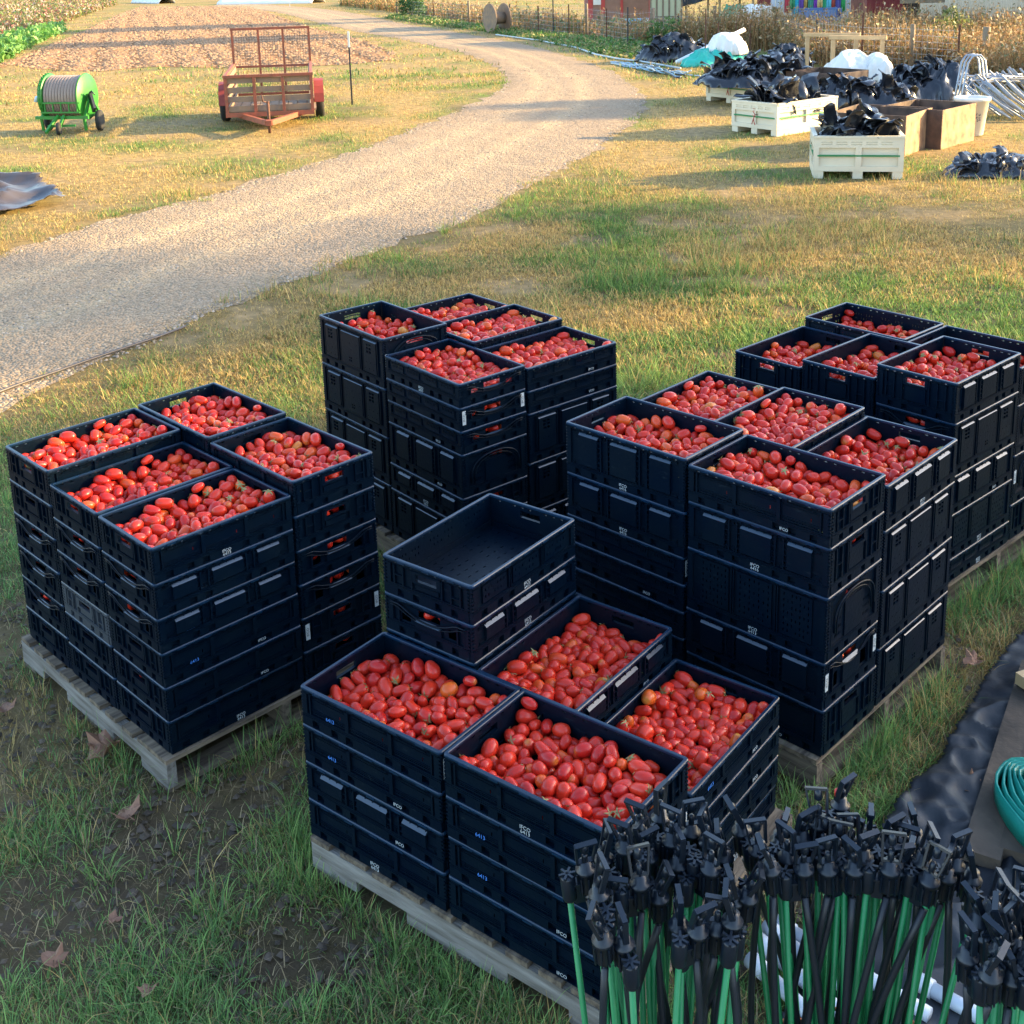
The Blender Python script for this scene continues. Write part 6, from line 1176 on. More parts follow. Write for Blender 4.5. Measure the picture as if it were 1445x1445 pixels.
# lumber frames
for i, (xa, xb, yt, yb, tx) in enumerate([(1138, 1206, 49, 101, 'pale lumber goalpost frame, the left and farther of the two'), (1174, 1243, 53, 108, 'pale lumber goalpost frame, the right and nearer of the two')]):
    Pa, Pb = G(xa, yb), G(xb, yb+1); r = empty('lumber_frame', Pa, 0, tx, 'frame', 'lumber goalpost frames'); d = Pb-Pa
    h = GY(xa, yt, Pa.y).z
    for q in (Vector((0, 0, 0)), d): mb = MB(); mb.bar(q, q+Vector((0, 0, h-.05)), .09, .09); mb.build('upright', m_lumber, r)
    mb = MB(); e = d.normalized()*.1; mb.bar(-e+Vector((0, 0, h)), d+e+Vector((0, 0, h)), .09, .09); mb.build('crossbeam', m_lumber, r)
# tub
P = G(1369, 190); r = empty('plastic_tub', (P.x, P.y, 0), 0, 'white round plastic tub with a worn dark label beside the plywood box', 'tub')
mb = MB(); mb.lathe([(.19, 0), (.20, .01), (.262, .56), (.285, .565), (.29, .60), (.285, .62), (.255, .62), (.19, .04), (.0, .03)], 32); mb.build('body', mat('tub_white', (.70, .68, .62), .4, noise=.3, nscale=6, col2=(.5, .46, .38)), r)
mb = MB(); pts = []
rr = random.Random(2)
for k in range(26):
    a = -PI/2-.05+rr.uniform(-.28, .28); z = .30+rr.uniform(-.07, .07); rad = .2+.062*z/.56+.0035
    a2 = a+rr.uniform(.03, .1); z2 = z+rr.uniform(.008, .02)
    mb._add([(rad*math.cos(a), rad*math.sin(a), z), (rad*math.cos(a2), rad*math.sin(a2), z), ((rad+.002)*math.cos(a2), (rad+.002)*math.sin(a2), z2), ((rad+.002)*math.cos(a), (rad+.002)*math.sin(a), z2)], [(0, 1, 2, 3)])
mb.build('worn_print', mat('worn_print', (.16, .15, .15), .7), r)
# aluminium frame standing behind the tub
P = G(1383, 165); r = empty('aluminium_frame', (P.x, P.y+.3, 0), .1, 'bent aluminium tube frame standing behind the white tub', 'frame')
for i, y in enumerate((0, .13, .26)):
    mb = MB(); mb.tube([(-.30, y, 0), (-.24, y, .45), (-.12, y+.1, .95), (-.03, y+.12, 1.06), (.12, y+.12, 1.08), (.2, y+.1, .98), (.24, y, .5), (.20, y-.05, 0)], .021, 8); mb.build('tube', m_steel, r)
# pile of metal hoops
P = G(1432, 172); O = Vector((P.x+.42, P.y+.6, 0)); rr = random.Random(9)
r = empty('pipe_pile', O, 0, 'pile of bent galvanised pipes at the right edge beside the aluminium frame', 'pipes')
for i in range(30):
    mb = MB(); y0 = rr.uniform(-.3, .6); x0 = -.95+rr.uniform(-.08, .12)+i*.03; dz = rr.uniform(0, .12)
    pts = [(x0+.55, y0-.5, .03+i*.004), (x0+.25, y0-.1, .25+dz+i*.006), (x0, y0+.2, .50+dz+i*.01), (x0+.15, y0+.35, .62+dz), (x0+.9, y0+.5, .58+dz*.8), (x0+2.0, y0+.7, .30+dz*.6), (x0+2.6, y0+.9, .05)]
    mb.tube(pts, .017, 6); mb.build('pipe', m_steel, r)
# drip tape heap by the road
rr = random.Random(13); a0, a1 = G(862, 88), G(985, 112)
r = empty('drip_tape_heap', a0, 0, 'long heap of blue grey and black drip tape beside the gravel road', 'drip tape'); d = a1-a0
mts = [mat('tape_blue', (.16, .30, .40), .4), mat('tape_black', (.015, .018, .022), .35), mat('tape_grey', (.42, .48, .50), .4)]
for i in range(34):
    mb = MB(); pts = []; o_ = rr.uniform(-.35, .35); ph = rr.uniform(0, 6); t0 = rr.uniform(0, .45); t1 = t0+rr.uniform(.35, .6)
    for k in range(14):
        t_ = t0+(min(1, t1)-t0)*k/13; q = d*t_+Vector((.5, 1, 0))*(.0+o_*(.3+t_)+.16*math.sin(ph+t_*9)); q.z = .02+.11*t_*rr.random()*(1+math.sin(ph+7*t_))
        pts.append(q)
    mb.tube(pts, .022, 5); mb.build('tape', mts[i % 3], r)
# long tape running up the roadside
mb = MB(); mb.tube([G(px, py)+Vector((0, 0, .03)) for px, py in [(700, 50), (760, 58), (812, 68), (840, 78), (870, 84), (905, 88), (960, 98)]], .03, 6); tag(mb.build('drip_tape', mts[2]), 'single pale drip tape running along the far side of the road', 'drip tape')
# cable spool
P = G(702, 46); r = empty('cable_spool', (P.x, P.y, .62), .5, 'wooden cable spool standing on edge by the far fence', 'spool')
for s_ in (-1, 1): mb = MB(); mb.lathe([(.05, -.025), (.62, -.025), (.62, .025), (.05, .025)], 28, axis='X', c=(s_*.35, 0, 0), smooth=False); mb.build('flange', m_plank, r)
mb = MB(); mb.lathe([(.25, -.33), (.25, .33)], 18, axis='X'); mb.build('core', m_plank, r)

# ---- fences
def wire_fence(posts, label, wood_idx=(), grid=.16, hgrid=.15, wtop=()):
    B = [(G(px, yb), px, yb, yt) for px, yb, yt in posts]; P0 = B[0][0]
    r = empty('wire_fence', P0, 0, label, 'fence'); hs = []
    for i, (P, px, yb, yt) in enumerate(B):
        h = max(1.0, min(2.3, GY(px, yt, P.y).z)); hs.append(h); q = P-P0; mb = MB()
        if i in wood_idx: mb.M = Matrix.Translation(q); mb.lathe([(.06, -.1), (.06, h-.02), (.045, h)], 9); mb.build('post', m_post, r)
        else: mb.box((q.x, q.y, h/2), (.045, .02, h)); mb.build('post', m_rustpost if i % 2 else m_dtube, r)
    mb = MB()
    for i in range(len(B)-1):
        a, b_ = B[i][0]-P0, B[i+1][0]-P0; h = min(hs[i], hs[i+1], 1.35)-.05; ln = (b_-a).length
        for z in np.arange(.05, h+.01, hgrid): mb.bar(a+Vector((0, 0, z)), b_+Vector((0, 0, z)), .006, .006)
        k = int(ln/grid)
        for j in range(1, k):
            p = a.lerp(b_, j/k); mb.box((p.x, p.y, h/2+.02), (.005, .005, h-.04))
    mb.build('wire_mesh', m_steel, r)
wire_fence([(560, 24, 0), (612, 28, 0), (662, 33, 1), (691, 36, 3), (720, 42, 5), (760, 47, 8), (781, 51, 0), (803, 53, 6), (828, 52, 5), (856, 58, 12), (886, 64, 10), (920, 60, 12), (957, 62, 20)], 'wire mesh fence running along the far side of the road', (2, 8, 11), .18, .17)
wire_fence([(957, 62, 20), (1008, 66, 8), (1045, 64, 14), (1094, 66, 20), (1151, 90, 27), (1215, 100, 18), (1285, 104, 34), (1350, 110, 36)], 'sagging wire fence with mixed posts in front of the dry weeds', (1, 2, 6), .16, .15)
for i, (px, yb, yt) in enumerate([(995, 92, 12), (1013, 86, 31), (1038, 80, 32), (1058, 72, 33)]):
    tpost(px, yb, yt, 'rusty_stake', ['rusty steel stake leftmost, in front of the teal sheet', 'rusty steel stake crossing the white bundle', 'rusty steel stake just right of the white bundle', 'rusty steel stake rightmost, behind the largest plastic mound'][i], m_rustpost, group='rusty steel stakes by the teal sheet')
# braced posts
def braced(pp, pb, label, hy):
    P = G(*pp); h = GY(pp[0], hy, P.y).z; r = empty('braced_post', P, 0, label, 'post', 'braced wooden posts')
    mb = MB(); mb.lathe([(.085, -.1), (.085, h-.01), (.07, h)], 12); mb.build('post', m_post, r)
    Q = GY(pb[0], pb[1], P.y+.2)-P; mb = MB(); mb.bar((0, .0, h*.66), Q, .14, .06); mb.build('brace', m_post, r)
braced((1388, 112), (1338, 90), 'thick wooden corner post with a slanting brace in front of the weeds', 38)
braced((1331, 52), (1292, 38), 'far braced post in front of the tan barn wall', 8)
braced((921, 56), (950, 32), 'wooden gatepost with a diagonal brace left of the blue tarp shelter', 11)
mb = MB(); P = G(1331, 52)
for z in (.55, 1.25): mb.bar(P+Vector((0, .05, z)), P+Vector((-1.55, .1, z)), .05, .13)
tag(mb.build('rail_fence', m_post), 'two weathered horizontal rails left of the far braced post', 'fence')

# ---- buildings beyond the fence
def wallbox(r, name, m, x0, x1, y0, y1, z0, z1):
    mb = MB(); mb.box(((x0+x1)/2, (y0+y1)/2, (z0+z1)/2), (x1-x0, y1-y0, z1-z0)); return mb.build(name, m, r)
m_barnred = mat('barn_red', (.20, .028, .032), .7, noise=.4, nscale=2)
m_tan = mat('tan_metal', (.52, .42, .31), .55, noise=.35, nscale=.7, col2=(.40, .31, .22))
m_dark = mat('gap_shade', (.02, .02, .02), .9); m_roof = mat('roof_metal', (.35, .36, .37), .45, metal=.4)
# tan corrugated barn
a = G(1296, 44); b = G(1445, 50); r = empty('corrugated_barn', (a.x, a.y, 0), math.atan2(b.y-a.y, b.x-a.x), 'long barn with tan corrugated metal wall at the top right corner', 'barn')
mb = MB(); xs = np.arange(0, 13, .05); vs = []; 
for x in xs: o_ = .02*math.sin(x*2*PI/.2); vs += [(x, o_, 0), (x, o_, 4.6)]
mb._add(vs, [(2*i, 2*i+2, 2*i+3, 2*i+1) for i in range(len(xs)-1)]); mb.build('front_wall', m_tan, r)
wallbox(r, 'side_wall', m_tan, .0, .06, .04, 9, 0, 4.6); wallbox(r, 'back_wall', m_tan, 0, 12.9, 9, 9.06, 0, 4.6)
mb = MB(); mb._add([(-.3, -.4, 4.55), (13.3, -.4, 4.55), (13.3, 4.5, 6.6), (-.3, 4.5, 6.6), (13.3, 9.4, 4.55), (-.3, 9.4, 4.55)], [(0, 1, 2, 3), (3, 2, 4, 5), (0, 3, 5), (1, 4, 2)]); mb.build('roof', m_roof, r)
# red barn
a = G(1222, 36); r = empty('red_barn', (a.x, a.y, 0), -.05, 'dark red barn wall between the coloured laundry and the tan barn', 'barn')
w_ = (G(1274, 36)-a).length
wallbox(r, 'front_wall', m_barnred, 0, w_, 0, .12, 0, 4); wallbox(r, 'side_wall', m_barnred, 0, .12, .12, 5, 0, 4); wallbox(r, 'shaded_gap', m_dark, w_+.002, w_+.8, .1, .2, 0, 3.2)  # near-black panel paints the shade of the open gap beside the wall
wallbox(r, 'door_post', m_post, w_+.8, w_+.95, -.02, .14, 0, 4); mb = MB()
for i in range(14): mb.box((.15+i*.19*w_/2.4, -.005, 2), (.02, .012, 4))
mb.build('battens', m_barnred, r); mb = MB(); mb.box((w_/2+.3, 2.5, 4.06), (w_+1.4, 6, .1)); mb.build('roof', m_roof, r)
# laundry wall
a = G(1094, 40); b = G(1222, 40); r = empty('white_container', (a.x, a.y+1, 0), 0, 'white and blue panelled shed wall behind the coloured cloths', 'shed'); w_ = b.x-a.x
wallbox(r, 'front_wall', mat('pale_blue_panel', (.55, .62, .72), .5, noise=.3, nscale=1), 0, w_, 0, .1, 0, 3.4); wallbox(r, 'side_wall', m_barnred, -.55, -.002, .0, .1, 0, 3.4)
mb = MB()
for i in range(20): mb.box((.2+i*w_/20, -.012, 1.7), (.05, .02, 3.38))
mb.build('ribs', m_whitep, r); mb = MB(); mb.box((w_/2-.2, 2, 3.45), (w_+1, 4.4, .08)); mb.build('roof', m_roof, r)
cc_ = [(.45, .04, .06), (.05, .30, .14), (.03, .40, .55), (.12, .06, .32), (.55, .38, .12), (.05, .25, .18), (.20, .05, .42), (.62, .48, .22), (.03, .34, .16), (.10, .45, .60), (.50, .10, .08), (.08, .08, .30), (.04, .38, .12)]
nm_ = ['red', 'green', 'turquoise', 'violet', 'ochre', 'dark green', 'purple', 'yellow', 'emerald', 'sky blue', 'scarlet', 'navy', 'bright green']
for i, c in enumerate(cc_):
    mb = MB(); x0 = .65+i*(w_-.8)/13; z0 = .62+.22*math.sin(i*2.1); K = 7; w1 = (w_-.8)/13*1.12; vs = []
    for u in range(K):
        for v in range(7): vs.append((x0+w1*(u/(K-1)-.5)*(1-.25*(v/6)*math.sin(i+1)), -.22-(i % 2)*.06+.03*math.sin(u*1.8+i), z0+(2.9-z0)*v/6-.08*math.sin(u/(K-1)*PI)*(v == 0)))
    mb._add(vs, [(u*7+v, (u+1)*7+v, (u+1)*7+v+1, u*7+v+1) for u in range(K-1) for v in range(6)], 0, True)
    o = mb.build('hanging_cloth', mat('cloth_'+nm_[i].replace(' ', '_'), c, .8), None, (a.x, a.y+1, 0)); o.modifiers.new('t', 'SOLIDIFY').thickness = .01
    tag(o, '%s cloth hanging in the row before the pale shed wall' % nm_[i], 'cloth', 'coloured cloths hanging in a row')
# blue cage below the cloths
a = G(1134, 47); b = G(1192, 47); r = empty('blue_cage', a, 0, 'blue framed wire cage below the coloured cloths', 'cage'); w_ = b.x-a.x; mb = MB()
for x in np.linspace(0, w_, 3):
    for y in (0, .7): mb.box((x, y, .45), (.05, .05, .9))
for z in (.03, .9):
    for y in (0, .7): mb.box((w_/2, y+.001, z), (w_+.05, .05, .05))
mb.build('frame', mat('blue_paint', (.08, .16, .34), .5), r); mb = MB()
for x in np.arange(.1, w_, .12): mb.box((x, 0, .45), (.012, .012, .88))
mb.build('bars', m_steel, r); wallbox(r, 'back_panel', mat('blue_panel', (.16, .24, .42), .6), .03, w_-.03, .72, .74, .03, .9)
# printed white low tunnel
a = G(1064, 54); b = G(1118, 54); w_ = (b-a).length; r = empty('arched_shelter', ((a.x+b.x)/2, a.y, 0), .1, 'small arched shelter of white printed sheet among the dry weeds', 'shelter')
mb = MB(); vs = []; K = 15
for u in range(K): th = PI*u/(K-1); vs += [(-w_/2*math.cos(th), 0, 1.15*math.sin(th)), (-w_/2*math.cos(th), 2.6, 1.15*math.sin(th))]
mb._add(vs, [(2*u, 2*u+2, 2*u+3, 2*u+1) for u in range(K-1)], 0, True); o = mb.build('cover', m_wfilm, r); o.modifiers.new('t', 'SOLIDIFY').thickness = .01
mb = MB(); mb._add([(-w_/2*math.cos(PI*u/8), .02, 1.13*math.sin(PI*u/8)) for u in range(5)]+[(0, .02, 0)], [(0, 1, 2, 3, 4, 5)]); mb.build('end_flap', m_wfilm, r); rr = random.Random(4); mb = MB()
for _ in range(16): x = rr.uniform(-w_*.4, -.05); z = rr.uniform(.15, .75); mb.box((x, .005, z), (.05, .006, .04), ry=rr.random())
mb.build('printed_spots', m_rpaint, r)
P = G(1052, 46); crumple('green_sheet', (P.x, P.y+2), .9, .6, 1.1, 0, 'green sheet heaped left of the arched white shelter', None, 71, 3, 0, m=mat('green_film', (.05, .26, .15), .5), fl=.3)
# blue tarp shelter
a = G(978, 44); b = G(1085, 44); w_ = b.x-a.x; r = empty('tarp_shelter', (a.x, a.y+2, 0), 0, 'sagging blue tarp shelter stretched between poles', 'shelter')
for x in (0, w_*.5, w_):
    for y in (0, 3): mb = MB(); mb.box((x, y, 1.5), (.09, .09, 3.0)); mb.build('pole', m_lumber, r)
mb = MB(); K = 21; vs = []
for u in range(K):
    for v in range(K):
        x = u/(K-1); y = v/(K-1); z = 3.0-1.25*math.sin(PI*x)**2*(1-.5*y)-.9*(1-y)**2*(x if x > .5 else 1-x)+.1*math.sin(9*x+4*y)
        vs.append((x*(w_+.6)-.3, y*3.4-.3, z))
mb._add(vs, [(u*K+v, (u+1)*K+v, (u+1)*K+v+1, u*K+v+1) for u in range(K-1) for v in range(K-1)], 0, True); o = mb.build('blue_tarp', mat('blue_tarp', (.10, .20, .42), .35, bump=.4, bscale=4), r); o.modifiers.new('t', 'SOLIDIFY').thickness = .01
mb = MB(); mb._add([tuple(Vector((x*w_*.42-.3, -.35+.12*math.sin(9*x), z))) for x in np.linspace(0, 1, 9) for z in (0.9+.3*x, 2.6-.6*x)], [(2*i, 2*i+2, 2*i+3, 2*i+1) for i in range(8)], 0, True); o = mb.build('hanging_flap', mat('slate_tarp', (.08, .12, .20), .4, bump=.4, bscale=4), r); o.modifiers.new('t', 'SOLIDIFY').thickness = .01
# yellow-green panel wall
a = G(924, 48); b = G(972, 48); w_ = b.x-a.x; r = empty('greenhouse', (a.x, a.y+1.5, 0), 0, 'pale yellow greenhouse wall with thin glazing bars', 'greenhouse')
wallbox(r, 'panel', mat('pale_panel', (.50, .50, .32), .5), 0, w_, 0, .04, 0, 3); mb = MB()
for x in np.linspace(0, w_, 6): mb.box((x, -.03, 1.5), (.07, .05, 3))
for z in (.6, 1.4, 2.3): mb.box((w_/2, -.032, z), (w_, .04, .05))
mb.build('glazing_bars', m_post, r); wallbox(r, 'side_panel', mat('pale_panel', (.50, .50, .32), .5), w_-.04, w_, .05, 3, 0, 3)
# red and white shed
a = G(838, 38); b = G(938, 38); w_ = b.x-a.x; r = empty('red_trim_shed', (a.x, a.y+2, 0), 0, 'small shed with red trim, white boards and brown lower wall', 'shed')
wallbox(r, 'front_wall', mat('shed_brown', (.30, .17, .12), .8, noise=.5, nscale=2), 0, w_, 0, .1, 0, 3); wallbox(r, 'side_wall', m_barnred, -.1, -.002, .0, 3, 0, 3)
wallbox(r, 'white_board', m_whitep, .12, w_*.16, -.03, -.002, .9, 2.8)
for x0, x1, z0, z1 in ((-.12, .1, 0, 3), (w_*.16, w_*.22, .5, 3), (w_*.46, w_*.50, 0, 3), (w_*.9, w_*.96, 0, 3)): wallbox(r, 'trim', mat('red_trim', (.42, .05, .04), .6), x0, x1, -.05, -.002, z0, z1)
wallbox(r, 'window', mat('window_glass', (.10, .12, .14), .1), w_*.56, w_*.84, -.03, -.004, 1.6, 2.6); wallbox(r, 'lintel', m_lumber, w_*.22, w_*.9, -.07, -.051, 1.28, 1.38); wallbox(r, 'roof', m_roof, -.3, w_+.3, -.4, 3.3, 3.0, 3.1)
# garden frames in front
for i, (px, yb, yt, tx) in enumerate([(745, 36, 18, 'low lumber trestle frame left of the far garden fence'), (645, 22, 6, 'lumber sawhorse frame beyond the cable spool')]):
    P = G(px, yb); h = GY(px, yt, P.y).z; r = empty('lumber_frame', P, 0, tx, 'frame')
    for x in (0, .95): mb = MB(); mb.box((x, 0, h/2), (.08, .08, h)); mb.build('upright', m_lumber, r)
    mb = MB(); mb.bar((-.3, .001, h+.02), (1.3, .001, h*.8), .08, .08); mb.build('crossbeam', m_lumber, r)
# blue tub near gate
P = G(896, 38); r = empty('blue_tub', P, 0, 'pale blue tub on the ground before the red trim shed', 'tub'); mb = MB(); mb.lathe([(.5, .0), (.62, .35), (.58, .35), (.46, .05), (0, .04)], 20); mb.build('body', mat('sky_tub', (.20, .45, .60), .4), r)

# ---- far white covers
def low_cover(p0, p1, wd, h, label):
    a, b_ = G(*p0), G(*p1); d = b_-a; yaw = math.atan2(d.y, d.x); mb = MB(); K = 9; n_ = 24; vs = []
    for i in range(n_):
        for u in range(K): th = PI*u/(K-1); vs.append((d.length*i/(n_-1), -wd*math.cos(th)/2, h*math.sin(th)*(.9+.1*math.sin(i*1.7))))
    mb._add(vs, [(i*K+u, (i+1)*K+u, (i+1)*K+u+1, i*K+u+1) for i in range(n_-1) for u in range(K-1)], 0, True)
    o = mb.build('row_cover', m_wfilm, None, a, yaw); o.modifiers.new('t', 'SOLIDIFY').thickness = .01; tag(o, label, 'row cover', 'white row covers across the far field')
low_cover((196, 4), (236, 5), 1.6, .5, 'short white row cover beyond the ploughed field'); low_cover((316, 6), (450, 4), 2.4, .45, 'long white row cover at the top edge beyond the road bend')
tpost(409, 10, -8, 'marker_post', 'slim white marker post beside the far bend of the road', m_whitep)

# ---- plants
def leaf_cloud(centers, radii, n, size, name, m, cols, seed, squash=1., parent=None):
    r = np.random.default_rng(seed); cs = np.array(centers); rd = np.array(radii); w_ = rd**2; w_ = w_/w_.sum()
    i = r.choice(len(cs), n, p=w_); d = r.normal(size=(n, 3)); d /= np.linalg.norm(d, axis=1)[:, None]
    p = cs[i]+d*(rd[i]*r.uniform(.25, 1, n)**.5)[:, None]*np.array([1, 1, squash]); p[:, 2] = np.maximum(p[:, 2], .02)
    a = r.normal(size=(n, 3)); a /= np.linalg.norm(a, axis=1)[:, None]; b_ = np.cross(a, r.normal(size=(n, 3))); b_ /= np.linalg.norm(b_, axis=1)[:, None]
    s_ = (size*r.uniform(.6, 1.4, n))[:, None]
    co = np.stack([p-a*s_, p-b_*s_*.5, p+a*s_, p+b_*s_*.5], 1).reshape(-1, 3); F_ = np.arange(4*n).reshape(n, 4)
    c = np.array(cols)[r.integers(0, len(cols), n)]*r.uniform(.7, 1.3, (n, 1))
    return link(name, np_mesh(name, co, F_, m, {'col': np.repeat(c, 4, 0)}), parent)
m_leaf = mat('leaf', (.1, .15, .05), .55, attr='col', trans=.3)
def bush(px, py, rad, h, label, n=1500, cols=((.03, .09, .02), (.05, .13, .03), (.07, .15, .04)), cat='shrub', size=.07):
    P = G(px, py); r = empty('shrub', P, 0, label, cat); rr = random.Random(px)
    cs = [(rr.uniform(-.5, .5)*rad, rr.uniform(-.5, .5)*rad, h*(.2+.65*k/8)) for k in range(9)]; rs = [rad*.55*(1-.4*k/8) for k in range(9)]
    leaf_cloud(cs, rs, n, size, 'crown', m_leaf, cols, px, 1., r); mb = MB(); mb.tube([(0, 0, 0), (.03, 0, h*.5), (0, .02, h*.85)], [.04, .03, .01], 6); mb.build('stem', m_post, r)
bush(582, 25, .95, 1.6, 'rounded dark green shrub at the roadside near the top edge', 2200)
bush(936, 64, .75, .9, 'leafy green shrub beside the wooden gatepost', 900, size=.06, cols=((.06, .14, .03), (.12, .20, .05)))
bush(1340, 86, .8, 1.5, 'olive green flowering bush among the dry weeds', 1500, size=.05, cols=((.15, .19, .05), (.26, .25, .07), (.10, .14, .04)))
rgp = np.random.default_rng(8)
def region_pts(poly_px, n):
    poly = [tuple(G(*p).xy) for p in poly_px]; xs = [p[0] for p in poly]; ys = [p[1] for p in poly]
    x = rgp.uniform(min(xs), max(xs), n*4); y = rgp.uniform(min(ys), max(ys), n*4); k = in_poly(x, y, poly); return x[k][:n], y[k][:n]
def plant_mass(name, poly_px, n, hr, wd, cols, label, cat, nb=7, headcols=None, lean=.35, leafy=0):
    x, y = region_pts(poly_px, n); n = len(x); th = rgp.uniform(hr[0], hr[1], n)*(.6+.8*vnoise(x, y, 1.7, 9, 2))
    X_ = np.repeat(x, nb)+rgp.normal(0, .10, n*nb); Y_ = np.repeat(y, nb)+rgp.normal(0, .10, n*nb); H_ = np.repeat(th, nb)*rgp.uniform(.5, 1.1, n*nb); az = rgp.uniform(0, 6.28, n*nb)
    c = np.array(cols)[rgp.integers(0, len(cols), n*nb)]*rgp.uniform(.65, 1.3, (n*nb, 1)); ln = rgp.uniform(.05, lean, n*nb)
    co, F_, cc = blades(X_, Y_, H_, wd*rgp.uniform(.6, 1.5, n*nb), ln, az, c, name, segs=2, z0=0)
    cos, Fs, cs = [co], [F_], [cc]; off = len(co)
    m_ = len(X_)*(2+leafy); j = rgp.integers(0, len(X_), m_); t_ = rgp.uniform(.25, 1, m_); ca, sa = np.cos(az[j]), np.sin(az[j])
    px_ = X_[j]+ca*H_[j]*ln[j]*t_**1.5+rgp.normal(0, .05, m_); py_ = Y_[j]+sa*H_[j]*ln[j]*t_**1.5+rgp.normal(0, .05, m_); pz = H_[j]*t_+rgp.normal(0, .02, m_)
    a_ = rgp.normal(size=(m_, 3)); a_ /= np.linalg.norm(a_, axis=1)[:, None]; b_ = np.cross(a_, rgp.normal(size=(m_, 3))); b_ /= np.linalg.norm(b_, axis=1)[:, None]; s_ = (wd*rgp.uniform(1.2, 3.2, m_))[:, None]; p = np.stack([px_, py_, np.maximum(pz, .01)], -1)
    co = np.stack([p-a_*s_, p-b_*s_*.45, p+a_*s_, p+b_*s_*.45], 1).reshape(-1, 3)
    hc = np.array(headcols or cols)[rgp.integers(0, len(headcols or cols), m_)]*rgp.uniform(.7, 1.3, (m_, 1))
    cos.append(co); Fs.append(np.arange(4*m_).reshape(-1, 4)+off); cs.append(np.repeat(hc, 4, 0))
    o = link(name, np_mesh(name, np.concatenate(cos), np.concatenate(Fs), m_leaf, {'col': np.concatenate(cs)})); tag(o, label, cat, kind='stuff')
straw = ((.34, .19, .075), (.28, .15, .06), (.40, .26, .11), (.18, .14, .055))
plant_mass('dry_weeds', [(962, 66), (1090, 72), (1130, 86), (1160, 94), (1262, 104), (1345, 104), (1362, 120), (1470, 130), (1560, 125), (1560, 74), (1290, 70), (1215, 66), (1110, 62), (1030, 60), (962, 60)], 4600, (.45, 1.35), .022, straw, 'tall straw-coloured dry weeds in front of the barns', 'weeds', 7, straw+((.14, .16, .06), (.44, .34, .20)), leafy=1)
plant_mass('roadside_weeds', [(480, 8), (560, 18), (650, 30), (740, 44), (830, 52), (930, 66), (960, 66), (960, 50), (830, 40), (700, 26), (600, 12), (500, 2)], 2600, (.35, .9), .035, straw+((.10, .16, .05),), 'dry grass and weeds along the far fence', 'weeds', 6)
plant_mass('flower_rows', [(-60, 96), (0, 60), (60, 42), (110, 26), (165, 6), (110, 2), (40, 6), (-60, 20)], 3600, (.3, .75), .05, ((.10, .15, .04), (.16, .17, .05), (.08, .12, .03), (.22, .11, .07)), 'mixed rows of fading flowers left of the ploughed field', 'flowers', 5, ((.32, .20, .13), (.55, .42, .34), (.28, .10, .08), (.12, .18, .05), (.14, .20, .05), (.24, .20, .08)))
plant_mass('leafy_row', [(-60, 122), (0, 88), (50, 62), (88, 45), (80, 42), (30, 56), (-60, 92)], 1500, (.3, .55), .06, ((.08, .22, .04), (.12, .28, .06)), 'bright green leafy crop row at the left edge', 'crop', 6, ((.10, .26, .05), (.16, .32, .08)), leafy=1)
plant_mass('roadside_grass', [(545, 26), (600, 34), (680, 44), (750, 56), (820, 70), (880, 84), (930, 78), (930, 64), (830, 54), (740, 46), (650, 34), (560, 22)], 2600, (.08, .22), .03, ((.07, .17, .03), (.10, .2, .04), (.3, .26, .1)), 'fresh green grass between the road and the far fence', 'grass', 6)

# ---- barn form added out of view to shade the crates, and the trees beyond
r = empty('shade_caster', (34, -22, 0), 0, 'tall added barn-shaped shade caster outside the frame to the right, shading the crates', 'barn')
wallbox(r, 'west_wall', m_plank, 0, .15, 0, 35.4, 0, 11.2); wallbox(r, 'east_wall', m_plank, 9.85, 10, 0, 35.4, 0, 11.2)
for y in (.001, 35.25):
    mb = MB(); mb._add([(.15, y, 0), (9.85, y, 0), (9.85, y, 11.2), (5, y, 13.4), (.15, y, 11.2), (.15, y+.15, 0), (9.85, y+.15, 0), (9.85, y+.15, 11.2), (5, y+.15, 13.4), (.15, y+.15, 11.2)], [(0, 1, 2, 3, 4), (9, 8, 7, 6, 5), (0, 5, 6, 1), (1, 6, 7, 2), (2, 7, 8, 3), (3, 8, 9, 4), (4, 9, 5, 0)]); mb.build('gable_wall', m_plank, r)
for s_ in (0, 1):
    mb = MB(); x0, x1 = (-.5, 5) if s_ == 0 else (10.5, 5); mb._add([(x0, -.4, 11.1), (x1, -.4, 13.5), (x1, 35.8, 13.5), (x0, 35.8, 11.1), (x0, -.4, 11.2), (x1, -.4, 13.6), (x1, 35.8, 13.6), (x0, 35.8, 11.2)], [(0, 1, 2, 3), (7, 6, 5, 4), (0, 4, 5, 1), (1, 5, 6, 2), (2, 6, 7, 3), (3, 7, 4, 0)]); mb.build('roof_slope', m_roof, r)
for y in (8, 20): wallbox(r, 'caster_door', m_barnred, -.06, -.004, y, y+3.4, 0, 3.6)
def tree(x, y, h, rc, label, seed, n=5200):
    r = empty('broadleaf_tree', (x, y, 0), 0, label, 'tree', 'trees outside the frame to the right'); rr = random.Random(seed); cs = []; rs = []
    mb = MB(); mb.tube([(0, 0, 0), (.1, .05, h*.4), (0, .1, h*.8)], [.35, .25, .08], 10)
    for k in range(16):
        a = rr.uniform(0, 6.28); q = rr.uniform(.2, 1)*rc*.75; z = h-rc+rr.uniform(-.75, .75)*rc; cs.append((q*math.cos(a), q*math.sin(a), z)); rs.append(rc*rr.uniform(.22, .42)); mb.tube([(.05, .05, h*.45), (q*.5*math.cos(a), q*.5*math.sin(a), (z+h*.45)/2), cs[-1]], [.1, .06, .02], 5)
    mb.build('trunk', m_post, r); leaf_cloud(cs, rs, n, .20, 'crown', m_leaf, ((.03, .08, .02), (.05, .11, .03)), seed, 1, r)
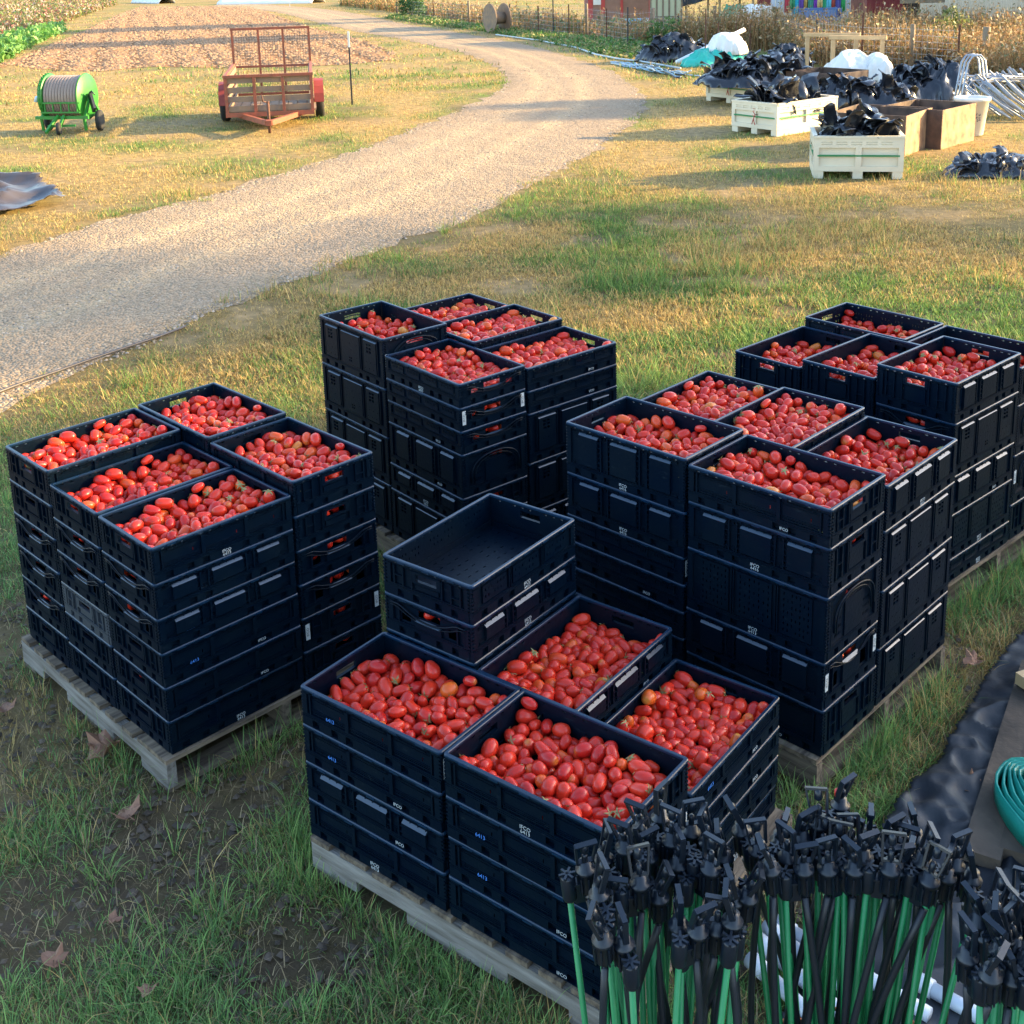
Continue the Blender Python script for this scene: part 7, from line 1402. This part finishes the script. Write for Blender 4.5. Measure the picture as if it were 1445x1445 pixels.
tree(46, 19.5, 17.0, 3.0, 'tallest tree outside the frame, far to the right', 3, 1300)
tree(49, 74.5, 24, 3.4, 'very tall tree outside the frame, shading the ploughed field', 7, 4200)
tree(51, 61.5, 24, 3.0, 'second very tall tree outside the frame, nearer the barns', 8, 3600)
tree(40, 30.5, 12.5, 2.0, 'slim tree outside the frame beyond the tallest one', 6, 2200)
# ================================================================ foreground right: sprinkler stakes, pipes, plank, hose
m_head = mat('sprinkler_black', (.003, .008, .017), .36, noise=.4, nscale=30, col2=(.012, .018, .026), spec=.5)
m_rod = mat('fibreglass_green', (.010, .24, .075), .42, noise=.35, nscale=12, col2=(.005, .09, .04))
m_hoseb = mat('hose_black', (.014, .018, .026), .45)
m_twine = mat('orange_twine', (.38, .12, .05), .9)
LS = 1.30
def head_mesh(v):
    mb = MB(); z = LS
    mb.lathe([(.015, z-.052), (.0165, z-.048), (.0165, z-.012), (.0195, z-.01), (.0195, z-.004), (.0125, z-.002), (.0115, z+.012)], 14)             # barrel on the hose
    for k in range(8): a = k*PI/4; mb.box((.0178*math.cos(a), .0178*math.sin(a), z-.034), (.003, .003, .036), rz=a)
    mb.lathe([(.0125, z-.062), (.014, z-.058), (.0145, z-.014), (.0125, z-.010)], 12, c=(.036, 0, 0))                       # socket on the rod
    mb.box((.018, 0, z-.05), (.02, .010, .045)); mb.box((.018, 0, z-.030), (.05, .020, .004))
    for k in range(6): a = k*PI/3; mb.bar((.036, 0, z-.008), (.036+.016*math.cos(a), .016*math.sin(a), z-.008), .0045, .005)
    return mb
def bridge_mesh(v):
    mb = MB(); z = LS+.010; tilt = (0, .35, -.3)[v]; mb.M = Matrix.Translation((0, 0, z)) @ Matrix.Rotation(tilt, 4, 'X')
    w0, w1, hh = .015, .023, .052
    mb.bar((-w0, 0, 0), (-w1, 0, hh), .007, .0035); mb.bar((w0, 0, 0), (w1*.75, 0, hh*.95), .010, .0045); mb.bar((-w1-.001, 0, hh), (w1*.75+.001, 0, hh*.95), .010, .0045); mb.bar((-w0, 0, .001), (w0, 0, .001), .010, .005)
    mb.lathe([(.006, .0), (.006, .018), (.0035, .022)], 8); mb.lathe([(.0035, hh*.55), (.008, hh*.62), (.008, hh*.9), (.004, hh)], 8)
    return mb
def hose_mesh(v):
    mb = MB(); pts = []; am = (.05, .09, .035)[v]
    for k in range(16): t_ = k/15; pts.append((-am*math.sin(PI*t_)*(1 if v != 1 else -.6)+.02*t_, am*.6*math.sin(PI*t_*1.6), LS-.07-t_*(LS-.10)))
    mb.tube(pts, .0070, 8); return mb
def rod_mesh(): mb = MB(); mb.tube([(.036, 0, .0), (.036, 0, LS-.02)], .0060, 8); return mb
hm = [head_mesh(v).mesh('sprinkler_head', m_head) for v in range(3)]; bm_ = [bridge_mesh(v).mesh('bridge', m_head) for v in range(3)]; hs_ = [hose_mesh(v).mesh('hose', m_hoseb) for v in range(3)]; rm = rod_mesh().mesh('rod', m_rod)
m_redn = mat('red_nozzle', (.55, .03, .02), .4)
mb = MB(); mb.lathe([(.006, LS+.02), (.006, LS+.032), (.002, LS+.036)], 8, c=(.012, 0, 0)); nz_m = mb.mesh('red_nozzle', m_redn)
sproto = {}
def stake(H, Bp, v, spin, label, group, red=False, long_=1.):
    key = (v, red)
    if key not in sproto:
        o = empty('sprinkler_stake'); link('rod', rm, o); h_ = link('sprinkler_head', hm[v], o); link('bridge', bm_[v], h_); link('hose', hs_[v], o)
        if red: link('red_nozzle', nz_m, h_)
        sproto[key] = o; new = o
    else: new = copy_thing(sproto[key], (0, 0, 0))
    d = H-Bp; q = d.to_track_quat('Z', 'Y').to_euler(); R = d.to_track_quat('Z', 'Y').to_matrix().to_4x4() @ Matrix.Rotation(spin, 4, 'Z')
    new.matrix_world = Matrix.Translation(Bp) @ R @ Matrix.Diagonal((1, 1, d.length/LS, 1))
    tag(new, label, 'sprinkler stake', group)
bund = [('left-hand', [(826, 1222), (852, 1208), (882, 1192), (905, 1166), (915, 1205), (932, 1150), (948, 1182), (958, 1215), (975, 1170), (1000, 1186), (1003, 1222), (1022, 1206), (845, 1258), (872, 1268), (903, 1242), (1036, 1266), (1056, 1262), (850, 1322), (880, 1328), (958, 1302), (985, 1310), (1012, 1306), (1034, 1296), (930, 1262)]),
        ('middle', [(1046, 1168), (1070, 1196), (1087, 1222), (1100, 1182), (1112, 1206), (1132, 1178), (1134, 1222), (1156, 1158), (1160, 1198), (1168, 1222), (1186, 1132), (1182, 1206), (1202, 1190), (1206, 1222), (1218, 1205), (1226, 1180), (1252, 1186), (1256, 1222), (1277, 1196), (1282, 1226), (1292, 1178), (1302, 1212), (1312, 1238), (1336, 1232), (1348, 1216), (1372, 1236)]),
        ('right-hand', [(1382, 1296), (1392, 1318), (1402, 1282), (1422, 1308), (1412, 1340), (1432, 1330), (1442, 1270), (1450, 1300), (1366, 1345), (1428, 1376), (1452, 1352), (1475, 1320), (1480, 1290), (1398, 1372)])]
rs_ = random.Random(21)
for bn, pts in bund:
    p0 = list(pts)
    for k in range({'left-hand': 1, 'middle': 2, 'right-hand': 1}[bn]):
        a_, b2 = rs_.choice(p0), rs_.choice(p0); t_ = rs_.uniform(.35, .65); pts.append((a_[0]*t_+b2[0]*(1-t_)+rs_.uniform(-12, 12), a_[1]*t_+b2[1]*(1-t_)+rs_.uniform(-14, 22)))
for bn, pts in bund:
    Hs = [G(px, py, 1.30+rs_.uniform(-.03, .03)) for px, py in pts]; c = sum(Hs, Vector())/len(Hs)
    cb = Vector((c.x, c.y+.02, 0)); lim = sorted(p[1] for p in pts)[len(pts)//2]
    for i, H in enumerate(Hs):
        Bp = cb+Vector(((H.x-c.x)*.26+rs_.uniform(-.02, .02), (H.y-c.y)*.26+rs_.uniform(-.02, .02), 0))
        stake(H, Bp, rs_.randrange(3), rs_.uniform(0, 6.28), (('sprinkler stake with a red nozzle, tallest in the middle bundle') if (i == 10 and bn == 'middle') else 'green rod sprinkler stake in the %s rows of the %s bundle' % (('nearer' if pts[i][1] > lim else 'hinder'), bn)), 'sprinkler stakes in the %s bundle' % bn, red=(i == 10 and bn == 'middle'))
    # twine round the bundle
    for zt, nn_ in ((.86, 1), (.80, 2)):
        f_ = zt/1.3; mb = MB(); rx = max(abs(H.x-c.x) for H in Hs)*(.26+.74*f_)*.85; ry = max(abs(H.y-c.y) for H in Hs)*(.26+.74*f_)*.85
        pp = [(c.x+rx*math.cos(a), c.y+.01+ry*math.sin(a), zt+.03*math.sin(a*2+nn_)+rs_.uniform(-.01, .01)) for a in np.linspace(0, 2*PI, 25)[:-1]]
        mb.tube(pp, .004, 5, closed=True)
        if nn_ == 1:
            q = Vector(pp[18]); mb.tube([q, q+Vector((-.05, -.03, .06)), q+Vector((-.08, -.04, .16))], .004, 5); mb.tube([q, q+Vector((.03, -.03, -.08)), q+Vector((.05, -.04, -.18))], .004, 5)
        tag(mb.build('twine', m_twine), '%s orange twine tied round the %s stake bundle' % ('upper' if nn_ == 1 else 'lower', bn), 'twine')
# black ground cloth
m_cloth = mat('ground_cloth', (.010, .013, .020), .5, noise=.7, nscale=2.6, col2=(.055, .06, .065), bump=.9, bscale=9, spec=.3)
sheet('ground_cloth', [(1520, 830), (1430, 905), (1375, 990), (1345, 1050), (1290, 1120), (1215, 1225), (1160, 1330), (1085, 1460), (1060, 1560), (1700, 1560), (1800, 900)], 0, m_cloth, 'black woven ground cloth lying wrinkled on the grass at bottom right', 'ground cloth', amp=.05, sc_=.28, step=.014, seed=8)
# plank and block under the hose
def plank(p0, p1, wd, th, z, label, m, name='plank'):
    a, b_ = G(*p0), G(*p1); mb = MB(); d = b_-a; mb.box((d.length/2, 0, th/2), (d.length, wd, th)); o = mb.build(name, m, None, (a.x, a.y, z), math.atan2(d.y, d.x)); tag(o, label, 'plank')
m_pl = mat('brown_plank', (.10, .072, .05), .9, noise=.9, nscale=6, col2=(.035, .028, .022), bump=.5, bscale=30)
plank((1462, 960), (1382, 1235), .12, .045, .035, 'narrow weathered brown plank lying left of the teal hose', m_pl)
plank((1500, 960), (1440, 1235), .14, .045, .037, 'wide weathered plank carrying the teal hose', m_pl)
P = G(1444, 1000); mb = MB(); mb.box((0, 0, .03), (.09, .12, .05)); tag(mb.build('wood_block', m_lumber, None, (P.x+.04, P.y, .085), .4), 'small pale wood block at the far end of the planks', 'wood block')
P = G(1470, 1170, .12); r = empty('lay_flat_hose', (P.x+.10, P.y, .083), .25, 'folded teal lay-flat hose lying on the planks at the right edge', 'hose')
m_teal = mat('teal_hose', (.010, .27, .20), .4, bump=.25, bscale=20)
for i in range(7):
    pts = []; A_, B2 = .05+.020*i, .20+.020*i
    for a in np.linspace(0, 2*PI, 30)[:-1]: pts.append((A_*math.cos(a), B2*math.sin(a)))
    mb = MB(); vs = []; n_ = len(pts); hh = .12-.008*i
    for j, (x, y) in enumerate(pts):
        l = math.hypot(x, y); nx_, ny_ = x/l, y/l; wob = .006*math.sin(j*1.3+i)
        vs += [(x-nx_*.007, y-ny_*.007, .0), (x-nx_*.005+nx_*wob, y-ny_*.005+ny_*wob, hh), (x+nx_*.005+nx_*wob, y+ny_*.005+ny_*wob, hh+.002), (x+nx_*.009, y+ny_*.009, .002)]
    mb._add(vs, [(4*j+k, 4*((j+1) % n_)+k, 4*((j+1) % n_)+(k+1) % 4, 4*j+(k+1) % 4) for j in range(n_) for k in range(4)], 0, True); mb.build('loop', m_teal, r)
mb = MB(); mb.tube([(-.14, -.18, .13), (0, -.2, .15), (.14, -.18, .13)], .004, 5); mb.build('tie', m_twine, r)
# white pipes on the ground
m_pvc = mat('grey_white_pipe', (.55, .60, .66), .3, noise=.3, nscale=8)
for i, (p0, p1, tx) in enumerate([((1098, 1342), (1262, 1470), 'uppermost white pipe lying behind the middle stake bundle'), ((1085, 1362), (1230, 1490), 'second white pipe lying behind the middle stake bundle'), ((1115, 1335), (1310, 1455), 'longest white pipe lying behind the middle stake bundle'), ((1310, 1416), (1420, 1480), 'short white pipe lying between the middle and right-hand bundles'), ((1075, 1390), (1190, 1500), 'lowest white pipe lying behind the middle stake bundle')]):
    a, b_ = G(*p0), G(*p1); mb = MB(); z = .03+.024; d = (b_-a).normalized(); mb.tube([a+Vector((0, 0, z)), b_+Vector((0, 0, z))], .022, 14); mb.tube([a+d*.01+Vector((0, 0, z)), a-d*.05+Vector((0, 0, z))], .027, 14); tag(mb.build('pvc_pipe', m_pvc), tx, 'pipe', 'white pipes on the ground cloth')
# thin hose along the road edge
mb = MB(); mb.tube([G(px, py)+Vector((0, 0, .022)) for px, py in [(-90, 592), (-20, 564), (30, 545), (80, 528), (130, 510), (180, 493), (225, 478), (262, 464)]], .012, 8); tag(mb.build('garden_hose', mat('hose_brown', (.05, .045, .05), .5)), 'thin dark hose crossing the near edge of the gravel road', 'hose')
# leaves
m_dleaf = mat('dead_leaf', (.26, .13, .075), .75, noise=.6, nscale=30, col2=(.16, .075, .05), bump=.4)
def leaf(px, py, s, rz, curl, label, seed):
    P = G(px, py); rr = random.Random(seed); mb = MB(); outl = []
    lob = [(-150, .50), (-120, .78), (-95, .66), (-70, .95), (-45, .70), (-20, .88), (0, 1.1), (20, .88), (45, .70), (70, .95), (95, .66), (120, .78), (150, .50), (180, .25)]
    def zz(x, y): return curl*(x*x*1.3+.5*abs(y)*x+.25*math.sin(7*x+3*y))+.02
    cs = [(0, 0, zz(0, 0))]; 
    for ring in (.5, 1):
        for a, q in lob:
            a = math.radians(a)+rr.uniform(-.08, .08); q = q*rr.uniform(.85, 1.1)*(ring if ring == 1 else min(.5, q)*ring*1.3); x, y = q*math.sin(a), q*math.cos(a); cs.append((x, y, zz(x, y)*1.0))
    n_ = len(lob); fs = [(0, 1+i, 1+(i+1) % n_) for i in range(n_)]+[(1+i, 1+n_+i, 1+n_+(i+1) % n_, 1+(i+1) % n_) for i in range(n_)]
    mb._add([(x*s, y*s, z*s) for x, y, z in cs], fs, 0, False); mb.tube([(0, 0, .02*s), (0, -s*.5, .06*s), (.1*s, -s*.95, .02*s)], .0015, 5)
    o = mb.build('dead_leaf', m_dleaf, None, (P.x, P.y, .03), rz); o.rotation_euler = (rr.uniform(-.25, .25), rr.uniform(-.25, .25), rz); o.modifiers.new('t', 'SOLIDIFY').thickness = .0012; tag(o, label, 'leaf', 'dead brown leaves on the grass')
for i, (px, py, s, rz, cu, tx) in enumerate([(152, 1062, .105, 2.4, .55, 'largest curled brown leaf, beside the left pallet corner'), (182, 1160, .085, .6, .5, 'brown lobed leaf just below the largest one'), (80, 1368, .06, 1.2, .4, 'small pinkish leaf near the bottom left corner'), (212, 1408, .045, 3., .4, 'tiny brown leaf at the bottom, left of the bright green tuft'), (135, 1062, .05, 4., .6, 'small curled leaf touching the largest one'), (1372, 1122, .07, 1., .5, 'orange brown leaf on the ground cloth'), (1375, 940, .07, 2., .5, 'brown leaf in the grass right of the large pallet'), (258, 880, .05, 2., .5, 'small leaf against the left crates'), (10, 1010, .06, .3, .5, 'brown leaf at the left edge of the grass'), (160, 1310, .04, 5., .4, 'small tan leaf on the mud')]):
    if px == 258: continue
    s *= .8
    leaf(px, py, s, rz, cu, tx, i)
print('grass verts', grass_all())
